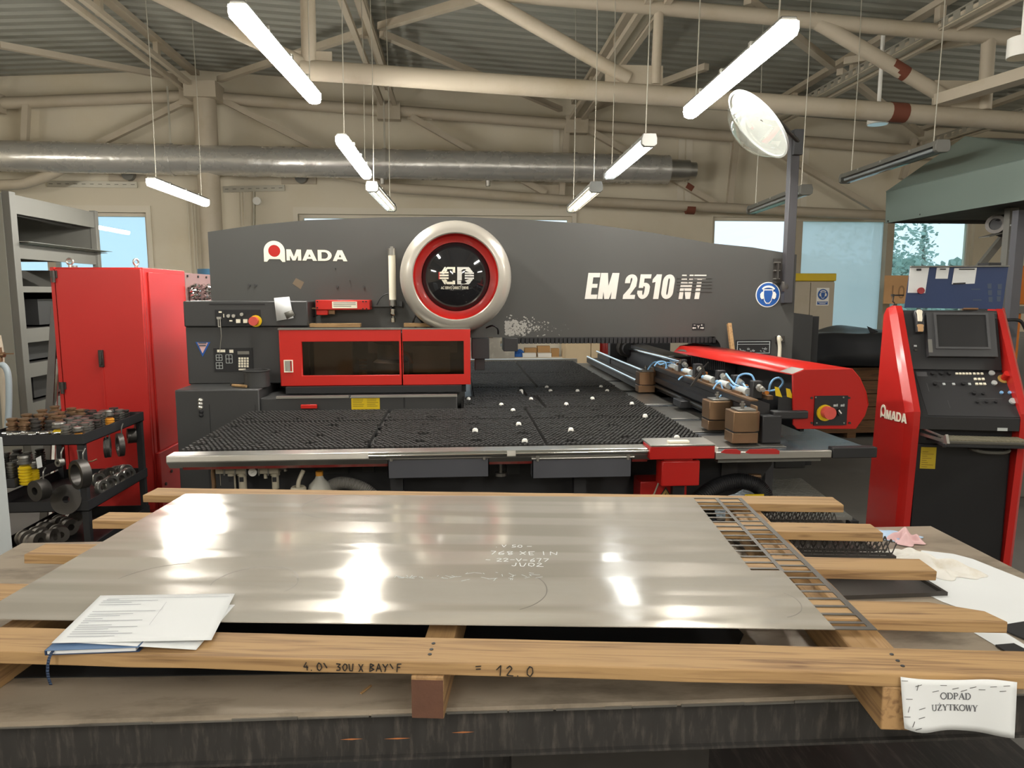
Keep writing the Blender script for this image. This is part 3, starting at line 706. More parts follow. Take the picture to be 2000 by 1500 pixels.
button(pan, 500, 627, .038, 4.75, .01, K['yellow'], 'stop_ring'); button(pan, 497, 627, .029, 4.74, .035, K['stop'], 'stop_button')
for (a, b, c, d) in [(427,608,433,611),(423,619,426,622),(448,625,454,628),(436,613,438,620)]: plate('marking', pan, a, b, c, d, 4.7495, .0008, K['cream'])
key = plate('key_panel', press, 417, 680, 495, 725, 4.773, .004, K['dark'])
plate('display', key, 464, 686, 487, 692, 4.7685, .003, K['steel'])
for i in range(4):
    for j in range(4): plate('key', key, 466+i*5.3, 698+j*5.1, 470+i*5.3, 702+j*5.1, 4.7685, .004, K['cream'])
plate('marking', key, 466, 720, 480, 723, 4.7685, .001, K['cream']); plate('marking', key, 448, 683, 456, 689, 4.7685, .002, K['cream']); plate('marking', key, 424, 683, 440, 688, 4.7685, .001, K['cream'])
for (a, b, c, d) in [(422,693,434,704),(441,693,454,709),(422,708,435,720)]:
    A, B = P_(a,b,4.7685), P_(c,d,4.7685)
    mb = MB()
    for i in range(3): mb.bar((A.x, 4.768, A.z+(B.z-A.z)*i/2), (B.x, 4.768, A.z+(B.z-A.z)*i/2), .001, .003)
    for i in range(3): mb.bar((A.x+(B.x-A.x)*i/2, 4.768, A.z), (A.x+(B.x-A.x)*i/2, 4.768, B.z), .003, .001)
    part(key, 'marking', mb, K['lgrey'])
# key on a cord
p = P_(430, 622, 4.745); q = P_(429, 690, 4.76)
mb = MB().tube([p, (p.x+.003, 4.742, (p.z+q.z)/2), q], .002, 6).box((p.x-.015, 4.742, p.z-.05), (p.x-.009, 4.745, p.z+.005)).box((p.x-.002, 4.742, p.z-.05), (p.x+.003, 4.745, p.z+.005)).box((p.x-.015, 4.742, p.z-.056), (p.x+.003, 4.745, p.z-.05)).box((p.x-.018, 4.735, p.z-.004), (p.x+.008, 4.75, p.z+.01))
solo('hanging_key', 'small key on a pale cord hanging from the black switch panel', 'key', mb, K['alu'])
# triangular warning sticker
A, B, C_ = P_(382,668,4.774), P_(411,668,4.774), P_(396,697,4.774)
part(press, 'warning_sticker', MB().add([A+Vector((0,-.002,0)), B+Vector((0,-.002,0)), C_+Vector((0,-.002,0))], [(0,1,2)]), K['signblue'], label='blue edged triangular sticker')
cc = (A+B+C_)/3; mb = MB().add([cc+(q-cc)*.72+Vector((0,-.004,.005)) for q in (A,B,C_)], [(0,1,2)])
part(press, 'warning_sticker', mb, K['pinkrag'], label='pale pink field of the triangular sticker')
mb = MB(); 
for k in range(2): mb.box((cc.x-.025+.004*k, 4.766, cc.z+.022-.016*k), (cc.x+.025-.004*k, 4.768, cc.z+.03-.016*k))
part(press, 'warning_sticker', mb, K['ink'], label='dark lines of writing on the triangular sticker')
# indicator studs on the lower cabinet
for k in range(3):
    p = P_(392, 782+7*k, 4.48); part(press, 'indicator', MB().lathe([(.016,0),(.014,.008),(.0,.014)], Matrix.Translation((p.x,4.48,p.z)) @ Matrix.Rotation(R(90),4,'X'), 14), K['alu'])
for k in range(2):
    p = P_(393, 804+7*k, 4.48); part(press, 'indicator', MB().lathe([(.014,0),(.012,.008),(.0,.012)], Matrix.Translation((p.x,4.48,p.z)) @ Matrix.Rotation(R(90),4,'X'), 14), K['dark'])
mb = MB()
for xx in (412, 501): 
    p = P_(xx, 850, 4.48); mb.box((p.x-.0015, 4.4785, .5), (p.x+.0015, 4.4795, atY(xx, 790, 4.48).z))
part(press, 'panel_seam', mb, K['dark'])
# silver round cover
M = Matrix.Translation((-.005, FY, 1.757)) @ Matrix.Rotation(R(90), 4, 'X')
part(press, 'cover_ring', MB().lathe([(.33,0),(.358,.08),(.368,.18),(.366,.24),(.355,.285),(.335,.315),(.305,.33),(.283,.332),(.276,.325),(.276,.29)], M, 72, cap=False), K['silver'])
part(press, 'cover_inner_ring', MB().lathe([(.276,.312),(.264,.285),(.236,.272),(.224,.272),(.222,.26)], M, 72, cap=False), K['red'])
glossy = mat('black_glossy_dome', '#1d1d1f', .06, var=.02, rvar=.02, coat=.5)
dome = lambda r: .270 + .085*(math.cos(math.asin(min(1, r/.30))) - math.cos(math.asin(.222/.30)))/(1-math.cos(math.asin(.222/.30)))
part(press, 'cover_dome', MB().lathe([(.222-.222*k/16, dome(.222-.222*k/16)) for k in range(17)], M, 64, cap=False), glossy)
def on_dome(mb):
    for v in mb.v:
        r = math.hypot(v.x+.005, v.z-1.757); lift = (4.6 - v.y)
        v.y = FY - dome(min(r, .22)) - .001 - max(0, lift)
    return mb
q = lambda px_, py_: atY(px_, py_, 4.6)
def dshape(pts):
    return MB().prism([(q(*a).x, q(*a).z) for a in pts], XZ, 4.6, 4.598)
mbw = MB()
def seg(pts): mbw.prism([(q(*a).x, q(*a).z) for a in pts], XZ, 4.6, 4.5985)
seg([(889,521),(873,521),(873,525),(889,525)]); seg([(889,525),(884,525),(884,555),(889,555)]); seg([(884,550),(873,550),(873,555),(884,555)])
seg([(871,521),(868,521),(862,530),(866,530)]); seg([(871,555),(868,555),(862,546),(866,546)]); seg([(873,521),(873,529),(868,531),(867,527)]); seg([(873,555),(873,547),(868,545),(867,549)])
for y_ in (532, 537.5, 543): seg([(858,y_-1.7),(876,y_-1.7),(876,y_+1.7),(858,y_+1.7)])
mbr = MB(); A = q(856.5, 537)
part(press, 'cover_logo', on_dome(mbw), K['cream'])
mbw = MB()
seg([(893,521),(916,521),(920,525),(893,530)]); seg([(893,530),(902,529),(902,547),(893,547)]); seg([(893,547),(920,551),(916,555),(893,555)]); seg([(916,522),(924,530),(921,533),(908,528)]); seg([(916,554),(924,546),(921,543),(908,548)])
for y_ in (533, 538, 543): seg([(908,y_-1.6),(926,y_-1.6),(926,y_+1.6),(908,y_+1.6)])
part(press, 'cover_logo', on_dome(mbw), K['letter'])
part(press, 'cover_logo', on_dome(MB().prism([(q(*a).x, q(*a).z) for a in [(856,531),(859,531),(859,545),(856,545)]], XZ, 4.6, 4.5985)), K['red'], label='small red bar of the logo')
A = q(861, 564.5); mb = font(MB(), 'AC SERVO DIRECT DRIVE', (A.x, 4.6, A.z), (1,0,0), (0,0,1), .0165, wide=.66, bold=.03, depth=.001)
part(press, 'cover_lettering', on_dome(mb), K['cream'])
# lettering on the frame
A = atY(516, 511, FY-.001); hA = atY(516, 470, FY).z - A.z
m1, m2 = MB(), MB(); logo_a(m1, m2, A, (1,0,-.012), (0,0,1), hA); hL = atY(560, 487.5, FY).z - atY(560, 509, FY).z
B = atY(560, 508.5, FY-.001); block(m1, 'MADA', B, (1,0,-.012), (0,0,1), hL, gap=.09, wide=.99)
part(press, 'maker_lettering', m1, K['cream']); part(press, 'maker_dot', m2, K['red'])
hE = atY(1150, 533, FY).z - atY(1150, 584, FY).z
m1 = MB(); A = atY(1142, 584, FY-.001); block(m1, 'Em', A, (1,0,0), (0,0,1), hE, gap=.05, wide=.90, shear=.13)
A = atY(1216, 584, FY-.001); block(m1, '2510', A, (1,0,0), (0,0,1), hE*.95, gap=.055, wide=1.10, shear=.13)
part(press, 'model_lettering', m1, K['letter'])
m1 = MB(); A = atY(1325, 584, FY-.001); block(m1, 'NT', A, (1,0,0), (0,0,1), hE*.94, gap=.045, wide=.84, shear=.13)
part(press, 'model_lettering', m1, K['letter'])
mb = MB()
for (yy, tt) in [(541.5,2.6),(548.5,2.2),(555,1.6),(561.5,1.2),(569,1.0)]:
    a, b = atY(1322, yy-tt, FY), atY(1390, yy+tt, FY); mb.box((a.x, FY-.0045, b.z), (b.x, FY-.0008, a.z))
part(press, 'model_stripe', mb, G)
pl = plate('axis_plate', press, 1352, 632, 1376, 645, FY-.0005, .001, K['dark'])
m1 = MB(); A = atY(1361.5, 641, FY-.002); font(m1, 'Y', A, (1,0,0), (0,0,1), .02, bold=.02, depth=.001)
for s in (1355, 1369): 
    p = atY(s+1.5, 641, FY-.002); m1.box((p.x-.01, FY-.003, p.z-.002), (p.x+.01, FY-.002, p.z+.005)).prism([(p.x-(.018 if s<1360 else -.018), p.z+.0015), (p.x-(.006 if s<1360 else -.006), p.z+.009), (p.x-(.006 if s<1360 else -.006), p.z-.006)], XZ, FY-.002, FY-.003)
    p = atY(s+1.5, 635, FY-.002); m1.box((p.x-.006, FY-.003, p.z-.0015), (p.x+.006, FY-.002, p.z+.0015))
    if s > 1360: m1.box((p.x-.0015, FY-.003, p.z-.006), (p.x+.0015, FY-.002, p.z+.006))
part(pl, 'axis_marks', m1, K['white'])
# bolts, brown patch
for (a, b) in [(487,557),(499,557),(659,560),(711,560),(655,524),(683,548)]:
    p = atY(a, b, FY); part(press, 'bolt', MB().cyl((p.x,FY,p.z), (p.x,FY-.012,p.z), .009 if b > 550 else .004, 10), GD)
mb = MB().add([atY(a, b, FY-.0015) for a, b in [(571,554),(578,543),(594,551),(587,565)]], [(0,1,2,3)])
part(press, 'tape_patch', mb, mat('brown_tape', '#6f604e', .7))
# flaked paint on the frame's lower edge
rn = random.Random(2); mb = MB()
for i in range(420):
    u = abs(rn.gauss(0, .30)); px_ = 987 + 130*min(u, 1); py_ = 641 + rn.gauss(0, 9)*(1-.3*u)
    if py_ > 657 or py_ < 615: continue
    p = atY(px_, py_, FY-.001); p.y -= i*3e-6; s_ = rn.uniform(.002, .012)*(1.15-min(u,1)); n_ = 6
    mb.add([p + Vector((s_*rn.uniform(.5,1.3)*math.cos(6.283*k/n_), 0, s_*rn.uniform(.4,1)*math.sin(6.283*k/n_))) for k in range(n_)], [tuple(range(n_))])
part(press, 'flaked_paint', mb, mat('bare_grey_flakes', '#a3a19b', .7, var=.2, scale=50))
# guard doors
CY = 4.66
zb, ztp = 1.055, 1.418
xl, xr = -1.14, .085; xm = atY(785, 700, CY).x
smoke = bpy.data.materials.new('smoked_acrylic'); smoke.use_nodes = True; nt = smoke.node_tree
for n_ in list(nt.nodes): nt.nodes.remove(n_)
o_ = nt.nodes.new('ShaderNodeOutputMaterial'); tr_ = nt.nodes.new('ShaderNodeBsdfTransparent'); tr_.inputs[0].default_value = (.55,.47,.40,1)
gl_ = nt.nodes.new('ShaderNodeBsdfGlossy'); gl_.inputs['Roughness'].default_value = .05; fr_ = nt.nodes.new('ShaderNodeFresnel'); mx_ = nt.nodes.new('ShaderNodeMixShader')
nt.links.new(fr_.outputs[0], mx_.inputs[0]); nt.links.new(tr_.outputs[0], mx_.inputs[1]); nt.links.new(gl_.outputs[0], mx_.inputs[2]); nt.links.new(mx_.outputs[0], o_.inputs[0])
def door(a, b, wa, wb, wz0, wz1):
    d = part(press, 'guard_door', MB().frame(a, b, zb, ztp, wa, wb, wz0, wz1, XZ, CY, CY+.03), K['red_b'], bevel=.004)
    part(d, 'door_window', MB().box((wa-.005, CY+.018, wz0-.005), (wb+.005, CY+.023, wz1+.005)), smoke)
    return d
wz1 = atY(700, 667, CY).z; wz0 = atY(700, 733, CY).z
d1 = door(xl, xm-.004, atY(590,700,CY).x, atY(780,700,CY).x, wz0, wz1)
d2 = door(xm+.004, xr, atY(787,700,CY).x, atY(906,700,CY).x, wz0, wz1)
A, B = atY(554.5, 703, CY), atY(573, 727, CY)
lt = part(d1, 'latch', MB().frame(A.x, B.x, B.z, A.z, A.x+.006, B.x-.006, B.z+.006, A.z-.006, XZ, CY-.008, CY), K['cream'])
part(d1, 'latch', MB().box((A.x+.006, CY-.005, B.z+.006), (A.x+.04, CY, A.z-.006)), K['alu'])
part(press, 'guard_top', MB().box((xl-.004, CY-.004, ztp), (xm, CY+.06, ztp+.01)).box((xm, CY+.0, ztp), (xr, CY+.06, ztp+.008)), K['steel'])
part(press, 'guard_side', MB().box((xr-.012, CY+.03, zb), (xr, 4.99, ztp)).box((xl, CY+.03, zb), (xl+.012, 4.99, ztp)), K['red_b'])
part(press, 'guard_floor', MB().box((xl+.02, CY+.05, 1.0), (xr-.03, 4.99, zb)), K['dark'])
part(press, 'skirt', MB().box((-1.1, 4.62, 1.012), (xr-.06, 4.655, 1.053)), K['rubber'])
tm = Matrix.Translation((-.45, 4.86, 1.09))
part(press, 'turret', MB().lathe([(.10,0),(.12,.02),(.12,.10),(.09,.12),(.09,.22),(.12,.24),(.12,.30),(.0,.30)], tm, 32), K['steel'])
mb = MB()
for k in range(5): mb.cyl((-.62+.0*k, 4.72, 1.12+.022*k), (-.62, 4.72, 1.13+.022*k), .026, 14)
part(press, 'spring_stack', mb, K['brass'])
part(press, 'inner_hose', MB().tube(curve3([(-.42,4.72,1.36),(-.40,4.72,1.28),(-.33,4.72,1.25),(-.30,4.72,1.19)]), .012, 8), K['brass'])
part(press, 'inner_plate', MB().box((-.95,4.80,1.1),(-.7,4.84,1.33)).box((-.3,4.82,1.12),(-.05,4.85,1.3)).box((-.6,4.85,1.25),(.0,4.87,1.37)), K['steel'])
# timber strips on the guard
for (a, b, lab) in [(605, 704, 'wooden strip lying on the guard beneath the red box'), (789, 848, 'short wooden strip lying on the guard under the round cover')]:
    A, B = atY(a, 636, 4.8), atY(b, 636, 4.8)
    solo('wood_strip', lab, 'wood strip', MB().box((A.x, 4.79, ztp+.011), (B.x, 4.85, ztp+.034)), K['wood'], group='wood strips on the guard')
# air cylinder and red pump box
t = thing('air_cylinder', 'slim cream vertical air cylinder beside the round silver cover', 'cylinder', (atY(765,540,4.93).x, 4.93, 1.45))
A, B = atY(765, 485, 4.93), atY(767, 597, 4.93)
part(t, 'barrel', MB().cyl((A.x,4.93,B.z), (A.x,4.93,A.z), .024, 20), K['cream'])
part(t, 'end_cap', MB().cyl((A.x,4.93,A.z-.045), (A.x,4.93,A.z), .027, 20).cyl((A.x,4.93,A.z), (A.x,4.93,A.z+.012), .014, 12), K['steel'])
part(t, 'end_cap', MB().cyl((A.x,4.93,B.z), (A.x,4.93,B.z+.04), .027, 20), K['steel'])
p = atY(766, 612, 4.93); part(t, 'valve', MB().lathe([(.006,.06),(.006,.045),(.02,.03),(.022,.0),(.018,-.015),(.007,-.02),(.007,-.03),(.018,-.032),(.018,-.06),(.0,-.06)], Matrix.Translation((A.x,4.93,p.z)), 16), K['chrome'])
part(t, 'bracket', MB().box((A.x-.15, 4.955, B.z-.008), (A.x+.06, 4.999, B.z-.002)).box((A.x+.045, 4.94, B.z-.005), (A.x+.062, 4.999, B.z+.03)), GD)
part(t, 'cable', MB().tube(curve3([atY(736,596,4.95), atY(742,584,4.95), atY(750,576,4.95), atY(759,573,4.95)]), .004, 6), K['rubber'])
t = thing('pump_box', 'flat red box with a pale label plate mounted above the guard', 'machine box', (atY(668,596,4.9).x, 4.9, 1.53))
A, B = atY(616, 586, 4.86), atY(722.5, 605, 4.86)
part(t, 'body', MB().box((A.x, 4.86, B.z), (B.x, 4.99, A.z)).box((A.x, 4.87, B.z-.035), (A.x+.075, 4.97, B.z)), K['red_b'], bevel=.004)
C1, C2 = atY(648.5, 589, 4.859), atY(697.5, 602, 4.859)
lp = part(t, 'label_plate', MB().box((C1.x, 4.857, C2.z), (C2.x, 4.86, C1.z)), K['cream'])
mb = MB()
for k in range(3): mb.box((C1.x+.008, 4.8562, C1.z-.011-.011*k), (C2.x-.008-(.03 if k == 2 else 0), 4.857, C1.z-.007-.011*k))
part(lp, 'lettering', mb, K['ink'])
for (a, b) in [(620,589),(620,601),(709,589),(715,589),(709,603),(716,603)]: 
    p = atY(a, b, 4.86); part(t, 'screw', MB().cyl((p.x,4.86,p.z), (p.x,4.855,p.z), .005, 10), K['dark'])
p = atY(612, 602, 4.9); part(t, 'bracket', MB().box((p.x-.02, 4.89, p.z-.005), (p.x+.02, 4.92, p.z+.003)).box((B.x-.28, 4.9, B.z-.03), (B.x-.24, 4.95, B.z)), K['brass'])
part(t, 'cable', MB().tube(curve3([atY(606,621,4.95), atY(618,617,4.92), atY(630,611,4.92)]), .003, 6), K['rubber'])
part(press, 'hose', MB().tube(curve3([atY(812,640,4.9), atY(807,628,4.86), atY(812,617,4.86), atY(822,626,4.86), atY(830,640,4.9)]), .008, 8), K['rubber'])
part(press, 'hose', MB().tube(curve3([atY(950,640,4.95), atY(962,636,4.9), atY(972,642,4.9), atY(973,652,4.95)]), .006, 8), K['rubber'])
# small dark brackets under the bridge right of the guard, cable chain along its lower edge
part(press, 'throat_bracket', MB().box((.10, 4.9, 1.20), (.22, 5.1, 1.342)).box((.12, 4.92, 1.12), (.19, 5.0, 1.2)), K['black'], bevel=.004)
part(press, 'throat_bracket', MB().box((.32, 4.92, 1.25), (.42, 5.1, 1.342)), K['black'], bevel=.004)
mb = MB(); x = .42
while x < 1.84: mb.box((x, 4.985, 1.298), (x+.022, 5.06, 1.336)); x += .03
mb.box((.42, 5.0, 1.304), (1.85, 5.05, 1.342)); part(press, 'cable_chain', mb, K['rubber'])
# data plate, lamp bracket, leaning stick on the right leg
pl = plate('data_plate', press, 1437, 664, 1505, 692, FY-.0005, .004, K['dark'])
A, B = atY(1440, 667, FY-.005), atY(1503, 690, FY-.005); mb = MB().frame(A.x, B.x, B.z, A.z, A.x+.004, B.x-.004, B.z+.004, A.z-.004, XZ, FY-.0065, FY-.005).box((A.x, FY-.0065, A.z-.022), (B.x, FY-.005, A.z-.019))
rn = random.Random(4)
for k in range(16): 
    x = A.x + .01 + (B.x-A.x-.03)*rn.random(); z = B.z + .008 + rn.random()*.03; mb.box((x, FY-.0065, z), (x+rn.uniform(.006,.02), FY-.005, z+.003)); mb.box((x, FY-.0065, z), (x+.003, FY-.005, z+rn.uniform(.006,.014)))
part(pl, 'diagram', mb, K['lgrey'])
# ================================================================== brush table
TZ = .93
tab = thing('brush_table', 'low machine table with black brush panels and an aluminium front edge', 'brush table', (.3, 4.5, 0))
BR = K['bristle']
TX0, TX1 = -1.30, 1.245
def brush(x0, x1, y0, y1, holes=()):
    mb = MB().box((x0+.004, y0+.004, TZ-.05), (x1-.004, y1-.004, TZ-.028))
    rn = random.Random(int(x0*100)+int(y0*1000)); px_ = .0235; py_ = .0235
    ny = int((y1-y0-.014)/py_); nx = int((x1-x0-.014)/px_)
    oy = ((y1-y0) - ny*py_)/2; ox = ((x1-x0) - nx*px_)/2
    for j in range(ny):
        y = y0 + oy + (j+.5)*py_
        for i in range(nx):
            x = x0 + ox + (i + (.75 if j % 2 else .25))*px_
            if any(abs(x-hx) < .028 and abs(y-hy) < .02 for hx, hy in holes): continue
            r0, r1 = .0068, .0088; h = TZ + rn.uniform(-.0015, .0015); lx, ly = rn.uniform(-.001, .001), rn.uniform(-.001, .001)
            vs = []
            for (z, r, a, b) in ((TZ-.03, r0, 0, 0), (h, r1, lx, ly)):
                vs += [(x+a-r, y+b, z), (x+a, y+b-r, z), (x+a+r, y+b, z), (x+a, y+b+r, z)]
            mb.add(vs, [(4,5,6,7),(0,1,5,4),(1,2,6,5),(2,3,7,6),(3,0,4,7)])
    part(tab, 'brush_panel', mb, BR, smooth=False)
balls = [(1013,828),(1003,888-48),(927,840),(915,780),(979,790),(1002,801),(1037,779),(1018,763),(1068,756),(1075,763),(1128,763),(1157,778),(1106,790),(1234,788),(1260,812),(1322,852),(1025,861),(1186,763),(1175,755),(1115,839)]
balls = [(928,840),(1013,828),(1025,861),(1002,801),(915,779),(979,790),(1037,779),(1018,763),(1068,756),(1075,763),(1157,778),(1106,789),(1128,763),(1186,763),(1174,755),(1234,788),(1260,812),(1115,839),(1322,854)]
dark = [(510,805),(486,818),(580,818),(667,817),(457,833),(558,832),(650,830),(538,844),(624,850),(415,853),(505,865),(605,865),(720,863),(388,868),(757,815),(842,814),(745,830),(833,828),(735,842),(827,847),(722,863),(820,861),(928,814),(927,828),(1020,845),(930,860),(1115,861),(1222,853),(1195,830),(1160,800),(1173,811),(1010,813),(1094,812),(1217,777),(918,789)]
bw = [atZ(a, b, TZ) for a, b in balls]; dk = [atZ(a, b, TZ) for a, b in dark]
H = [(p.x, p.y) for p in bw + dk]
for (y0, y1) in ((3.335, 4.06), (4.06, 4.47)):
    for (a, b) in ((TX0, -.42), (-.42, .42), (.42, TX1)): brush(a, b, y0, y1, H)
for (y0, y1, cs) in ((4.47, 4.98, (.02, .55, TX1)), (4.98, 5.45, (.10, .48, TX1)), (5.45, 6.45, (.10, .62, TX1)), (6.45, 7.60, (.10, .62, TX1))):
    for a, b in zip(cs, cs[1:]): brush(a, b, y0, y1, H)
for p in bw: part(tab, 'transfer_ball', MB().lathe([(.0,.016),(.008,.0145),(.0135,.009),(.0155,0),(.0155,-.03)], Matrix.Translation((p.x, p.y, TZ-.004)), 14), K['white'])
for p in dk[::1]:
    part(tab, 'ball_socket', MB().lathe([(.020,-.028),(.020,-.012),(.015,-.012),(.014,-.02),(0,-.02)], Matrix.Translation((p.x, p.y, TZ)), 12), K['dark'])
# bed below the brushes
part(tab, 'bed', MB().box((TX0, 3.33, .86), (TX1, 4.47, .879)).box((.02, 4.47, .86), (TX1, 7.64, .879)), K['black'])
part(tab, 'rear_edge', MB().box((.08, 7.61, .88), (TX1+.05, 7.68, .945)), K['alu'])
# aluminium front edge with a chamfered underside and red paint below
ext = [(3.24,.925),(3.33,.925),(3.33,.86),(3.27,.86),(3.235,.895)]
part(tab, 'front_edge', MB().prism(ext, lambda u, v, w_: (w_, u, v), -1.31, 1.236), K['alu'], bevel=.004)
part(tab, 'red_strip', MB().prism([(3.262,.870),(3.33,.866),(3.33,.852),(3.272,.852)], lambda u, v, w_: (w_, u, v), -1.25, .9), mat('worn_dark_red', '#7a2a25', .5, var=.3, scale=8, dirt='#8d8478', dirt_amt=.5, dirt_scale=5))
Y0 = 3.232
for (a, b) in ((720, 990), (1007, 1271)):
    A, B = atY(a, 880, Y0), atY(b, 880, Y0)
    part(tab, 'roller_rail', MB().cyl((A.x, Y0, .912), (B.x, Y0, .912), .014, 16), K['chrome'])
    part(tab, 'rail_holder', MB().box((A.x, Y0+.004, .893), (B.x, Y0+.02, .90)), K['steel'])
for (a, b, r0, r1) in ((757, 955, 764, 946), (1040, 1234, 1050, 1227)):
    A, B = atY(a, 895, 3.245), atY(b, 895, 3.245); zb_ = atY(a, 934, 3.245).z; zt_ = atY(a, 897, 3.245).z
    d = part(tab, 'scrap_chute', MB().box((A.x, 3.245, zb_), (B.x, 3.249, zt_)).box((A.x, 3.245, zb_), (A.x+.004, 3.33, zt_)).box((B.x-.004, 3.245, zb_), (B.x, 3.33, zt_)).add([(A.x,3.245,zb_),(B.x,3.245,zb_),(B.x,3.33,zb_+.02),(A.x,3.33,zb_+.02)], [(0,1,2,3)]), mat('blue_grey_sheet', '#55565c', .5, .3), smooth=False)
    part(d, 'hanging_rod', MB().cyl((A.x-.005, 3.24, zt_+.004), (B.x+.01, 3.24, zt_+.004), .006, 10), K['alu'])
    for r in (r0, r1):
        p = atY(r, 894, 3.236); part(d, 'rod_clamp', MB().cyl((p.x, 3.238, zt_-.008), (p.x, 3.238, zt_+.035), .007, 10).cyl((p.x, 3.238, zt_+.008), (p.x, 3.238, zt_+.022), .012, 10), K['alu'])
# red column at the front edge
A, B = atY(1270, 870, 3.20), atY(1396, 896, 3.20)
part(tab, 'red_block', MB().box((A.x, 3.20, B.z), (B.x, 3.33, A.z-.006)), K['red'], bevel=.004)
zt_ = A.z
part(tab, 'block_plate', MB().box((A.x+.0, 3.195, zt_-.006), (B.x, 3.36, zt_+.002)), K['alu'], bevel=.002)
p = atZ(1325, 866, zt_); part(tab, 'plate_clip', MB().box((p.x-.05, p.y-.015, zt_+.002), (p.x+.05, p.y+.02, zt_+.014)), K['cream'], bevel=.003)
C1, C2 = atY(1293, 901, 3.22), atY(1366, 949, 3.22)
part(tab, 'red_post', MB().box((C1.x, 3.22, C2.z), (C2.x, 3.32, C1.z)).box((C1.x+.01, 3.23, C1.z-.01), (C2.x-.03, 3.32, C1.z+.02)), K['red'], bevel=.006)
# steel side table under the carriage
part(tab, 'side_plate', MB().box((TX1, 3.24, .885), (1.95, 7.6, .90)), mat('worn_plate', '#7d8085', .3, .75, var=.2, scale=2.0, dirt='#3f4043', dirt_amt=.7, dirt_scale=2.5, rvar=.12), bevel=.003)
part(tab, 'side_plate', MB().add([(1.24,3.225,.884),(2.0,3.225,.884),(1.56,4.9,.884),(1.24,4.9,.884),(1.24,3.225,.902),(2.0,3.225,.902),(1.96,4.2,.902),(1.24,4.9,.902)], [(4,5,6,7),(0,1,5,4),(1,2,6,5)]), mat('bluish_bare_plate', '#8d949b', .28, .85, var=.15, scale=3, rvar=.1, dirt='#55575c', dirt_amt=.5, dirt_scale=3))
for (y, d) in [(3.62, .03), (4.05, .03), (4.6, .02), (5.3, .03), (5.95, .03)]:
    part(tab, 'table_slot', MB().box((TX1+.03, y, .899), (1.62, y+d, .9025)), K['dark'])
for (y0, y1, x1) in [(3.30, 3.58, 1.60), (3.70, 4.02, 1.48), (4.10, 4.55, 1.50), (4.66, 5.25, 1.46), (5.36, 5.9, 1.42), (6.0, 7.4, 1.42)]:
    part(tab, 'wear_plate', MB().box((TX1+.008, y0, .9025), (x1, y1, .908)), K['steel'], bevel=.002)
A = atY(1397, 877, 3.222); B = atY(1624, 876, 3.222)
part(tab, 'edge_bar', MB().box((A.x, 3.215, .868), (B.x, 3.235, .904)), K['alu'], bevel=.003)
mr = mat('red_paint_worn', '#b02a28', .4, var=.1)
for (a, b) in ((1408, 1446), (1456, 1522)):
    p, q_ = atY(a, 880, 3.213), atY(b, 887, 3.213); e = .006
    part(tab, 'red_mark', MB().prism([(p.x, (p.z+q_.z)/2), (p.x+.02, p.z+e), (q_.x-.02, p.z+e), (q_.x, p.z-.004), (q_.x, q_.z), (p.x+.025, q_.z+.004)], XZ, 3.212, 3.216), mr)
A = atY(1625, 874, 3.222); B = atY(1710, 893, 3.222)
part(tab, 'end_bumper', MB().box((A.x, 3.21, B.z), (B.x, 3.26, A.z)), K['rubber'], bevel=.004)
part(tab, 'under_rail', MB().box((1.24, 3.25, .845), (1.75, 3.30, .868)), K['grey'])
# dark machine bed below
prof = [(-1.29,.06),(-1.29,.84),(1.62,.84)] + arc(1.30, .62, .33, 20, -60, 8) + [(1.3,.06)]
part(tab, 'machine_bed', MB().prism([(-1.26,.03),(-1.26,.84),(1.68,.84),(1.68,.74),(1.62,.66),(1.48,.58),(1.3,.54),(1.2,.03)], XZ, 3.62, 4.44), K['black'])
part(tab, 'machine_bed', MB().box((.1, 4.46, .05), (1.2, 4.98, .85)).box((.1, 5.8, .05), (1.2, 7.5, .85)), K['black'])
for x in (-1.1, -.3, .6, 1.1): part(tab, 'support_leg', MB().box((x-.03, 3.40, .0), (x+.03, 3.46, .86)), K['black'])
for (a, b, c, d) in [(707,898,730,922),(990,902,1015,926),(1410,905,1440,930),(620,900,680,925)]:
    p, q_ = atY(a, b, 3.6), atY(c, d, 3.6); part(tab, 'cover_plate', MB().box((p.x, 3.60, q_.z), (q_.x, 3.622, p.z)), K['frame_d'])
p = atY(978, 915, 3.45); part(tab, 'levelling_bolt', MB().cyl((p.x, 3.45, p.z-.03), (p.x, 3.45, p.z+.07), .008, 10).cyl((p.x, 3.45, p.z-.035), (p.x, 3.45, p.z-.02), .03, 14), K['steel'])
# yellow instruction sticker and little red level on the ledge
A, B = atY(686, 778, 4.497), atY(742, 799, 4.497)
t = part(press, 'instruction_sticker', MB().box((A.x, 4.4965, B.z), (B.x, 4.4995, A.z)), K['yellow'])
mb = MB(); rn = random.Random(3)
for k in range(5):
    z = A.z - .008 - k*.011
    for (u0, u1) in ((.05, .45), (.55, .95)): mb.box((A.x+(B.x-A.x)*u0, 4.4955, z), (A.x+(B.x-A.x)*(u1-rn.uniform(0,.12)), 4.4965, z+.003))
part(t, 'lettering', mb, mat('brown_ink', '#7a6a10', .6))
p = atY(602, 799, 4.46); 
solo('spirit_level', 'tiny red level lying behind the brush panels under the yellow sticker ledge', 'level', MB().box((p.x-.05, 4.475, .935), (p.x+.05, 4.495, .96)), K['red_b'], bevel=.004)
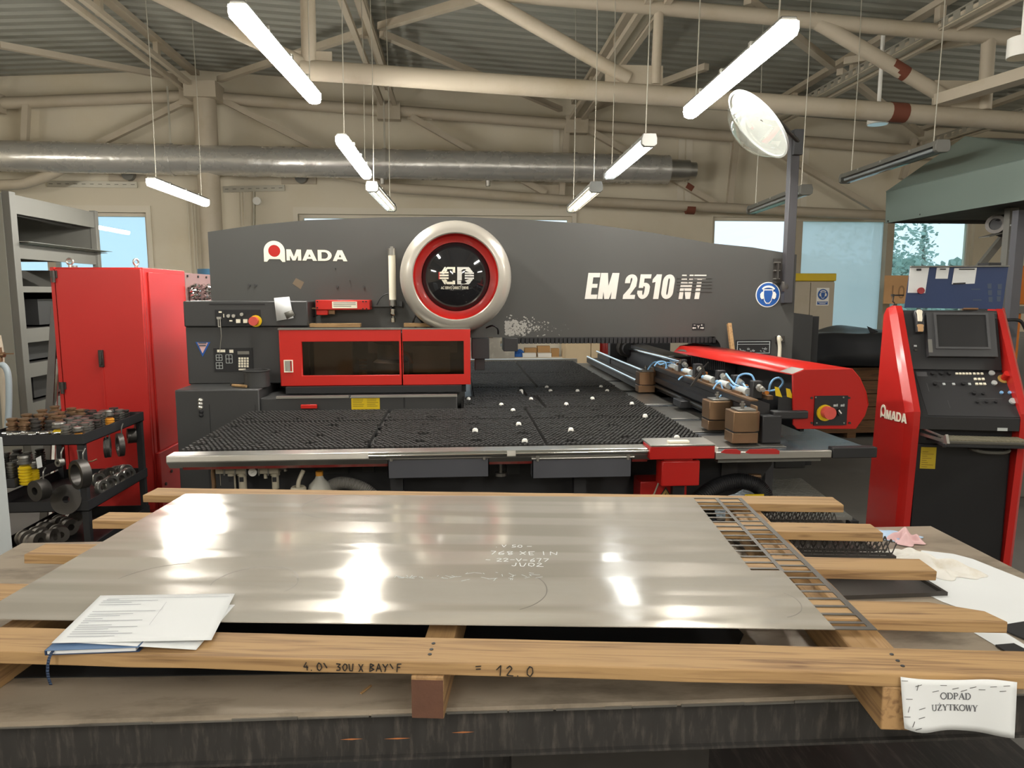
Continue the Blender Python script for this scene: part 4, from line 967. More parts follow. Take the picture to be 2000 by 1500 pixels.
# ================================================================== sheet carriage with the red cover
car = thing('sheet_carriage', 'long red covered carriage with clamps and blue hoses beside the brush panels', 'machine carriage', (1.7, 4.1, .9))
EY = 3.40; ZT = 1.275
nf = [atY(a, b, EY) for a, b in [(1548,731),(1572,721.5),(1665,720),(1680,738),(1692,765),(1697,790),(1690,812),(1672,838),(1557,838),(1549,829)]]
fl = [Vector((1.53, 4.93, ZT-.035)), Vector((1.60, 5.02, ZT)), Vector((1.80, 5.30, ZT))]
mb = MB(); n = len(nf)
mb.add(nf + [p + Vector((0, .012, 0)) for p in nf], [tuple(range(n)), tuple(range(2*n-1, n-1, -1))] + [(i, i+n, (i+1) % n+n, (i+1) % n) for i in range(n)])
endp = part(car, 'end_plate', mb, K['red'], bevel=.003)
rb = [Vector((1.82, 5.0, 1.24)), Vector((1.87, 4.95, 1.16)), Vector((1.87, 4.9, 1.08))]
A, B, C_ = nf[0], nf[1], nf[2]
vs = [A, B, C_, nf[3], nf[4], nf[5]] + [fl[0], fl[1], Vector((1.80, 5.3, ZT)), rb[0], rb[1], rb[2]]
o = part(car, 'cover', MB().add(vs, [(i, i+1, i+7, i+6) for i in range(5)]), K['red_b'])
m = o.modifiers.new('sheet', 'SOLIDIFY'); m.thickness = .006
part(car, 'scuffed_corner', MB().add([A+Vector((-.001,.004,.001)), B+Vector((0,.004,.002)), B+Vector((-.02,.10,.003)), A+Vector((-.012,.12,.002))], [(0,1,2,3)]).add([fl[0]+Vector((.01,-.03,.010)), fl[0]+Vector((.10,-.0,.034)), fl[0]+Vector((.10,-.13,.034)), fl[0]+Vector((.035,-.16,.012))], [(0,1,2,3)]), K['steel'])
part(car, 'inner_panel', MB().box((1.74, 3.45, .95), (1.76, 4.95, 1.235)), K['dark'])
mb = MB(); y = 4.3
while y < 4.92: mb.box((1.66, y, 1.15), (1.73, y+.012, 1.235)); y += .034
part(car, 'cable_chain', mb, K['rubber'])
part(car, 'hazard_stripe', MB().box((1.60, 3.412, 1.04), (1.73, 3.416, 1.14)), K['dark'])
p0 = atY(1512, 755, 3.41); mb = MB()
for k in range(2):
    a = 1513 + 22*k; mb.add([atY(a, 755+3*k, 3.41), atY(a+8, 757+3*k, 3.41), atY(a+15, 776+3*k, 3.41), atY(a+2, 773+2*k, 3.41)], [(0,1,2,3)])
part(car, 'hazard_stripe', mb, K['yellow'])
# stop panel on the end plate
def eplate(name, par, px0, py0, px1, py1, y, th, mm): 
    a, b = atY(px0, py0, y), atY(px1, py1, y); return part(par, name, MB().box((a.x, y-th, b.z), (b.x, y, a.z)), mm)
sp = eplate('stop_panel', car, 1591, 773, 1652, 830, EY, .006, K['dark'])
def disc(par, name, px_, py_, r, y0, d, mm):
    p = atY(px_, py_, y0); return part(par, name, MB().cyl((p.x, y0, p.z), (p.x, y0-d, p.z), r, 24), mm)
disc(sp, 'stop_ring', 1610, 806, .041, EY-.006, .01, K['yellow']); disc(sp, 'stop_button', 1614, 805, .031, EY-.016, .04, K['stop'])
disc(sp, 'selector', 1640, 804, .018, EY-.006, .015, K['rubber'])
p = atY(1640, 804, EY-.021); part(sp, 'selector_mark', MB().bar(p+Vector((-.005,0,.008)), p+Vector((.010,0,-.010)), .006, .002, (0,1,0)), K['white'])
for (a, b, c, d) in [(1628,790,1633,794),(1634,789,1636,794),(1642,790,1646,794),(1647,789,1649,794)]: eplate('icon', sp, a, b, c, d, EY-.006, .001, K['lgrey'])
for (a, b) in [(1585,777),(1658,777),(1585,826),(1659,826)]: disc(car, 'screw', a, b, .006, EY, .005, K['dsteel'])
for (a, b) in [(1593,776),(1647,776),(1595,826),(1648,826)]: disc(sp, 'screw', a, b, .004, EY-.006, .003, K['alu'])
# clamp bar: black profile along the carriage
pr = [(1.46,1.00),(1.56,1.00),(1.56,1.10),(1.52,1.115),(1.46,1.115),(1.46,1.085),(1.475,1.075),(1.475,1.045),(1.46,1.035)]
part(car, 'clamp_bar', MB().prism(pr, XZ, 3.42, 5.25), mat('black_anodised', '#3d3c3e', .35, .4, var=.15))
part(car, 'bar_edge', MB().box((1.458, 3.42, 1.113), (1.50, 5.25, 1.122)), K['brass'])
part(car, 'lower_rail', MB().box((1.50, 3.45, .925), (1.60, 5.3, .985)), K['black'])
part(car, 'lower_rail', MB().cyl((1.475, 3.5, .965), (1.475, 5.3, .965), .014, 12), K['dsteel'])
part(car, 'saddle', MB().box((1.50, 3.36, .91), (1.60, 3.42, 1.05)).box((1.56, 3.37, 1.03), (1.74, 3.42, 1.07)), K['black'], bevel=.006)
part(car, 'saddle', MB().box((1.40, 4.35, .93), (1.48, 4.5, .975)), K['black'], bevel=.004)
def clamp(y, x, s):
    c = MB(); c.prism([(x,y),(x+.03*s,y-.012*s),(x+.10*s,y-.012*s),(x+.13*s,y+.01*s),(x+.13*s,y+.11*s),(x,y+.11*s)], XY, .975, .975+.095*s)
    t = part(car, 'clamp', c, K['brass'], bevel=.004)
    part(t, 'jaw', MB().box((x-.004, y-.004, .918), (x+.12*s, y+.10*s, .970)), K['brass'], bevel=.003)
    part(t, 'jaw_gap', MB().box((x, y, .966), (x+.12*s, y+.09*s, .978)), K['dark'])
    part(t, 'cap_plate', MB().box((x+.02, y+.005, .975+.095*s), (x+.11*s, y+.09*s, .985+.095*s)), K['steel'], bevel=.002)
    part(t, 'fitting', MB().cyl((x+.06, y+.045, .985+.095*s), (x+.06, y+.045, 1.02+.095*s), .008, 10).cyl((x+.06, y+.045, 1.0+.095*s), (x+.06, y+.045, 1.008+.095*s), .015, 8), K['steel'])
    part(t, 'arm', MB().box((x+.11*s, y+.01, 1.0), (1.47, y+.10*s, 1.10)), K['brass'], bevel=.003)
clamp(3.34, 1.345, 1.05); clamp(3.68, 1.345, 1.05); clamp(5.16, 1.345, 1.0)
# pneumatics on the bar
rn = random.Random(11)
def valve(y, k):
    x = 1.535
    t = part(car, 'valve_block', MB().box((x-.03, y-.02, 1.115), (x+.02, y+.025, 1.205)), K['black'], bevel=.004)
    part(t, 'fitting', MB().cyl((x, y-.02, 1.18), (x-.012, y-.10, 1.172), .012, 10).cyl((x-.012, y-.05, 1.177), (x-.016, y-.075, 1.174), .017, 8), K['alu'])
    part(t, 'fitting', MB().cyl((x+.05, y+.03, 1.14), (x+.045, y-.02, 1.145), .011, 10), mat('copper_fitting%d' % k, '#c98a52', .3, .8))
    part(t, 'cylinder', MB().cyl((x-.025, y+.05, 1.14), (x-.03, y+.17, 1.14), .02, 14), K['lgrey'])
    part(t, 'cylinder', MB().cyl((x-.03, y+.17, 1.14), (x-.032, y+.22, 1.14), .012, 12), K['bluehose'])
    part(t, 'lug', MB().box((x-.055, y+.08, 1.12), (x-.035, y+.20, 1.135)).box((x+.03, y-.06, 1.115), (x+.06, y+.05, 1.135)), K['brass'])
for k, y in enumerate((3.52, 3.78, 4.02, 4.42, 4.72, 5.0)): valve(y, k)
def hose(*pts): part(car, 'air_hose', MB().tube(curve3([atY(a, b, y) for a, b, y in pts], 6), .0055, 8), K['bluehose'])
hose((1418,730,3.8),(1424,738,3.76),(1431,747,3.72),(1437,752,3.68),(1450,756,3.66),(1462,756,3.64))
hose((1437,749,3.72),(1443,735,3.72),(1455,730,3.70),(1468,733,3.66),(1474,744,3.64),(1478,746,3.62),(1486,760,3.6),(1496,764,3.58),(1508,763,3.56),(1520,759,3.54),(1529,748,3.52),(1526,740,3.52),(1519,738,3.52),(1510,742,3.52),(1504,752,3.52),(1502,763,3.52))
hose((1452,750,3.66),(1457,758,3.62),(1458,770,3.58),(1461,782,3.54),(1461,790,3.52),(1456,795,3.5))
hose((1409,752,3.85),(1412,762,3.84),(1410,771,3.82),(1402,777,3.8)); hose((1393,760,3.9),(1400,750,3.9),(1408,748,3.9),(1411,757,3.88))
hose((1278,715,4.9),(1284,708,4.9),(1295,706,4.9),(1301,712,4.9),(1300,720,4.9)); hose((1265,722,5.1),(1272,712,5.1),(1281,707,5.05),(1290,712,5.0),(1305,708,4.95),(1318,712,4.9),(1315,722,4.9))
hose((1425,750,3.76),(1433,756,3.74),(1446,760,3.7),(1456,760,3.68)); hose((1300,716,4.9),(1308,722,4.9),(1318,720,4.85))
hose((1325,742,4.5),(1332,736,4.5),(1345,734,4.45),(1356,740,4.4)); hose((1365,748,4.2),(1374,742,4.2),(1385,744,4.15),(1392,752,4.1))
part(car, 'brace_rod', MB().bar(atY(1350,755,4.2), atY(1372,723,4.2), .012, .012), K['dsteel'])
part(car, 'brace_rod', MB().bar(atY(1370,712,4.2), atY(1378,734,4.2), .012, .012), K['dsteel']); part(car, 'brace_rod', MB().bar(atY(1355,738,4.3), atY(1384,707,4.3), .006, .006), K['dsteel'])
# ball screw and guide rods reaching to the far side
def rod(a, b, r, m_, name='guide_rod'): part(car, name, MB().cyl(a, b, r, 12), m_)
rod(Vector((1.36, 5.3, .99)), Vector((1.36, 7.35, .99)), .012, K['chrome']); rod(Vector((1.47, 5.2, 1.04)), Vector((1.47, 7.4, 1.04)), .013, K['chrome'])
part(car, 'rail_web', MB().box((1.36, 5.3, .93), (1.47, 7.4, .975)).box((1.475, 5.25, .93), (1.56, 7.4, 1.02)), K['dsteel'])
p = atY(1227, 681, 6.6); q_ = atY(1330, 706, 4.6)
rod(p, q_, .014, K['chrome'], 'ball_screw')
rod(p + Vector((0,.02,0)), p + Vector((0,.16,0)), .085, K['dsteel'], 'screw_housing'); rod(p + Vector((0,-.05,0)), p + Vector((0,.03,0)), .06, K['black'], 'screw_housing')
part(car, 'rear_bracket', MB().box((p.x-.14, 6.75, .91), (p.x+.45, 6.85, p.z+.11)), K['black'])
part(car, 'rear_cover', MB().box((1.62, 5.3, .94), (1.78, 6.7, 1.17)), K['black'])

# ================================================================== mirror, sign, notes on the press
t = thing('convex_mirror', 'round convex safety mirror on a tall grey post at the press end', 'mirror', (2.32, 4.95, 1.58))
a, b = atY(1538, 592, 4.95), atY(1551, 255, 4.95); px0 = a.x
part(t, 'post', MB().box((px0-.035, 4.93, a.z), (px0+.028, 4.99, b.z)), mat('post_grey', '#444346', .45, .3), bevel=.003)
part(t, 'post_bracket', MB().box((px0-.03, 4.90, b.z-.17), (px0+.035, 4.93, b.z)), K['black'], bevel=.002)
A = atY(1517, 513, 4.97); B = atY(1519, 545, 4.97)
part(t, 'mount', MB().box((A.x-.012, 4.985, B.z-.03), (A.x+.05, 4.999, A.z+.03)).box((A.x, 4.95, B.z), (A.x+.01, 4.99, A.z)), K['dsteel'])
for z in (A.z, (A.z+B.z)/2, B.z): part(t, 'bolt', MB().cyl((A.x-.02, 4.975, z), (A.x+.03, 4.975, z), .006, 8), K['steel'])
cM = atY(1481, 243, 4.72)
vM = (cM - CAM_P).normalized(); eM = (RT*-.75 + UP*-.66); eM = (eM - vM*eM.dot(vM)).normalized()
nM = (eM*.925 - vM*.38).normalized()
maj = vM.cross(eM).normalized(); mnr = nM.cross(maj)
MM = Matrix(((maj.x,mnr.x,nM.x,cM.x),(maj.y,mnr.y,nM.y,cM.y),(maj.z,mnr.z,nM.z,cM.z),(0,0,0,1)))
rM = .262
mm_ = bpy.data.materials.new('acrylic_mirror'); mm_.use_nodes = True; nt = mm_.node_tree; b_ = nt.nodes['Principled BSDF']
b_.inputs['Base Color'].default_value = (.86,.85,.82,1); b_.inputs['Metallic'].default_value = .75; b_.inputs['Roughness'].default_value = .08

nt.nodes.remove(b_); o_ = nt.nodes['Material Output']; tr_ = nt.nodes.new('ShaderNodeBsdfTransparent'); tr_.inputs[0].default_value = (.92,.91,.88,1)
gl_ = nt.nodes.new('ShaderNodeBsdfGlossy'); gl_.inputs['Color'].default_value = (.85,.84,.8,1); gl_.inputs['Roughness'].default_value = .05; mx_ = nt.nodes.new('ShaderNodeMixShader'); mx_.inputs[0].default_value = .38
nt.links.new(tr_.outputs[0], mx_.inputs[1]); nt.links.new(gl_.outputs[0], mx_.inputs[2]); nt.links.new(mx_.outputs[0], o_.inputs[0])
part(t, 'mirror_dome', MB().lathe([(rM*math.sin(R(62)*k/14)/math.sin(R(62)), rM*.60*(math.cos(R(62)*k/14)-math.cos(R(62)))/(1-math.cos(R(62)))) for k in range(15)], MM, 48, cap=False), mm_)
part(t, 'mirror_rim', MB().lathe([(rM-.006,-.006),(rM+.008,-.006),(rM+.008,.008),(rM-.006,.008)], MM, 48, close=True), K['lgrey'])
part(t, 'mirror_back', MB().lathe([(rM,-.005),(.05,-.03),(0,-.03)], MM, 32, cap=False), K['lgrey'])
part(t, 'mirror_arm', MB().tube(curve3([cM-nM*.03, cM-nM*.10, Vector((px0, 4.91, b.z-.08))], 6), .014, 10), K['dsteel'])
p = atY(1525, 664, 4.98); 
part(press, 'hook_lamp', MB().tube(curve3([p+Vector((-.005,0,-.13)), p+Vector((-.01,-.01,-.05)), p+Vector((-.025,-.02,.02)), p], 6), .013, 10), K['cream'])
part(press, 'hook_lamp', MB().box((p.x-.035, 4.97, p.z-.02), (p.x+.025, 4.998, p.z+.03)), K['dsteel'], bevel=.004)
part(press, 'grease_fitting', MB().lathe([(.0,.05),(.028,.04),(.034,.0),(.028,-.03),(.0,-.03)], Matrix.Translation(atY(1533, 561, 4.96)), 14), K['dsteel'])
a, b = atY(1424, 632, 4.93), atY(1431, 690, 4.85)
solo('wooden_stick', 'slim bare wooden stick leaning on the press behind the red carriage cover', 'stick', MB().bar(a, b, .026, .026), K['wood_y'])

def round_sign(cx, cy, y, r, name, label, rect=False):
    p = atY(cx, cy, y)
    t = thing(name, label, 'safety sign', (p.x, y, p.z-r))
    if rect: part(t, 'plate', MB().box((p.x-r*1.12, y-.002, p.z-r*1.9), (p.x+r*1.12, y, p.z+r*1.12)), K['white'])
    F = lambda d: Matrix.Translation((p.x, y-d, p.z)) @ Matrix.Rotation(R(90), 4, 'X')
    part(t, 'border', MB().lathe([(r,-.001),(r,.001),(0,.001)], F(.002), 40), K['white'])
    part(t, 'disc', MB().lathe([(r*.93,0),(r*.93,.001),(0,.001)], F(.0032), 40), K['signblue'])
    s_ = r
    G2 = lambda pts, d=.0045: MB().prism([(p.x+u*s_, p.z+v*s_) for u, v in pts], XZ, y-d, y-d-.0012)
    part(t, 'head', G2([(-.40,.42),(.40,.42),(.44,.1),(.30,-.50),(.14,-.72),(-.14,-.72),(-.30,-.50),(-.44,.1)]), K['white'])
    part(t, 'face', G2([(-.33,.34),(.33,.34),(.37,.1),(.25,-.46),(.11,-.63),(-.11,-.63),(-.25,-.46),(-.37,.1)], .006), K['signblue'])
    o_ = [(math.cos(R(a_)), math.sin(R(a_))) for a_ in range(20, 161, 10)]
    part(t, 'headband', G2([(u*.58, v*.40+.32) for u, v in o_] + [(u*.46, v*.26+.30) for u, v in o_[::-1]], .007), K['white'])
    for s in (-1, 1): part(t, 'ear_cup', G2([(s*.36,.18),(s*.52,.24),(s*.66,.05),(s*.64,-.22),(s*.52,-.36),(s*.36,-.30)], .008), K['white'])
    if rect:
        part(t, 'text_bar', MB().box((p.x-r*.95, y-.0035, p.z-r*1.75), (p.x+r*.95, y-.002, p.z-r*1.2)), K['signblue'])
        mb = MB()
        for k in range(2): mb.box((p.x-r*(.8-.25*k), y-.0042, p.z-r*(1.40+.2*k)), (p.x+r*(.8-.25*k), y-.0034, p.z-r*(1.31+.2*k)))
        part(t, 'lettering', mb, K['white'])
round_sign(1499.5, 575.5, FY-.0005, .090, 'hearing_protection_sign', 'round blue hearing protection sign on the dark grey press')
A = [atY(a, b, y) for a, b, y in [(535,582,4.75),(565,579.5,4.75),(573.5,621,4.74),(540.5,627,4.74)]]
o = solo('note_sheet', 'small blank white note stuck on the operator side of the press', 'note', MB().add(A, [(0,1,2,3)]), K['paper'])
m = o.modifiers.new('sheet', 'SOLIDIFY'); m.thickness = .001
B = [atY(a, b, 4.738) for a, b in [(555,611),(570,605.5),(576,615.5),(560,623.5)]]
o = solo('magnet', 'dark square magnet pinning the white note', 'magnet', MB().add(B, [(0,1,2,3)]), mat('grey_magnet', '#6b6962', .5, .4))
m = o.modifiers.new('sheet', 'SOLIDIFY'); m.thickness = .006; m.offset = 1
# bowl and tools on the lower cabinet
p = atZ(498, 757, 1.06)
t = thing('metal_pot', 'dark open metal pot standing on the press lower cabinet', 'pot', (p.x, p.y, 1.06))
part(t, 'wall', MB().lathe([(.078,0),(.078,.095),(.084,.10),(.084,.106),(.068,.106),(.068,.01),(.0,.01)], Matrix.Translation((p.x, 4.62, 1.061)), 36), K['frame_d'])
t.location = (p.x, 4.62, 1.06); W[t] = Matrix.Translation(t.location)
for ch_ in t.children: ch_.data.transform(Matrix.Translation(Vector((0, p.y-4.62, 0))))
a, b = atZ(436, 755, 1.075), atZ(474, 758, 1.075)
solo('file_tool', 'dark flat steel file lying beside the metal pot', 'file', MB().bar((a.x, 4.66, 1.072), (b.x, 4.60, 1.072), .012, .018), K['dsteel'])
solo('tool_stub', 'short wooden tool handle lying beside the metal pot', 'handle', MB().tube([(a.x+.03, 4.60, 1.072), (b.x-.01, 4.54, 1.072)], .009, 10), K['wood'])
# ================================================================== control console
cx0, cy0 = 2.275, 3.30; ca = R(-12.5)
con = thing('control_console', 'red sided machine control console with dark screen and key panel', 'control console', (cx0, cy0, 0), ca)
CW = .455
prof_i = [(.055,.0),(.50,.0),(.44,1.02),(.415,1.545),(.375,1.585),(.325,1.585),(.295,1.55),(.0,1.07),(-.002,1.0)]
prof_o = [(.085,.0),(.49,.0),(.43,1.02),(.405,1.535),(.37,1.57),(.345,1.57),(.325,1.535),(.036,1.06),(.034,1.0)]
def side(x_in, s):
    n = len(prof_i); mb = MB()
    vs = [(x_in, u, v) for u, v in prof_i] + [(x_in+s*.03, u, v) for u, v in prof_i] + [(x_in+s*.058, u, v) for u, v in prof_o]
    fs = [tuple(range(n)), tuple(range(3*n-1, 2*n-1, -1))]
    for k in (0, 1): fs += [(k*n+i, (k+1)*n+i, (k+1)*n+(i+1) % n, k*n+(i+1) % n) for i in range(n)]
    return part(con, 'side_panel', mb.add(vs, fs), K['red'], local=True, smooth=False)
L_ = side(0, -1); side(CW, 1)
D_ = K['dark']
part(con, 'cabinet', MB().box((.002, .06, .02), (CW-.002, .43, .985)), mat('satin_black', '#18181a', .42), local=True)
part(con, 'door', MB().box((.012, .045, .04), (CW-.012, .06, .90)), mat('satin_black_door', '#1c1c1e', .38, spec=.4), local=True, bevel=.003)
part(con, 'key_housing', MB().prism([(.0,.985),(.0,1.045),(.21,1.262),(.42,1.262),(.42,.985)], lambda u, v, w_: (w_, u, v), .002, CW-.002), mat('console_black', '#242426', .42), local=True)
part(con, 'screen_housing', MB().prism([(.20,1.262),(.30,1.56),(.42,1.56),(.42,1.262)], lambda u, v, w_: (w_, u, v), .002, CW-.002), mat('console_black_upper', '#1e1e20', .5), local=True)
Wc = W[con]
def plane_pt(px_, py_, a, b):
    """pixel onto the slanted local plane through y-z points a, b"""
    t_ = Vector((0, b[0]-a[0], b[1]-a[1])).normalized(); n_ = Vector((0, -t_.z, t_.y))
    if n_.y > 0: n_ = -n_
    P0 = Wc @ Vector((0, a[0], a[1])); N_ = Wc.to_3x3() @ n_; d = ray(px_, py_)
    return CAM_P + d*((P0-CAM_P).dot(N_)/d.dot(N_)), N_, Wc.to_3x3() @ Vector((1,0,0)), Wc.to_3x3() @ t_
KP = ((.0,1.045),(.21,1.262)); SPl = ((.20,1.262),(.30,1.56))
def kbox(px_, py_, w_, h_, d_, m_, name, pl=KP, par=con):
    p, N_, U_, V_ = plane_pt(px_, py_, *pl)
    vs = []
    for e in (0, d_):
        for (a, b) in ((-1,-1),(1,-1),(1,1),(-1,1)): vs.append(p + U_*a*w_/2 + V_*b*h_/2 + N_*e)
    return part(par, name, MB().add(vs, [(0,3,2,1),(4,5,6,7),(0,1,5,4),(1,2,6,5),(2,3,7,6),(3,0,4,7)]), m_)
def kcyl(px_, py_, r, d_, m_, name, par=con):
    p, N_, U_, V_ = plane_pt(px_, py_, *KP); return part(par, name, MB().cyl(p, p+N_*d_, r, 16), m_)
panel = kbox(1890, 770, CW-.02, .27, .002, mat('key_panel_black', '#2d2d2f', .45), 'key_panel')
for x in (1868,1874.5,1881,1887.5,1894): kbox(x, 731, .011, .011, .008, K['cream'], 'key', par=panel)
for x in (1902,1909.5,1917): kbox(x, 731, .011, .011, .008, K['cream'], 'key', par=panel)
for j in range(2):
    for i in range(3): kbox(1904+7.6*i+3*j, 741.5+9.5*j, .012, .012, .008, K['cream'], 'key', par=panel)
for (a, b) in [(1820,731),(1837,731),(1853,731),(1825,751),(1880,751),(1901,769)]: kcyl(a, b, .010, .015, K['rubber'], 'knob', panel)
for (a, b) in [(1843,751),(1862,751),(1893,751)]: kbox(a, b, .012, .012, .006, K['lgrey'], 'key', par=panel)
kcyl(1936, 730, .014, .01, K['lgrey'], 'dial', panel); kcyl(1941, 749, .013, .01, K['lgrey'], 'dial', panel)
kcyl(1959, 741, .026, .006, mat('amber_ring', '#a88a4a', .5), 'stop_ring', panel); kcyl(1960, 740, .016, .045, K['red_b'], 'stop_button', panel)
for (a, b) in [(1902,770),(1919,770),(1908,786),(1926,786),(1944,786)]: kcyl(a, b, .008, .012, K['rubber'], 'knob', panel)
for (a, b) in [(1955,768),(1971,768)]: kcyl(a, b, .008, .01, K['bluehose'], 'lit_key', panel)
kcyl(1977, 785, .016, .012, K['lgrey'], 'dial', panel)
for (a, b, w_, h_) in [(1800,731,.05,.03),(1842,745,.10,.002),(1893,745,.07,.002),(1812,757,.002,.05),(1935,779,.11,.002),(1853,790,.002,.05),(1850,722,.12,.002)]: kbox(a, b, w_, h_, .0025, mat('grey_print', '#4a4a4c', .6), 'printed_line', par=panel)
# monitor
mon = kbox(1872, 656, .325, .235, .035, mat('monitor_grey', '#3a3a3c', .5), 'monitor', SPl)
p, N_, U_, V_ = plane_pt(1872, 652, *SPl); p = p + N_*.0352
def onp(x, y, d): return p + U_*x + V_*y + N_*d
part(mon, 'screen', MB().add([onp(-.118,-.080,.001), onp(.118,-.080,.001), onp(.118,.09,.001), onp(-.118,.09,.001)], [(0,1,2,3)]), mat('dark_screen', '#2e2e30', .22, var=.05), smooth=False)
mb = MB()
for (a, b, c, d) in [(-.13,-.09,.13,-.08),(-.13,.09,.13,.10),(-.13,-.08,-.118,.09),(.118,-.08,.13,.09)]:
    mb.add([onp(a,b,0), onp(c,b,0), onp(c,d,0), onp(a,d,0), onp(a,b,.006), onp(c,b,.006), onp(c,d,.006), onp(a,d,.006)], [(4,5,6,7),(0,1,5,4),(1,2,6,5),(2,3,7,6),(3,0,4,7)])
part(mon, 'screen_bezel', mb, mat('bezel_grey', '#48484a', .45))
part(mon, 'side_strip', MB().add([onp(-.165,-.11,.001), onp(-.145,-.11,.001), onp(-.145,-.04,.001), onp(-.165,-.04,.001)], [(0,1,2,3)]), K['grey'])
for (a, b) in [(1787,676),(1788,684)]: kbox(a, b, .014, .009, .006, K['lgrey'] if b < 680 else K['dsteel'], 'switch', SPl)
kcyl(1944, 705, .008, .006, K['bluehose'], 'lit_key')
for b in (613, 622): kbox(1940, b, .03, .004, .004, K['frame_d'], 'vent_slot', SPl)
kbox(1893, 605, .07, .008, .02, K['brass'], 'latch', SPl)
# maker lettering on the camera-left side panel
ux = Wc.to_3x3() @ Vector((0,-1,0)); O = Wc @ Vector((-.0585, .355, 1.015))
p1 = plane = None
def on_side(px_, py_):
    P0 = Wc @ Vector((-.0585, 0, 0)); N2 = Wc.to_3x3() @ Vector((-1,0,0)); d = ray(px_, py_); return CAM_P + d*((P0-CAM_P).dot(N2)/d.dot(N2))
m1, m2 = MB(), MB()
A = on_side(1720, 815); B = on_side(1772, 828); ud = (B-A).normalized(); vd = Vector((0,0,1)); vd = (vd - ud*vd.dot(ud)).normalized()
Lh = (B-A).length
logo_a(m1, m2, A, ud, vd, Lh*.205, hole=True); block(m1, 'MADA', A+ud*Lh*.23, ud, vd, Lh*.135, gap=.08, wide=1.0)
part(con, 'maker_lettering', m1, K['cream'])
# keyboard tray
part(con, 'tray', MB().box((.06,-.13,.925), (CW+.02,.05,.938)), D_, local=True)
kb = part(con, 'keyboard', MB().box((.085,-.125,.938), (CW+.0,.0,.952)), mat('keyboard_grey', '#4a473f', .6), local=True, bevel=.003)
mb = MB()
for j in range(6):
    for i in range(20): mb.box((.092+i*.0178, -.118+j*.019, .952), (.092+i*.0178+.0145, -.118+j*.019+.0155, .958))
part(kb, 'keys', mb, mat('dirty_keys', '#6f6a58', .6, var=.35, scale=60), local=True, smooth=False)
part(con, 'slide_rail', MB().bar((.02,.03,.955),(.075,-.11,.947),.008,.014).bar((.02,.03,.985),(.075,-.11,.965),.006,.008).bar((.075,-.125,.93),(.075,-.10,.97),.012,.05), K['alu'], local=True)
part(con, 'handle', MB().tube(curve3([(.26,.04,.885),(.265,.01,.885),(.30,-.012,.88),(.38,-.012,.88),(.42,.01,.885),(.425,.04,.885)],5), .009, 10), K['grey'], local=True)
lb = part(con, 'label', MB().box((.033,.0435,.775),(.105,.045,.885)), mat('faded_yellow_label', '#b39a18', .6), local=True)
mb = MB(); rn = random.Random(8)
for k in range(8): mb.box((.04,.0428,.86-.011*k),(.04+rn.uniform(.02,.055),.0435,.862-.011*k))
part(lb, 'lettering', mb, mat('brown_ink_2', '#6f4a1c', .7), local=True)
part(con, 'small_plate', MB().box((.355,-.002,.985),(.40,.0,1.0)), K['lgrey'], local=True)
# things hung on the console
p, N_, U_, V_ = plane_pt(1791, 633, *SPl); p = p + N_*.012
t = thing('handheld_remote', 'pale worn handheld remote hanging beside the console screen', 'remote control', tuple(p))
out = [(-.018,-.055),(.016,-.058),(.022,-.02),(.021,.02),(.026,.05),(.02,.066),(0,.072),(-.018,.066),(-.024,.05),(-.018,.02)]
def slab(outl, e0, e1):
    n = len(outl); mb = MB(); mb.add([p+U_*u+V_*v+N_*e0 for u, v in outl] + [p+U_*u+V_*v+N_*e1 for u, v in outl], [tuple(range(n)), tuple(range(2*n-1, n-1, -1))] + [(i, i+n, (i+1) % n+n, (i+1) % n) for i in range(n)]); return mb
part(t, 'body', slab(out, 0, .028), K['black'], bevel=.006)
part(t, 'face', slab([(u*.62-.002, v*.5+.03) for u, v in out], .028, .033), K['cream'], bevel=.002)
part(t, 'grip', slab([(u*.7-.002, v*.32-.035) for u, v in out], .028, .032), mat('worn_tan', '#b08a60', .6), bevel=.002)
# blue board above the screen
Q = lambda px_, py_, d=0: plane_pt(px_, py_, (.315,1.56), (.33,1.80))
def quad(pts, d, th=.0015):
    vs = []
    for e in (d, d+th):
        for a, b in pts:
            p_, n2, _, _ = Q(a, b); vs.append(p_ + n2*e)
    n = len(pts)
    return MB().add(vs, [tuple(range(n)), tuple(range(2*n-1, n-1, -1))] + [(i, i+n, (i+1) % n+n, (i+1) % n) for i in range(n)])
part(con, 'sheet_board', quad([(1777,521),(1969,520),(1957,604),(1766,601)], 0, .003), K['blue'], label='dark blue sheet metal board')
part(con, 'board_edge', quad([(1777,520),(1969,519),(1969,521.5),(1777,522.5)], -.002, .02), K['grey'])
rn = random.Random(5); mb = MB()
for (a, b) in [(1932,559),(1934,585),(1952,560),(1950,584),(1933,572),(1951,572),(1905,565),(1908,586)]:
    w_ = 4 if a > 1920 else 9; h_ = 5 if a > 1920 else 1
    mb2 = quad([(a-w_,b-h_),(a+w_,b-h_*1.1),(a+w_*.9,b+h_),(a-w_*.9,b+h_*.9)], .003, .0006); mb.add(mb2.v, mb2.f)
part(con, 'glue_mark', mb, mat('grey_glue', '#3f4a5c', .7))
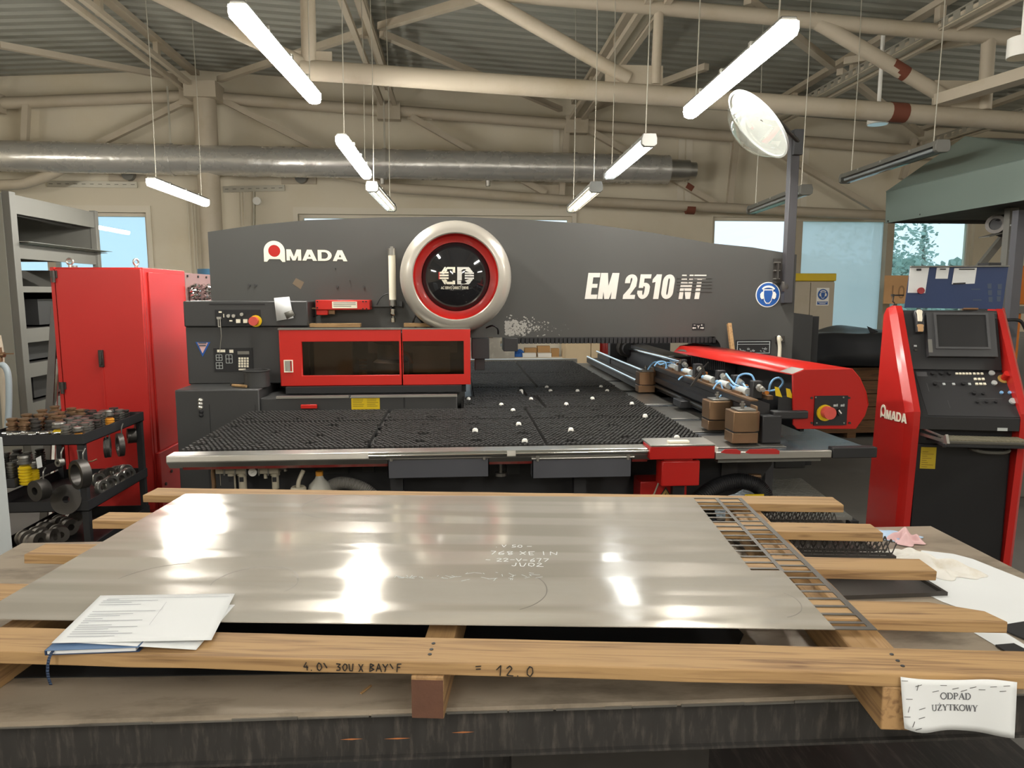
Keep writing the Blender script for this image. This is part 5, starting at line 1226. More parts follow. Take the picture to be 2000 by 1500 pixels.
for (pts, lab, clip) in [([(1776.5,523),(1814,522.5),(1806,572.5),(1772,572)], 'tall white paper with a red magnet on the blue board', (1789,525,1798,529)),
                   ([(1829,523),(1853.5,522.5),(1850,544.5),(1826,544.5)], 'small white paper in the middle of the blue board', (1835,525,1846,527)),
                   ([(1863,524),(1907,523),(1902.5,554),(1858,555.5)], 'wide white paper with a long black magnet on the blue board', (1872,525,1902,527))]:
    t = solo('paper_slip', lab, 'paper', quad(pts, .004), K['paper'], group='papers on the blue board')
    solo('black_magnet', 'black magnet at the top edge of the ' + lab.split(' paper')[0] + ' paper on the blue board', 'magnet', quad([(clip[0],clip[1]),(clip[2],clip[1]),(clip[2],clip[3]),(clip[0],clip[3])], .006, .004), D_, group='black magnets on the blue board')
solo('black_magnet', 'black strip magnet under the wide paper on the blue board', 'magnet', quad([(1860,553),(1884,552),(1884,554.5),(1860,555.5)], .0075, .003), D_, group='black magnets on the blue board')
p_, n2, _, _ = Q(1797, 568); solo('red_magnet', 'round red magnet at the foot of the tall paper', 'magnet', MB().cyl(p_+n2*.006, p_+n2*.016, .017, 20), mat('dull_red', '#8c2026', .5))
a = Wc @ Vector((-.03,.36,1.585)); b_ = Wc @ Vector((-.03,.36,1.64)); c = Wc @ Vector((.0,.335,1.655))
solo('hook', 'small dark hook with a loop on top of the red console side', 'hook', MB().tube([a, a+Vector((.006,0,.015)), a+Vector((-.004,0,.022)), b_], .004, 8).bar(b_, b_+Vector((.055,0,.0)), .008, .008).bar(b_+Vector((-.012,0,.0)), b_, .012, .012), K['dsteel'])
# ================================================================== steel bench with the pallet
BZ = .81
ba = R(-1.2)
bench = thing('steel_bench', 'heavy worn steel bench carrying the wooden pallet', 'workbench', (0, 1.385, 0), ba)
bx0, bx1, by1 = -1.50, 1.69, 1.03
part(bench, 'bench_top', MB().box((bx0, -.02, BZ-.012), (bx1, by1, BZ)), K['bench'], local=True, smooth=False)
rn = random.Random(1); mb = MB(); x = bx0
while x < bx1:
    w_ = rn.uniform(.05, .16); mb.box((x, -.022-rn.uniform(0,.003), BZ-.013), (x+w_, .0, BZ-.009+rn.uniform(-.002,.0015))); x += w_*rn.uniform(.95,1.1)
part(bench, 'battered_edge', mb, K['steel'], local=True)
part(bench, 'front_channel', MB().box((bx0, 0, BZ-.115), (bx1, .012, BZ-.012)).box((bx0, -.012, BZ-.118), (bx1, .012, BZ-.112)), K['benchfront'], local=True)
part(bench, 'rear_channel', MB().box((bx0, by1-.03, BZ-.115), (bx1, by1-.018, BZ-.012)), K['benchfront'], local=True)
part(bench, 'end_channel', MB().box((bx1-.014, .012, BZ-.115), (bx1-.002, by1-.03, BZ-.012)), K['benchfront'], local=True)
for (x, y) in [(bx0+.05,.05),(bx1-.09,.05),(bx0+.05,by1-.12),(bx1-.09,by1-.12),(.05,.3)]:
    part(bench, 'leg', MB().box((x, y, 0), (x+.07, y+.07, BZ-.115)), K['benchfront'], local=True)
part(bench, 'shelf', MB().box((bx0+.04, .2, .30), (bx1-.04, by1-.06, .31)), K['benchfront'], local=True)
part(bench, 'gusset_plate', MB().prism([(bx1-.45,.40),(bx1-.10,.40),(bx1-.10,.69),(bx1-.25,.69)], lambda u, v, w_: (u, w_, v), .10, .108), K['benchfront'], local=True)
for (x, z, l) in [(-.25,.735,.06),(-.16,.733,.07),(-.02,.742,.06)]:
    part(bench, 'rust_scratch', MB().add([(x,-.0006,z),(x+l*.4,-.0006,z-.0018),(x+l*.8,-.0006,z),(x+l*.4,-.0006,z+.0018)], [(0,1,2,3)]), mat('rust_orange_%d' % int(1000+x*100), '#a5673a', .7), local=True)
mb = MB().box((-.14, .28, .31), (.12, .30, .70)); solo('galvanised_plate', 'pale grey sheet panel standing on the shelf under the bench', 'sheet metal', MB().add([bench.matrix_basis @ v for v in mb.v] if False else mb.v, mb.f), K['lgrey'])
p = atY(1000, 1493, 1.6)
solo('scrap_plate', 'rough dark steel plate edge on the shelf beneath the bench', 'sheet metal', MB().box((p.x, 1.62, .311), (p.x+.5, 1.68, .625)), K['dsteel'])

pa = R(-7.2); PZ = .928
pal = thing('wooden_pallet', 'long pale wooden pallet of five boards on the steel bench', 'pallet', (.101, 1.313, BZ), pa)
PL = lambda u, v, z: (u, v, z - BZ)
def plank(v0, v1, u0=-1.39, u1=1.09, th=.028, clip=False):
    mb = MB(); n = 20; rn = random.Random(int(v0*100)); vs = []
    for i in range(n+1):
        u = u0 + (u1-u0)*i/n; j = lambda: rn.uniform(-.0018, .0018); zz = rn.uniform(-.0012, .0012)
        c = .045 if (clip and i == n) else 0
        vs += [PL(u, v0+j(), PZ-th+zz), PL(u-c*.4, v1-c+j(), PZ-th+zz), PL(u-c*.4, v1-c+j(), PZ-.0005), PL(u, v0+j(), PZ-.0005)]
    fs = [(3,2,1,0), (4*n, 4*n+1, 4*n+2, 4*n+3)]
    for i in range(n):
        for k in range(4): fs.append((4*i+k, 4*i+(k+1) % 4, 4*i+4+(k+1) % 4, 4*i+4+k))
    return part(pal, 'plank', mb.add(vs, fs), K['wood'], bevel=.0025, local=True, smooth=False)
fp = plank(0, .103)
plank(.235, .333, clip=True); plank(.525, .615); plank(.825, .915); plank(1.115, 1.215)
for (u0, u1, f, b) in [(-.20, -.135, -.004, 1.22), (.715, .81, .002, 1.22), (-1.17, -1.10, -.01, 1.22)]:
    s_ = part(pal, 'stringer', MB().box(PL(u0, f, BZ), PL(u1, b, PZ-.0285)), K['wood_y'], bevel=.003, local=True)
    if u0 < 0 and u0 > -1: part(s_, 'end_grain', MB().box(PL(u0+.001, f-.0012, BZ+.002), PL(u1-.001, f, PZ-.036)), K['woodend'], local=True)
    mb = MB()
    for (v, dv) in [(.05,0),(.03,.0),(.075,.0)]: mb.cyl(PL((u0+u1)/2+dv+.004*v, v, PZ-.001), PL((u0+u1)/2, v, PZ+.0008), .004, 10)
    part(fp, 'nail_hole', mb, K['dark'], local=True)
# hand-written marks on the front board
Wp = W[pal]; up_u = Wp.to_3x3() @ Vector((1,0,0))
def on_front(px_, py_, off=.0):
    P0 = Wp @ Vector((0, -off, 0)); N2 = Wp.to_3x3() @ Vector((0,-1,0)); d = ray(px_, py_); return CAM_P + d*((P0-CAM_P).dot(N2)/d.dot(N2))
for (txt, px_, py_, h, wd) in [('4.0\\', 593, 1309, .0165, .0019), ('30U X', 657, 1310, .0155, .0019), ('BAY\\F', 722, 1311, .0165, .0019), ('=', 929, 1312, .0165, .0016), ('12.0', 968, 1319, .0205, .0018)]:
    A = on_front(px_, py_, .0022); part(fp, 'handwriting', strokes(MB(), txt, A, up_u, (0,0,1), h, wd, wide=1.25 if txt in ('12.0',) else 1.05), K['marker'])

# the big sheet with its punched skeleton strip
sa = math.atan2(2.387-2.593, 1.003+.988)
sh = thing('metal_sheet', 'large bright stainless sheet with a punched strip, lying on the pallet', 'sheet metal', (-.988, 2.593, PZ), sa)
msheet = bpy.data.materials.new('brushed_stainless'); msheet.use_nodes = True; nt = msheet.node_tree; N = nt.nodes; Lk = nt.links; b_ = N['Principled BSDF']
b_.inputs['Metallic'].default_value = .42
tc = N.new('ShaderNodeTexCoord')
def nz_(sx, sy, sc_, det=5, rough=.6):
    mp = N.new('ShaderNodeMapping'); mp.inputs['Scale'].default_value = (sx, sy, 1); Lk.new(tc.outputs['Object'], mp.inputs[0])
    n_ = N.new('ShaderNodeTexNoise'); n_.inputs['Scale'].default_value = sc_; n_.inputs['Detail'].default_value = det; n_.inputs['Roughness'].default_value = rough; Lk.new(mp.outputs[0], n_.inputs[0]); return n_.outputs['Fac']
bands = nz_(.35, 7, 1.6, 2, .3); blot = nz_(1, 2.5, 4, 8, .65); fine = nz_(1.5, 120, 6, 3)
rp = N.new('ShaderNodeValToRGB'); rp.color_ramp.elements[0].position = .44; rp.color_ramp.elements[1].position = .54; Lk.new(bands, rp.inputs[0])
def math_(op, a, b):
    n_ = N.new('ShaderNodeMath'); n_.operation = op
    for i, v in enumerate((a, b)):
        if isinstance(v, (int, float)): n_.inputs[i].default_value = v
        else: Lk.new(v, n_.inputs[i])
    return n_.outputs[0]
ro = math_('ADD', math_('MULTIPLY', rp.outputs[0], .09), math_('ADD', math_('MULTIPLY', blot, .14), .03)); Lk.new(ro, b_.inputs['Roughness'])
mx = N.new('ShaderNodeMix'); mx.data_type = 'RGBA'; mx.inputs[6].default_value = lin('#d3cdc2'); mx.inputs[7].default_value = lin('#bcb5a9'); Lk.new(rp.outputs[0], mx.inputs[0])
m2 = N.new('ShaderNodeMix'); m2.data_type = 'RGBA'; Lk.new(math_('MULTIPLY', blot, .35), m2.inputs[0]); Lk.new(mx.outputs[2], m2.inputs[6]); m2.inputs[7].default_value = lin('#8b857b'); Lk.new(m2.outputs[2], b_.inputs['Base Color'])
bp = N.new('ShaderNodeBump'); bp.inputs['Strength'].default_value = .12; bp.inputs['Distance'].default_value = .002; Lk.new(nz_(1, 1.3, 3.5, 2), bp.inputs['Height'])
bp2 = N.new('ShaderNodeBump'); bp2.inputs['Strength'].default_value = .02; bp2.inputs['Distance'].default_value = .001; Lk.new(fine, bp2.inputs['Height']); Lk.new(bp.outputs[0], bp2.inputs['Normal']); Lk.new(bp2.outputs[0], b_.inputs['Normal'])
T0, T1 = .0, .002
u1a, u1b, u2b, SW, SD = 1.829, 1.910, 1.985, 2.0, 1.0
part(sh, 'plate', MB().box((0,-SD,T0),(u1a,0,T1)).box((u1a,-SD,T0),(u1b,-.672,T1)), msheet, local=True, smooth=False)
mb = MB().box((u1a,-.012,T0),(SW,0,T1)).box((u1b,-SD,T0),(SW,-SD+.014,T1)).box((u2b,-SD+.014,T0),(SW,-.012,T1)).box((u1b-.006,-.672,T0),(u1b+.006,-.012,T1))
v = .012+.043
while v < .66: mb.box((u1a,-v-.0045,T0),(u1b-.006,-v+.0045,T1)); v += .043
v = .012+.0415
while v < SD-.03: mb.box((u1b+.004 if v < .672 else u1b,-v-.0045,T0),(u2b,-v+.0045,T1)); v += .0415
part(sh, 'punched_strip', mb, mat('punched_steel', '#5f5b55', .45, .5), local=True, smooth=False)
# chalky writing and circular scuffs
Ws = W[sh]; su = Ws.to_3x3() @ Vector((1,0,0)); sv = Ws.to_3x3() @ Vector((0,1,0))
for (txt, px_, py_, h, wd, g) in [('.V 5O -', 968, 1069, .020, .0022, 1.2), ('768 XE IN', 956, 1083, .026, .0024, 1.25), ('- 22-V-677', 948, 1096, .022, .0022, 1.15), ('JUO2', 998, 1106, .024, .0026, 1.3)]:
    A = atZ(px_, py_, PZ+.0021); part(sh, 'chalk_writing', strokes(MB(), txt, A, su, sv, h, wd, jit=.07, depth=.0004, gap=.72, wide=g), K['paper'])
rn = random.Random(6); mb = MB()
for k in range(46):
    px_ = rn.uniform(770, 1060); py_ = 1128 + rn.uniform(-6, 5)*(.4 if px_ < 900 else 1.6); A = atZ(px_, py_, PZ+.0022); th = rn.uniform(0, 3.1); l = rn.uniform(.008, .03)
    mb.bar(A, A + su*l*math.cos(th) + sv*l*.6*math.sin(th), .0016, .0003)
part(sh, 'chalk_scribble', mb, K['lgrey'])
def ring(px_, py_, r, a0, a1, wd):
    c = atZ(px_, py_, PZ+.0022); pts = [c + su*r*math.cos(R(a)) + sv*r*math.sin(R(a)) for a in range(a0, a1+1, 6)]
    mb = MB()
    for p_, q_ in zip(pts, pts[1:]): mb.bar(p_, q_, wd, .0002)
    part(sh, 'scuff_ring', mb, mat('scuff_grey_%d_%d' % (px_, py_), '#77716a', .5, .6))
ring(497, 1138, .105, 10, 190, .003); ring(525, 1140, .07, -40, 60, .002); ring(668, 988, .135, 60, 260, .002); ring(965, 1150, .13, -60, 50, .002); ring(330, 1150, .17, 100, 160, .002); ring(1490, 1175, .085, -70, 40, .002)

# notebook, papers
nb = thing('notebook', 'navy notebook with a ribbon under the printed papers', 'notebook', (-.72, 1.5, PZ))
A, B = atZ(88, 1281, PZ), atZ(272, 1274, PZ); ud = (B-A).normalized(); vd = Vector((-ud.y, ud.x, 0)); w_ = (B-A).length; d_ = .235
def nbox(u0, u1, v0, v1, z0, z1):
    mb = MB(); vs = [A + ud*u + vd*v + Vector((0,0,z)) for z in (z0, z1) for u, v in ((u0,v0),(u1,v0),(u1,v1),(u0,v1))]
    return mb.add(vs, [(0,3,2,1),(4,5,6,7),(0,1,5,4),(1,2,6,5),(2,3,7,6),(3,0,4,7)])
part(nb, 'back_cover', nbox(0, w_, 0, d_, .0005, .0018), K['navy'], bevel=.001)
part(nb, 'pages', nbox(.003, w_-.008, .003, d_-.003, .0018, .0098), K['paper'])
part(nb, 'front_cover', nbox(0, w_, 0, d_, .0098, .0114), K['notebook'], bevel=.001)
part(nb, 'spine', nbox(-.001, .002, 0, d_, .0005, .0114), K['navy'], bevel=.001)
R0 = A + ud*.014 + Vector((0,0,.008)); rpts = curve3([R0+vd*.01, R0-vd*.004-Vector((0,0,.002)), R0-vd*.010-Vector((0,0,.02))-ud*.004, R0-vd*.010-Vector((0,0,.045))-ud*.006, R0-vd*.006-Vector((0,0,.067))-ud*.004], 4)
mb = MB()
for p_, q_ in zip(rpts, rpts[1:]): mb.add([p_-ud*.003, p_+ud*.003, q_+ud*.003, q_-ud*.003], [(0,1,2,3)])
o = part(nb, 'ribbon', mb, K['navy']); m = o.modifiers.new('t', 'SOLIDIFY'); m.thickness = .0006
def sheet_of_paper(name, label, corners, zf, lines=None):
    n, mm = 18, 10; c = [atZ(a, b, PZ+.02) for a, b in corners]; vs = []; fs = []
    def P(u, v, e=0.0):
        p = (c[0]*(1-u)*(1-v) + c[1]*u*(1-v) + c[2]*u*v + c[3]*(1-u)*v); p = p.copy(); p.z = zf(u, v) + e
        k = (p.z - CAM_H)/(PZ+.02 - CAM_H); p.x *= k; p.y *= k; return p
    for j in range(mm+1):
        for i in range(n+1): vs.append(P(i/n, j/mm))
    for j in range(mm):
        for i in range(n): fs.append((j*(n+1)+i, j*(n+1)+i+1, (j+1)*(n+1)+i+1, (j+1)*(n+1)+i))
    t = thing(name, label, 'paper', tuple(vs[0]), group='papers on the notebook')
    o = part(t, 'page', MB().add(vs, fs), K['paper']); m = o.modifiers.new('t', 'SOLIDIFY'); m.thickness = .0003
    if lines:
        mb = MB()
        for (v, a, b, wd) in lines:
            k = max(1, int((b-a)*14))
            for i in range(k):
                ua, ub = a+(b-a)*i/k, a+(b-a)*(i+1)/k
                mb.add([P(ua, v, .0012), P(ub, v, .0012), P(ub, v+wd, .0012), P(ua, v+wd, .0012)], [(0,1,2,3)])
        part(t, 'printed_text', mb, mat('faint_print', '#8d9096', .8))
        mb = MB()
        for i in range(10): mb.add([P(.53, .18+.05*i, .0012), P(.533, .18+.05*i, .0012), P(.533, .23+.05*i, .0012), P(.53, .23+.05*i, .0012)], [(0,1,2,3)])
        part(t, 'fold_line', mb, mat('faint_line', '#a9abaf', .8))
    return t
zf1 = lambda u, v: PZ + .0155 + .008*math.exp(-((u-.62)/.22)**2)*(.4+.6*(1-v)) - .009*max(0, u-.6)/.4*(1-.3*v) - .0*v
rn = random.Random(12); lines = [(.07,.08,.97,.006),(.10,.08,.17,.010)]
for k, v in enumerate([.13,.17,.22,.37,.43,.47,.53,.57,.61,.66,.70,.74,.79,.83,.88]):
    a = .06; b = a + rn.choice([.05,.12,.22,.40,.44,.30]); lines.append((v, a, b, .009))
sheet_of_paper('printed_paper', 'crumpled white printed paper lying on the navy notebook', [(196,1163),(459,1159),(413,1250),(100,1256)], zf1, lines)
zf2 = lambda u, v: PZ + .0135 - .011*max(0, u-.45)/.55
sheet_of_paper('under_paper', 'plain white paper sticking out beneath the printed paper', [(230,1176),(459,1181),(383,1269),(128,1254)], zf2)

# stapled paper sign with serif lettering on the front board
sgn = thing('paper_sign', 'white paper sign stapled to the end of the front pallet board', 'paper sign', tuple(on_front(1870, 1420)))
n, mm = 20, 8; vs = []; fs = []
cs = [on_front(1759, 1322, .004), on_front(1986, 1333, .004), on_front(1981, 1440, .006), on_front(1764, 1420, .006)]
nv = Wp.to_3x3() @ Vector((0,-1,0))
def PS(u, v, e=0.0):
    p = cs[0]*(1-u)*(1-v) + cs[1]*u*(1-v) + cs[2]*u*v + cs[3]*(1-u)*v
    return p + nv*(e + .0025*math.sin(u*14)*(.3+v*.7) + .006*v*v*math.sin(u*5+1)) + Vector((0,0,-.004*math.sin(u*9)*v - .003*math.sin(u*6)*(1-v)))
for j in range(mm+1):
    for i in range(n+1): vs.append(PS(i/n, j/mm))
for j in range(mm):
    for i in range(n): fs.append((j*(n+1)+i, j*(n+1)+i+1, (j+1)*(n+1)+i+1, (j+1)*(n+1)+i))
o = part(sgn, 'page', MB().add(vs, fs), K['paper']); m = o.modifiers.new('t', 'SOLIDIFY'); m.thickness = .0004
circ = lambda cx, cy, rx, ry, a0, a1: [(cx+rx*math.cos(R(a)), cy+ry*math.sin(R(a))) for a in range(a0, a1+1, 12)]
TH, TN = .16, .055
SER = {'O': [(circ(.42,.5,.40,.5,0,360), .12)],
 'D': [([(.15,0),(.15,1)],TH),([(0,.02),(.35,.02)],TN),([(0,.98),(.35,.98)],TN),(circ(.35,.5,.42,.48,-90,90),.12)],
 'P': [([(.15,0),(.15,1)],TH),([(0,.02),(.32,.02)],TN),([(0,.98),(.35,.98)],TN),(circ(.33,.74,.27,.24,-90,90),.11),([(.2,.5),(.33,.5)],TN)],
 'A': [([(.08,.02),(.42,1)],TN),([(.42,1),(.76,.02)],TH),([(.2,.36),(.64,.36)],TN),([(-.04,.02),(.2,.02)],TN),([(.6,.02),(.9,.02)],TN)],
 'U': [([(.15,1),(.15,.3)]+circ(.42,.3,.27,.28,180,360)+[(.69,.3),(.69,1)],.10),([(0,.98),(.32,.98)],TN),([(.56,.98),(.82,.98)],TN)],
 'Z': [([(.05,.98),(.62,.98)],TN),([(.6,.98),(.05,.02)],TH),([(.05,.02),(.66,.02)],TN),([(.05,.98),(.03,.78)],TN),([(.66,.02),(.68,.22)],TN),([(.32,1.14),(.36,1.24)],.12)],
 'Y': [([(.1,1),(.42,.45)],TH),([(.42,.45),(.74,1)],TN),([(.42,.45),(.42,0)],TH),([(-.02,.98),(.26,.98)],TN),([(.6,.98),(.86,.98)],TN),([(.28,.02),(.56,.02)],TN)],
 'T': [([(.36,0),(.36,1)],TH),([(.0,.98),(.72,.98)],TN),([(.0,.98),(.0,.78)],TN),([(.72,.98),(.72,.78)],TN),([(.22,.02),(.5,.02)],TN)],
 'K': [([(.15,0),(.15,1)],TH),([(.2,.42),(.62,.98)],TN),([(.32,.58),(.7,.02)],TH),([(0,.02),(.3,.02)],TN),([(0,.98),(.3,.98)],TN),([(.54,.02),(.86,.02)],TN),([(.48,.98),(.76,.98)],TN)],
 'W': [([(.1,1),(.34,0)],TH),([(.34,0),(.56,.9)],TN),([(.56,.98),(.8,0)],TH),([(.8,0),(1.02,.98)],TN),([(-.02,.98),(.26,.98)],TN),([(.42,.98),(.7,.98)],TN),([(.92,.98),(1.14,.98)],TN)]}
ADV = {'W': 1.15, 'T': .80, 'P': .74, 'Z': .78, 'O': .92, 'A': .92, 'D': .90, 'U': .92, 'K': .88, 'Y': .88}
Wd = (cs[1]-cs[0]).length; Hd = (cs[3]-cs[0]).length
def serif(text, u0, v0, h):
    mb = MB(); x = 0
    for ch in text:
        for pl, wd in SER[ch]:
            pts = [PS(u0 + (x+a)*h/Wd, v0 - b*h/Hd, .0012) for a, b in pl]
            for p_, q_ in zip(pts, pts[1:]): mb.bar(p_, q_, wd*h, .0004, nv)
        x += ADV[ch]
    return mb
part(sgn, 'lettering', serif('ODPAD', .345, .375, .0128), K['ink']); part(sgn, 'lettering', serif('UZYTKOWY', .262, .60, .0122), K['ink'])
mb = MB()
for (u, v, a) in [(.03,.06,0),(.15,.12,20),(.14,.16,80),(.37,.10,0),(.30,.22,15),(.47,.16,15),(.54,.20,20),(.62,.14,15),(.70,.18,0),(.80,.12,5),(.91,.08,5),(.88,.18,5),(.06,.40,0),(.05,.60,80),(.17,.55,20),(.16,.72,20),(.03,.75,0),(.08,.86,75),(.12,.93,20)]:
    p_ = PS(u, v, .0016); d_ = (up_u*math.cos(R(a)) + Vector((0,0,1))*math.sin(R(a)))*.006
    mb.bar(p_-d_, p_+d_, .0007, .0007, nv)
part(sgn, 'staple', mb, K['dsteel'])

# wavy punched skeletons, rags and papers on the far side of the bench
def wavy(p0, p1, label, seed):
    p0 = Vector(p0); p1 = Vector(p1); d = p1-p0; n = 200; mb = MB(); rn = random.Random(seed); per = rn.uniform(.026, .034)
    side_ = Vector((-d.y, d.x, 0)).normalized()
    for row in range(3):
        o_ = side_*(.028*row); prev = None
        for i in range(n+1):
            t_ = i/n; s_ = t_*d.length; z = .017*math.sin(2*math.pi*s_/per + row*1.1) 
            c = p0 + d*t_ + o_ + Vector((0,0,.030+z))
            if prev is not None: mb.add([prev-Vector((0,0,.005)), c-Vector((0,0,.005)), c+Vector((0,0,.005)), prev+Vector((0,0,.005)), prev-Vector((0,0,.005))+side_*.0012, c-Vector((0,0,.005))+side_*.0012, c+Vector((0,0,.005))+side_*.0012, prev+Vector((0,0,.005))+side_*.0012], [(0,1,2,3),(7,6,5,4),(3,2,6,7),(0,4,5,1)])
            prev = c
    for row in range(3): mb.bar(p0+side_*.028*row+Vector((0,0,.004)), p1+side_*.028*row+Vector((0,0,.004)), .003, .008)
    for e in (p0, p1): mb.bar(e+side_*.028, Vector((e.x+side_.x*.028, e.y+side_.y*.028, BZ+.0135)), .02, .02)
    solo('wavy_strip', label, 'scrap strip', mb, K['dsteel'], group='wavy scrap strips under the pallet')
wavy((1.00, 2.345, BZ+.030), (1.31, 2.305, BZ+.030), 'wavy dark punched scrap strip between the two rearmost pallet boards', 1)
wavy((1.00, 2.055, BZ+.030), (1.34, 2.01, BZ+.030), 'wavy dark punched scrap strip under the second pallet board from the machine', 2)
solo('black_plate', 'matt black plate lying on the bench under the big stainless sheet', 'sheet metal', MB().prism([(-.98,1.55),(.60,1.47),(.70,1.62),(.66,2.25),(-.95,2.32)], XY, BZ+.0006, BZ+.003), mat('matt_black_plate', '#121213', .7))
solo('scrap_tray', 'dark flat scrap tray lying on the bench under the wavy strips', 'tray', MB().frame(.93, 1.36, 1.80, 2.40, .94, 1.35, 1.81, 2.39, XY, BZ+.0005, BZ+.012).box((.94, 1.81, BZ+.0005), (1.35, 2.39, BZ+.0025)), K['dsteel'])
def flat(name, label, cat, pts, z, m_, th=.0006, grid=0, amp=.0, group=None):
    P4 = [atZ(a, b, z) for a, b in pts]
    mb = MB()
    if not grid: 
        n = len(P4); mb.add(P4 + [p_+Vector((0,0,th)) for p_ in P4], [tuple(range(n)), tuple(range(2*n-1, n-1, -1))] + [(i, i+n, (i+1) % n+n, (i+1) % n) for i in range(n)])
    return solo(name, label, cat, mb, m_, group=group, smooth=False)
flat('paper_sheet', 'large blank white sheet of paper on the bench past the pallet board ends', 'paper', [(1752,1134),(1800,1075),(1862,1082),(1900,1092),(2090,1168),(2060,1205),(1967,1221),(1842,1176)], BZ+.001, K['paper'])
flat('corner_paper', 'small white paper at the bench edge below the longest board end', 'paper', [(1902,1236),(1960,1234),(2010,1265),(2040,1290),(1990,1282),(1946,1262)], BZ+.001, K['paper'])
flat('black_pad', 'black pad beside the small white paper on the bench', 'pad', [(1944,1262),(1980,1259),(2060,1300),(2030,1330),(1985,1288)], BZ+.0016, K['rubber'], .004)
flat('black_pad', 'black pad showing past the end of the longest board', 'pad', [(1966,1221),(2040,1209),(2100,1240),(2030,1262),(1962,1233)], BZ+.0022, K['rubber'], .003)
def rag(label, cx, cy, ux, uy, rot, h, seed, m_, z0=BZ+.002):
    rn = random.Random(seed); n = 26; vs = []; fs = []
    ph = [(rn.uniform(3, 9), rn.uniform(-7, 7), rn.uniform(0, 6.28), rn.uniform(.25, 1)) for _ in range(6)]
    for j in range(n+1):
        for i in range(n+1):
            u, v = i/n*2-1, j/n*2-1; e = 1-.18*math.sin(4*math.atan2(v, u)+seed)-.1*math.sin(7*math.atan2(v, u)); m0 = max(abs(u), abs(v)); rr_ = math.hypot(u, v) or 1; k = m0/rr_*e
            x, y = u*k*ux, v*k*uy; f = max(0, 1-m0**2.2)
            z = z0 + .001 + f*h*(.55+.45*sum(a*math.sin(p_*u+q_*v+r_) for p_, q_, r_, a in ph)/3)
            vs.append((cx+x*math.cos(rot)-y*math.sin(rot), cy+x*math.sin(rot)+y*math.cos(rot), max(z0, z)))
    for j in range(n):
        for i in range(n): fs.append((j*(n+1)+i, j*(n+1)+i+1, (j+1)*(n+1)+i+1, (j+1)*(n+1)+i))
    o = solo('cleaning_rag', label, 'rag', MB().add(vs, fs), m_, group='rags on the bench')
    m = o.modifiers.new('s', 'SUBSURF'); m.levels = 1; m.render_levels = 1
    m = o.modifiers.new('t', 'SOLIDIFY'); m.thickness = .0015
A = atZ(1758, 1085, BZ+.01); B = atZ(1850, 1112, BZ+.01)
rag('crumpled white cleaning rag on the bench at the third board end', (A.x*.5+B.x*.5), (A.y*.5+B.y*.5), .155, .075, -.9, .05, 3, K['rag'])
A = atZ(1730, 1090, BZ+.01); rag('small bunched white rag beside the dark scrap tray', A.x+.02, A.y-.01, .10, .045, -.2, .04, 5, K['rag'])
A = atZ(1768, 1052, BZ+.01); rag('pale pink crumpled rag at the far corner of the bench', A.x, A.y, .055, .05, .3, .05, 8, K['pinkrag'])
A = atZ(1720, 1042, BZ+.01); rag('pale blue and white rag behind the second board end', A.x, A.y, .13, .05, -.4, .025, 9, K['bluerag'])
A, B = atZ(705, 1357, BZ), atZ(725, 1341, BZ)
solo('wood_splinter', 'small wood splinter lying on the bench in front of the pallet', 'splinter', MB().bar(A+Vector((0,0,.003)), B+Vector((0,0,.003)), .004, .003), K['wood'])
# ================================================================== red electrical cabinet
rx0, rx1, ry0, ry1 = -2.80, -2.19, 5.20, 6.60
RC = K['redcab']
cab = thing('electrical_cabinet', 'tall red steel electrical cabinet standing between the shelves and the press', 'cabinet', ((rx0+rx1)/2, 5.6, 0))
part(cab, 'body', MB().box((rx0, ry0+.03, .06), (rx1, 6.0, 1.83)), RC, bevel=.006)
part(cab, 'plinth', MB().box((rx0+.02, ry0+.06, 0), (rx1-.02, 5.98, .06)), K['dark'])
dr = part(cab, 'door', MB().box((rx0+.03, ry0, .09), (rx1-.004, ry0+.028, 1.822)), RC, bevel=.006)
part(cab, 'door_jamb', MB().box((rx0, ry0+.006, .06), (rx0+.024, ry0+.03, 1.83)), RC)
for py_ in (543, 760, 945):
    p = atY(113, py_, ry0); part(dr, 'hinge', MB().cyl((rx0+.028, ry0-.012, p.z-.03), (rx0+.028, ry0-.012, p.z+.05), .013, 12).box((rx0+.004, ry0-.008, p.z+.0), (rx0+.05, ry0+.002, p.z+.05)), K['dsteel'])
p = atY(199, 700, ry0); part(dr, 'handle', MB().box((p.x-.016, ry0-.02, p.z-.06), (p.x+.016, ry0+.001, p.z+.06)).box((p.x-.010, ry0-.03, p.z-.045), (p.x+.010, ry0-.02, p.z+.05)), K['dsteel'], bevel=.004)
part(dr, 'lock_rod', MB().box((p.x-.007, ry0-.004, p.z-.62), (p.x+.007, ry0, p.z-.06)), RC)
part(cab, 'side_panel', MB().box((rx1-.002, ry0+.09, .5), (rx1+.012, 5.93, 1.80)), RC, bevel=.004)
part(cab, 'side_panel', MB().box((rx1-.002, ry0+.04, .08), (rx1+.03, 5.9, .50)), RC, bevel=.006)
for (a, b) in [(323, 945), (323, 958), (334, 920)]:
    q_ = atX(a, b, rx1+.03); part(cab, 'bolt', MB().cyl((rx1+.03, q_.y, q_.z), (rx1+.04, q_.y, q_.z), .012, 10), K['dsteel'])
for yy in (5.32, 5.80):
    t_ = part(cab, 'lifting_eye', MB().cyl((rx0+.10+.0*yy, yy, 1.83), (rx0+.10, yy, 1.845), .025, 14), K['steel'])
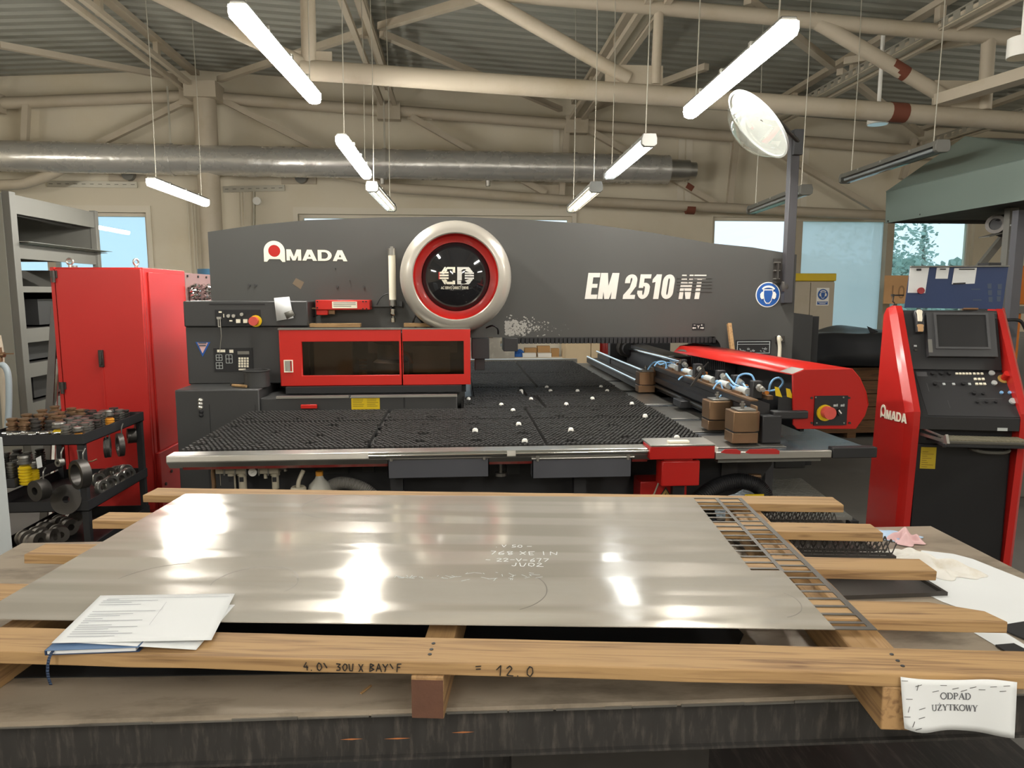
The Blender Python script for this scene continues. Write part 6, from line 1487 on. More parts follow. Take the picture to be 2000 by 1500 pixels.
for (a, y_) in ((137, 5.3), (266, 5.35)):
    q_ = atY(a, 519, y_); F = Matrix.Translation((q_.x, y_, 1.872)) @ Matrix.Rotation(R(90), 4, 'X') @ Matrix.Rotation(R(0), 4, 'Y')
    if a > 200: F = Matrix.Translation((q_.x, y_, 1.872)) @ Matrix.Rotation(R(65), 4, 'Z') @ Matrix.Rotation(R(90), 4, 'X')
    part(cab, 'lifting_eye', MB().lathe([(.021+.007*math.cos(R(k*45)), .007*math.sin(R(k*45))) for k in range(8)], F, 24, close=True).cyl((q_.x, y_, 1.828), (q_.x, y_, 1.85), .012, 12), K['alu'])
# pale panel with coils beside it
tb = thing('resistor_panel', 'pale pinkish panel with twisted silver coils behind the red cabinet', 'electrical panel', (rx1-.1, 6.2, 1.55))
part(tb, 'base_box', MB().box((rx1-.3, 6.02, 0), (rx1-.02, 6.62, 1.30)), K['frame_d']); part(tb, 'panel', MB().box((rx1-.3, 6.02, 1.30), (rx1-.004, 6.62, 1.815)), mat('pink_reflection_tint', '#8d6e6b', .5), bevel=.004)  # panel's pink tone paints in red reflected from the cabinet
for k, yy in enumerate((6.08, 6.19, 6.36, 6.47)):
    pts = []; 
    for i in range(28): pts.append((rx1+.03+.022*math.cos(i*.75+k), yy+.03*math.sin(i*.75), 1.60+.0046*i))
    part(tb, 'coil', MB().tube(pts, .011, 8), K['chrome'])
for yy in (6.06, 6.3, 6.5): part(tb, 'bolt', MB().cyl((rx1-.004, yy, 1.79), (rx1+.006, yy, 1.79), .010, 10), K['dsteel'])
p = atY(402, 532, 7.0); solo('blue_drum', 'round blue container showing behind the press end', 'drum', MB().cyl((p.x+.05, 7.0, 0), (p.x+.05, 7.0, p.z+.03), .12, 24), mat('drum_blue', '#3c6b8a', .5))

# ================================================================== sheet rack
rack = thing('shelf_rack', 'tall grey steel rack of empty sheet shelves by the far wall', 'shelving', (-4.6, 8.2, 0))
SX = -4.3; RG = K['grey']
for (y, px_w) in ((7.36, .10), (8.98, .07)):
    part(rack, 'upright', MB().box((SX-.02, y-px_w/2, 0), (SX+.05, y+px_w/2, 2.62)), RG, bevel=.004)
    part(rack, 'upright', MB().box((-5.35, y-.04, 0), (-5.28, y+.04, 2.62)), RG, bevel=.004)
part(rack, 'side_plate', MB().box((-5.3, 7.30, 0), (SX-.02, 7.33, 2.60)), mat('zinc_grey_sheet', '#8f8e86', .45, .3, var=.1))
for zz in (1.75, 1.39, .9): part(rack, 'side_slot', MB().box((-4.62, 7.294, zz-.08), (-4.45, 7.301, zz+.07)), K['dark'])
part(rack, 'top_beam', MB().box((SX-.01, 7.41, 2.42), (SX+.03, 8.95, 2.60)), RG)
part(rack, 'top_sheet', MB().box((-5.28, 7.36, 2.585), (SX, 8.98, 2.60)), RG)
for zz in (2.13, 1.72, 1.30, .95, .55, .15):
    s_ = part(rack, 'shelf', MB().box((-5.28, 7.40, zz-.02), (SX-.01, 8.95, zz)), K['dsteel'])
    part(s_, 'shelf_lip', MB().box((SX-.012, 7.41, zz-.14 if zz != 1.72 else zz-.06), (SX+.02, 8.95, zz)), RG)
for z0_, z1_ in ((2.02, 2.58), (.1, 1.92)): part(rack, 'rear_panel', MB().box((-5.3, 7.4, z0_), (-5.285, 8.95, z1_)).box((-5.28, 8.95, z0_), (-4.32, 8.965, z1_)), mat('rack_rear_sheet', '#6d6c66', .5, .3))
for i, (dy, dx, zz) in enumerate([(.0, .0, 2.135), (.05, .06, 2.142), (-.04, .12, 2.149)]):
    solo('sheet_offcut', ['thin steel sheet lying lowest on the upper rack shelf', 'thin steel sheet in the middle on the upper rack shelf', 'thin steel sheet sticking out farthest from the upper rack shelf'][i], 'sheet metal', MB().box((-5.2, 7.45+dy, zz), (SX+.02+dx, 9.25-.2*i+dy+.3*(i == 2), zz+.004)), K['alu'], group='sheets on the rack')
solo('shelf_label', 'white paper strip with faint print on the middle rack shelf', 'label', MB().box((SX+.0211, 8.2, 1.19), (SX+.023, 8.9, 1.28)), K['paper'])
for i, (y0, y1, zz, h) in enumerate([(7.9, 8.8, 1.31, .28), (7.7, 8.7, .56, .28), (7.6, 8.5, .96, .22)]):
    solo('storage_box', ['dark steel box on the middle rack shelf', 'dark steel box on the low rack shelf', 'dark steel box on the rack shelf below the white strip'][i], 'box', MB().frame(-5.1, SX-.1, y0, y1, -5.09, SX-.11, y0+.01, y1-.01, XY, zz, zz+h).box((-5.1, y0, zz), (SX-.1, y1, zz+.01)), K['frame_d'], group='dark boxes on the rack')
for i, (a, b) in enumerate([((107, 598), (96, 812)), ((112, 712), (108, 812))]):
    A, B = atY(*a, 5.36), atY(*b, 5.18); k = (0-A.z)/(B.z-A.z); C_ = A + (B-A)*k; C_.z = .01
    solo('steel_strip', ['long grey steel strip leaning beside the red cabinet', 'short bright steel strip leaning beside the red cabinet'][i], 'steel strip', MB().bar(A, C_, .05 if i == 0 else .02, .012, (0,1,0)), K['dsteel'] if i == 0 else K['alu'], group='strips leaning by the cabinet')
mb = MB().tube(curve3([(-2.62,3.9,1.20), atY(8,713,4.0), atY(15,740,4.0), atY(18,800,4.0), atY(16,845,4.0)], 6), .016, 10)
solo('air_line', 'pale blue grey air hose hanging by the rack post', 'hose', MB().tube(curve3([atY(-6,712,5.0), atY(4,712,5.0), atY(13,722,5.0), atY(17,745,5.0), atY(17,800,5.0), atY(14,850,5.0)], 6), .02, 10), mat('hose_bluegrey', '#9aa6ac', .4))
solo('air_line', 'cream air hose hanging by the rack post', 'hose', MB().tube(curve3([atY(-4,655,5.05), atY(2,690,5.05), atY(4,740,5.05), atY(9,800,5.05), atY(12,850,5.05)], 6), .018, 10), K['steelpaint'])
p = atY(12, 693, 5.0)
solo('hose_valve', 'small brass valve with blue lever on the air hoses', 'valve', MB().cyl((p.x-.05,5.0,p.z), (p.x-.01,5.0,p.z), .018, 12).cyl((p.x-.04,5.0,p.z-.05), (p.x-.04,5.0,p.z+.05), .014, 12).box((p.x-.02,4.985,p.z+.004), (p.x+.05,5.0,p.z+.012)), K['brass'])
# pale grey cabinet at the frame edge
gc = thing('metal_locker', 'pale grey steel locker standing in front of the tool cart', 'cabinet', (-2.1, 2.9, 0))
part(gc, 'body', MB().box((-2.50, 2.82, .02), (-1.90, 3.08, 1.055)), K['lgrey'], bevel=.004)
part(gc, 'door', MB().box((-2.48, 2.805, .05), (-1.915, 2.82, 1.04)), K['lgrey'], bevel=.003)
part(gc, 'upper_box', MB().box((-2.50, 2.9, 1.055), (-1.945, 3.08, 1.165)), K['lgrey'], bevel=.004)
part(gc, 'handle', MB().box((-2.2, 2.79, .6), (-2.18, 2.806, .72)), K['dsteel'])

# ================================================================== tool cart with punches and dies
CX0, CX1, CY0, CY1 = -2.66, -2.10, 4.10, 4.88
cart = thing('tool_cart', 'black steel tool cart loaded with punches and dies before the red cabinet', 'tool cart', ((CX0+CX1)/2, 4.5, 0))
BK = K['black']
for x in (CX0+.005, CX1-.04):
    for y in (CY0+.005, CY1-.04): part(cart, 'post', MB().box((x, y, .06), (x+.035, y+.035, .86)), BK)
def trayp(name, x0, x1, y0, y1, z, h):
    return part(cart, name, MB().frame(x0, x1, y0, y1, x0+.004, x1-.004, y0+.004, y1-.004, XY, z, z+h).box((x0, y0, z), (x1, y1, z+.004)), BK)
trayp('top_tray', CX0, CX1, CY0, CY1, .805, .06)
trayp('side_tray', CX0-.16, -2.475, CY0-.02, 4.56, .57, .05)
trayp('die_shelf', CX0, CX1, CY0, CY1, .42, .06)
trayp('bottom_shelf', CX0, CX1, CY0, CY1, .15, .07)
part(cart, 'insert_tray', MB().box((CX0+.07, CY0+.02, .838), (CX0+.48, CY0+.155, .845)), BK); part(cart, 'tray_divider', MB().box((CX0+.06, CY0+.16, .809), (CX1-.06, CY0+.166, .86)).box((CX0+.06, CY0+.02, .809), (CX0+.066, CY0+.16, .86)), BK)
for x in (CX0+.02, CX1-.05):
    for y in (CY0+.02, CY1-.05): part(cart, 'caster', MB().cyl((x, y+.015, .032), (x+.03, y+.015, .032), .032, 14), K['rubber'])
def ringed(r, h, n, core):
    pr = [(core, 0)]; z = .004; st = (h-.02)/n
    for i in range(n): pr += [(core, z), (r, z+st*.15), (r, z+st*.6), (core, z+st*.75)]; z += st
    return pr + [(core, h-.014), (r*.9, h-.010), (r*.9, h-.002), (r*.6, h)]
def punch(name, label, cat, p, r, h, n, m_, group, spring=None):
    t = thing(name, label, cat, p, group=group)
    M_ = Matrix.Translation(p)
    if spring is None:
        part(t, 'body', MB().lathe(ringed(r, h, n, r*.72), M_, 18), m_)
    else:
        part(t, 'spring', MB().lathe(ringed(r, h*.72, n, r*.80)[:-3], M_, 20), spring)
        part(t, 'head', MB().lathe([(r*.6, h*.70), (r*1.02, h*.72), (r*1.02, h*.80), (r*.85, h*.82), (r*.85, h*.9), (r*.98, h*.92), (r*.9, h), (0, h)], M_, 20), m_)
    return t
S_, DS = K['steel'], K['dsteel']
g1 = 'punches standing in the top tray'; l1 = 'grooved grey steel punch standing in the top tray of the tool cart'; l1b = 'brown plated grooved punch standing in the top tray of the tool cart'
src = {}
def place(key, mk, p, rot=None):
    if key not in src: src[key] = mk(Vector(p)); return src[key]
    return dup(src[key], p, rot=rot)
def spot(px_, py_, z): return atZ(px_, py_, z)
k = 0; rn = random.Random(17)
mk = {0: lambda q: punch('punch_tool', l1, 'punch', q, .028, .10, 6, S_, g1), 1: lambda q: punch('punch_tool', l1, 'punch', q, .025, .085, 5, DS, g1),
      2: lambda q: punch('punch_tool', l1b, 'punch', q, .032, .115, 3, K['brass'], g1), 3: lambda q: punch('punch_tool', l1, 'punch', q, .030, .10, 4, DS, g1)}
for j in range(8):
    for i in range(7):
        x = CX0+.055+.073*i+rn.uniform(-.008,.008); y = CY0+.215+.078*j+rn.uniform(-.008,.008)
        if rn.random() < .22 or y > CY1-.04 or x > CX1-.035 or (abs(x-(CX1-.05)) < .06 and abs(y-4.52) < .06): continue
        kk_ = rn.choice([0,0,1,3]) if i > 3 else rn.choice([1,2,2,3])
        place('p%d' % kk_, mk[kk_], (x, y, .811))
for x, y in ((CX1-.05, CY0+.125), (CX1-.12, CY0+.06), (CX1-.12, CY0+.13)): place('p0', mk[0], (x, y, .811))
Yl = K['yellow']; OR = mat('orange_spring', '#c98a2c', .4)
for (q_, r, h, m_, lab) in [((atY(116, 838, 4.22).x, 4.22, .811), .036, .105, Yl, 'punch with a wide yellow spring in the top tray of the cart'), ((CX1-.05, CY0+.05, .811), .025, .09, OR, 'punch with a narrow orange spring at the near corner of the top tray'), ((CX1-.05, 4.52, .811), .026, .125, OR, 'punch with an orange spring toward the red cabinet end of the top tray')]:
    punch('spring_punch', lab, 'punch', Vector(q_), r, h, 5, S_, 'punches with coloured springs', m_)
# loose silver inserts in the near compartment
l2 = 'small bright steel insert lying in the near compartment of the top tray'
rn = random.Random(3); first = None
for i in range(16):
    x = CX0+.10+.022*i+rn.uniform(-.005,.005); y = CY0+.05+rn.uniform(0,.07); q_ = (x, y, .858)
    if first is None:
        first = thing('steel_insert', l2, 'insert', q_, group='inserts in the top tray')
        part(first, 'barrel', MB().tube([(x-.018,y,.858),(x+.006,y,.858),(x+.007,y,.858),(x+.02,y,.858)], .01, 10, rr=[.012,.012,.008,.008]), K['chrome'])
    else: dup(first, q_, rz=rn.uniform(-1.2, 1.2))
# side tray punches
g3 = 'punches in the side tray'; l3 = 'ringed dark punch standing in the lower side tray of the tool cart'
rn = random.Random(23); yl = atY(41, 905, 4.10).x; y2 = atY(60, 920, 4.13).x
mk2 = {4: lambda q: punch('ringed_punch', l3, 'punch', q, .028, .13, 8, DS, g3), 5: lambda q: punch('ringed_punch', l3, 'punch', q, .025, .115, 7, S_, g3)}
for j in range(6):
    for i in range(5):
        x = CX0-.09+.064*i+rn.uniform(-.005,.005); y = CY0+.02+.072*j+rn.uniform(-.005,.005)
        if x > -2.51 or (abs(x-yl) < .06 and j == 0) or (abs(x-y2) < .05 and j < 2) or rn.random() < .12: continue
        kk_ = rn.choice([4,4,5]); place('p%d' % kk_, mk2[kk_], (x, y, .575))
punch('spring_punch', 'big punch with a bright yellow spring below the top tray, beside the pale locker', 'punch', Vector((yl, 4.135, .575)), .036, .17, 6, S_, 'punches with coloured springs', Yl)
punch('spring_punch', 'slim punch with a yellow spring in the side tray', 'punch', Vector((y2, 4.16, .575)), .026, .13, 6, S_, 'punches with coloured springs', Yl)
# dies on the die shelf
g4 = 'dies on the die shelf'; l4 = 'bright ring shaped die lying on the shelf under the top tray'
def die(q, r=.045, h=.03):
    t = thing('ring_die', l4, 'die', q, group=g4)
    part(t, 'ring', MB().lathe([(r*.55,0),(r*.96,0),(r,.004),(r,h*.45),(r*.94,h*.5),(r,h*.55),(r,h-.004),(r*.92,h),(r*.55,h)], Matrix.Translation(q), 24, close=True), K['steel']); return t
fd = None; k = 0
for (a, b) in [(190,945),(200,938),(212,934),(225,930),(240,926),(255,922),(196,960),(208,955),(216,950),(232,944),(245,938),(258,934)]:
    p = spot(a, b, .45); p.x = min(max(p.x, CX0+.1), CX1-.06); p.y = min(max(p.y, CY0+.08), CY1-.07); p.z = .425+.05; k += 1
    if fd is None: fd = die(p); fd.rotation_euler = (R(80), 0, R(60))
    else: dup(fd, p, rot=(R(80), 0, R(60+12*(k % 3))))
# heavy rings and parts hung along the cart
def hring(px_, py_, y, r0, r1, th, rot, lab, m_=DS):
    p = atY(px_, py_, y); M_ = Matrix.Translation(p) @ Matrix.Rotation(rot, 4, 'Z') @ Matrix.Rotation(R(90), 4, 'X')
    t = thing('hanging_ring', lab, 'ring tool', tuple(p), group='ring tools hung on the cart')
    pr = [(r1,0),(r0,0),(r0,th),(r1,th)] if r1 > 0 else [(0.012,0),(r0,0),(r0,th),(.012,th)]
    part(t, 'ring', MB().lathe(pr, M_, 32, close=True), m_)
    part(t, 'hook', MB().tube(curve3([p+Vector((0,.02,r0+.055)), p+Vector((0,-.004,r0+.03)), p+Vector((0,-.01,r1 if r1 > 0 else 0))]), .004, 6), K['steel']); return t
hring(166, 924, 4.06, .082, .06, .05, R(-38), 'large dark ring hung at the near corner of the cart')
hring(240, 868, 4.5, .072, .048, .03, R(-55), 'open dark ring hung on the long side under the top tray')
hring(216, 873, 4.42, .062, .03, .02, R(-70), 'steel disc hung edge-on under the top tray')
hring(209, 874, 4.40, .062, .03, .012, R(-72), 'second edge-on steel disc under the top tray')
hring(265, 850, 4.84, .05, .02, .05, R(-60), 'ribbed steel roll hung at the cabinet end of the cart')
hring(88, 954, 4.05, .058, .022, .06, R(-25), 'dark flanged disc hung below the side tray')
hring(122, 902, 4.06, .022, .010, .03, R(-25), 'small bright ring hung below the side tray', K['steel'])
part(cart, 'hook_bar', MB().tube([atY(150,904,4.07), atY(180,901,4.06), atY(189,897,4.06)], .004, 8), K['brass'])
part(cart, 'hook_bar', MB().bar(atY(152,881,4.08), atY(154,897,4.08), .006, .006).bar(atY(150,880,4.08), atY(162,880,4.08), .006, .006), K['steel'])
solo('paper_tag', 'small white paper tag hung on the side tray of the cart', 'tag', MB().add([atY(a, b, 4.06) for a, b in [(70,895),(80,890),(83,912),(73,915)]], [(0,1,2,3)]), K['paper'])
solo('round_die_block', 'large round dark block standing on the die shelf of the cart', 'die', MB().lathe([(.02,0),(.085,0),(.085,.06),(.02,.06)], Matrix.Translation(atY(140, 975, 4.16)) @ Matrix.Rotation(R(75), 4, 'X'), 30, close=True), DS)
l5 = 'dull heavy die lying on the bottom shelf of the tool cart'; fb = None
for i, (a, b) in enumerate([(52,1052),(75,1045),(90,1036),(105,1028),(118,1022),(132,1028),(70,1058),(95,1050),(115,1042),(140,1015)]):
    p = spot(a, b, .22); p.x = min(max(p.x, CX0+.07), CX1-.07); p.y = min(max(p.y, CY0+.08), CY1-.08); p.z = .22
    if fb is None:
        fb = thing('heavy_die', l5, 'die', p, group='dies on the bottom shelf')
        part(fb, 'body', MB().lathe([(.02,-.04),(.05,-.04),(.052,-.02),(.045,-.015),(.045,.01),(.052,.015),(.05,.04),(.02,.04)], Matrix.Translation(p), 24, close=True), mat('dull_die_steel', '#77716a', .5, .6, var=.2, scale=15))
        fb.rotation_euler = (R(85), 0, R(50))
    else: dup(fb, p, rot=(R(80+5*(i % 3)), 0, R(40+15*(i % 4))))
p = atY(295, 997, 4.7); solo('steel_pulley', 'grey flanged pulley lying under the pallet board end beside the cart', 'pulley', MB().lathe([(.03,0),(.075,0),(.075,.012),(.06,.016),(.06,.04),(.075,.044),(.075,.055),(.03,.055)], Matrix.Translation((p.x, 4.7, .0)) @ Matrix.Translation((0,0,0)), 28, close=True), DS)
# ================================================================== things under the brush table
fr = thing('air_preparation_unit', 'row of cream air filters and a gauge under the brush table edge', 'air filter unit', tuple(atY(490, 925, 3.42)))
def U(px_, py_): return atY(px_, py_, 3.42)
CR = mat('aged_cream_plastic', '#b0a894', .5, var=.08)
A, B = U(415, 913), U(560, 914)
part(fr, 'manifold', MB().cyl(A, B, .010, 10), K['steel'])
for (x, w_) in [(432,8),(452,11),(473,11),(537,10),(518,9)]:
    p = U(x, 914); q_ = U(x+w_, 921); hw = (q_.x-p.x)
    b_ = part(fr, 'filter_body', MB().box((p.x-hw, 3.39, p.z-.022), (p.x+hw, 3.45, p.z+.022)), CR, bevel=.003)
    if x in (452, 473, 537):
        part(b_, 'bowl', MB().cyl((p.x, 3.42, p.z-.022), (p.x, 3.42, p.z-.035), hw*.95, 16).cyl((p.x, 3.42, p.z-.035), (p.x, 3.42, p.z-.125 if x < 500 else p.z-.10), hw*.72, 16), CR)
        part(b_, 'sight_glass', MB().box((p.x-.008, 3.395, p.z-.062), (p.x+.010, 3.40, p.z-.04)), K['dark'])
    else: part(b_, 'drain', MB().cyl((p.x, 3.42, p.z-.022), (p.x, 3.42, p.z-.085 if x < 450 else p.z-.05), hw*.42, 12), CR)
for x in (442, 463, 484, 509, 527): 
    p = U(x, 914); part(fr, 'joint_clip', MB().box((p.x-.003, 3.385, p.z-.028), (p.x+.003, 3.45, p.z+.03)), K['steel'])
p = U(497, 919); g_ = part(fr, 'gauge', MB().cyl((p.x, 3.385, p.z), (p.x, 3.40, p.z), .020, 20), K['white'])
part(g_, 'needle', MB().bar((p.x-.006, 3.3845, p.z-.004), (p.x+.009, 3.3845, p.z+.004), .001, .003, (0,1,0)), K['ink'])
part(fr, 'regulator', MB().lathe([(.022,-.035),(.026,-.02),(.022,.0),(.015,.01),(.015,.035),(.0,.035)], Matrix.Translation(U(500, 917)+Vector((0,.02,0))), 16), K['black'])
part(fr, 'valve_handle', MB().box((U(424,908).x, 3.39, U(424,912).z), (U(440,908).x, 3.44, U(424,906).z)), K['red'])
part(fr, 'elbow', MB().tube([U(552,914), U(557,914), U(558,920)], .009, 10), K['alu'])
part(fr, 'hose', MB().tube(curve3([U(418,908), U(416,925), U(418,950), U(416,975)]), .010, 10), K['brass'])
bt = thing('spray_bottle', 'clear spray bottle with an orange cap under the brush table', 'bottle', tuple(atY(625, 965, 3.4)))
p = atY(625, 962, 3.4)
part(bt, 'bottle', MB().lathe([(.0,-.06),(.058,-.06),(.06,-.04),(.06,.0),(.05,.04),(.022,.07),(.016,.085)], Matrix.Translation(p), 24, cap=False), mat('milky_plastic', '#a9a79d', .35))
part(bt, 'cap', MB().cyl(p+Vector((0,0,.085)), p+Vector((0,0,.105)), .018, 14), OR)
def corr(pts, r, lab, m_, ncyc):
    P = curve3(pts, 10); mb = MB(); L = []; 
    for a, b in zip(P, P[1:]):
        for k in range(4): L.append(a+(b-a)*(k/4))
    L.append(P[-1]); mb.tube(L, r, 14, True, [r*(1.0 if i % 4 < 2 else .9) for i in range(len(L))])
    solo('corrugated_hose', lab, 'hose', mb, m_, group='corrugated hoses under the table')
corr([atY(632,962,3.50), atY(645,950,3.44), atY(665,943,3.42), atY(690,946,3.42), atY(718,958,3.42), atY(745,985,3.42)], .030, 'grey corrugated hose beside the spray bottle', mat('grey_corrugated', '#77746e', .6), 30)
corr([atY(1340,1000,3.40), atY(1365,975,3.42), atY(1400,950,3.46), atY(1440,940,3.48), atY(1475,947,3.46), atY(1492,966,3.44), atY(1500,1000,3.42)], .042, 'thick black corrugated hose behind the red post', K['rubber'], 40)
p = atY(583, 958, 3.35)
solo('suction_cup_fitting', 'cream ring fitting on a grey hose under the brush table', 'fitting', MB().lathe([(.036,-.03),(.036,.012),(.03,.02),(.024,.02),(.024,-.005),(.0,-.005)], Matrix.Translation(p), 22, cap=False).tube(curve3([p+Vector((0,0,-.005)), p+Vector((.0,.01,.04)), p+Vector((.02,.03,.09))]), .010, 10), CR)
rbx = thing('connection_box', 'dark red electrical box with a triangular warning sign under the red post', 'electrical box', tuple(atY(1290, 985, 3.44)))
a, b = atY(1251, 941, 3.44), atY(1340, 1000, 3.44)
part(rbx, 'box', MB().box((a.x, 3.44, b.z), (b.x, 3.58, a.z)), K['red'], bevel=.004)
c = atY(1300, 963, 3.436); s_ = .052
part(rbx, 'warning_sign', MB().add([c+Vector((-s_,0,-.05)), c+Vector((s_,0,-.05)), c+Vector((0,0,.032))], [(0,1,2)]), K['dark'])
part(rbx, 'warning_sign', MB().add([c+Vector((-s_*.8,-.001,-.044)), c+Vector((s_*.8,-.001,-.044)), c+Vector((0,-.001,.022))], [(0,1,2)]), mat('dull_amber', '#a8884a', .6))
part(rbx, 'warning_sign', MB().add([c+Vector((x, -.002, z)) for x, z in [(.002,.004),(-.014,-.022),(-.003,-.020),(-.008,-.040),(.012,-.014),(.002,-.016)]], [(0,1,2,5),(2,3,4,5)]), K['dark'])
part(rbx, 'cable', MB().tube([atY(1276,968,3.43), atY(1287,941,3.43)], .004, 6), CR)
a, b = atY(1455, 966, 3.40), atY(1492, 972, 3.40)
solo('yellow_label', 'yellow sticker with red corners beneath the black corrugated hose', 'sticker', MB().box((a.x, 3.40, a.z-.03), (b.x, 3.404, a.z)), K['yellow'])
solo('pipe_stub', 'short tan pipe stub on the black machine bed', 'pipe', MB().cyl(atY(1462,929,3.56), atY(1485,930,3.56), .012, 12), K['brass'])
part(press, 'pedestal', MB().prism([(1.15,.04),(1.70,.04),(1.72,.5),(1.90,.9),(1.15,.9)], XZ, 5.02, 5.7), K['black'])
part(press, 'support_post', MB().box((2.30, 5.06, .125), (2.36, 5.12, .60)), K['black'])
tr = thing('tread_plate_step', 'chequered aluminium step plate on the floor beside the press', 'step', (2.5, 4.9, 0))
tp = [atZ(1380, 940, .12), atZ(1565, 934, .12), atZ(1665, 1010, .12), atZ(1400, 1010, .12)]
part(tr, 'plate', MB().add(tp + [p_-Vector((0,0,.02)) for p_ in tp], [(0,1,2,3),(7,6,5,4),(0,4,5,1),(1,5,6,2),(2,6,7,3),(3,7,4,0)]), K['alu'])
mb = MB()
for i in range(26):
    for j in range(18):
        u, v = (i+.5)/26, (j+.5)/18; p_ = tp[0]*(1-u)*(1-v)+tp[1]*u*(1-v)+tp[2]*u*v+tp[3]*(1-u)*v; a_ = R(45 if (i+j) % 2 else -45); d_ = Vector((math.cos(a_), math.sin(a_), 0))*.018
        mb.bar(p_-d_+Vector((0,0,.001)), p_+d_+Vector((0,0,.001)), .006, .003)
part(tr, 'raised_pattern', mb, K['alu'], smooth=False)
for p_ in (tp[0], tp[1], tp[2], tp[3]): part(tr, 'foot', MB().box((p_.x-.03, p_.y-.03, 0), (p_.x+.03, p_.y+.03, .10)), BK)

# ================================================================== seen through the gap under the bridge
BYY = 9.6
q = lambda a, b, y=BYY: atY(a, b, y)
pc = thing('painted_machine', 'pale grey machine body with flaking paint seen beneath the press bridge', 'machine', (q(960,700).x, BYY, 0))
pale = mat('flaking_grey_paint', '#a49f94', .7, var=.05, dirt='#d6d2c6', dirt_amt=.9, dirt_scale=6)
part(pc, 'body', MB().box((q(900,700).x, BYY, 0), (q(1005,700).x, BYY+.5, q(900,677).z)).box((q(900,700).x, BYY, q(900,677).z), (q(977,700).x, BYY+.5, q(900,660).z)), pale)
part(pc, 'upper_block', MB().box((q(936,700).x, BYY+.02, q(900,660).z), (q(975,700).x, BYY+.4, q(900,645).z)), K['wall_low'])
part(pc, 'coupling', MB().cyl(q(951,655), q(963,655), .035, 12), K['brass'])
part(pc, 'inlet', MB().box((q(921,650).x, BYY-.1, q(921,678).z), (q(933,650).x, BYY+.1, q(921,652).z)).cyl(q(932,668,BYY-.12), q(937,672,BYY-.12), .04, 10), K['dark'])
sb = thing('parts_shelf', 'low white shelf with cartons seen beneath the press bridge', 'shelf', (q(1050,700).x, BYY+.1, 0))
part(sb, 'back_panel', MB().box((q(1008,700).x, BYY+.45, 0), (q(1101,700).x, BYY+.48, 1.2)), K['wall_low'])
part(sb, 'deck', MB().box((q(1005,700).x, BYY, q(1000,700).z-.03), (q(1110,700).x, BYY+.44, q(1000,698).z)), K['wall_low'])
part(sb, 'leg', MB().box((q(1010,700).x, BYY+.02, 0), (q(1014,700).x, BYY+.06, .75)).box((q(1100,700).x, BYY+.02, 0), (q(1104,700).x, BYY+.06, .75)), K['wall_low'])
zb_ = q(1000,698).z
for i, (a, b, y0, top_, m_) in enumerate([(1021,1050,0,690,K['white']),(1051,1080,0,690,K['white']),(1025,1051,.15,680,K['card']),(1050,1077,.15,676,K['card']),(1078,1095,.02,681,K['card'])]):
    lab = ['white tray on the parts shelf beside the blue cloth', 'second white tray on the parts shelf', 'light brown carton behind the white trays', 'wider brown carton behind the white trays', 'square brown carton at the end of the parts shelf'][i]
    x0_, x1_ = q(a, 690, BYY+y0).x, q(b, 690, BYY+y0).x
    solo('storage_carton', lab, 'box', MB().box((x0_, BYY+y0, zb_+.001), (x1_-.02, BYY+y0+.12, q(a, top_, BYY+y0).z)), m_, group='cartons on the parts shelf')
p = q(1010, 690); rag('small crumpled blue cloth on the parts shelf under the bridge', p.x, BYY+.1, .14, .08, 0, .14, 4, mat('deep_blue_cloth', '#2c5fa8', .9), zb_+.005)
bc = thing('beige_cabinet', 'plain beige board cupboard seen beneath the press bridge', 'cupboard', (q(1138,700).x, BYY-.3, 0))
x0_, x1_, x2_ = q(1105,690,BYY-.3).x, q(1154,690,BYY-.3).x, q(1172,690,BYY-.3).x
part(bc, 'body', MB().box((x0_, BYY-.27, 0), (x2_, BYY+.1, 1.12)), K['beige'])
part(bc, 'door', MB().box((x0_+.004, BYY-.3, .05), (x1_-.006, BYY-.272, 1.10)), K['beige']); part(bc, 'door', MB().box((x1_+.006, BYY-.3, .05), (x2_-.004, BYY-.272, 1.10)), K['beige'])
p = q(1179, 690, BYY); solo('fire_extinguisher', 'red cylinder beside the beige cupboard under the bridge', 'extinguisher', MB().lathe([(.08,0),(.085,.02),(.085,.45),(.06,.52),(.02,.54),(.02,.6),(0,.6)], Matrix.Translation((p.x, BYY+.05, .55)), 20), K['red'])
solo('equipment_stand', 'low grey stand carrying the red cylinder', 'stand', MB().box((p.x-.15, BYY-.1, 0), (p.x+.4, BYY+.3, .549)), K['grey'])
p = q(1200, 690); solo('grey_cabinet', 'grey steel cabinet behind the ball screw housing', 'cabinet', MB().box((q(1186,690).x, BYY+.32, .55), (q(1212,690).x, BYY+.6, 1.15)).box((q(1188,690).x, BYY+.34, 0), (q(1210,690).x, BYY+.58, .55)), K['grey'])

# ================================================================== beyond the press on the console side
tl = thing('tall_locker', 'grey locker with a yellow top band and a hearing protection sign', 'locker', (atY(1590,600,10.2).x, 10.2, 0))
x0_, x1_ = atY(1540,600,10.2).x, atY(1628,600,10.2).x; zt_ = atY(1600,549,10.2).z
part(tl, 'body', MB().box((x0_, 10.22, 0), (x1_, 10.8, zt_)), K['steelpaint'], bevel=.005)
xm_ = atY(1581,600,10.2).x
part(tl, 'door', MB().box((x0_, 10.195, .1), (xm_-.006, 10.22, zt_-.02)), K['steelpaint']); part(tl, 'door', MB().box((xm_+.006, 10.195, .1), (x1_-.006, 10.22, zt_-.02)), K['steelpaint'])
part(tl, 'top_band', MB().box((x0_, 10.18, zt_), (x1_+.01, 10.8, atY(1600,534,10.2).z)), K['yellow'], bevel=.01)
round_sign(1607, 575, 10.193, .085, 'wall_sign', 'small white hearing protection sign on the grey locker', True)
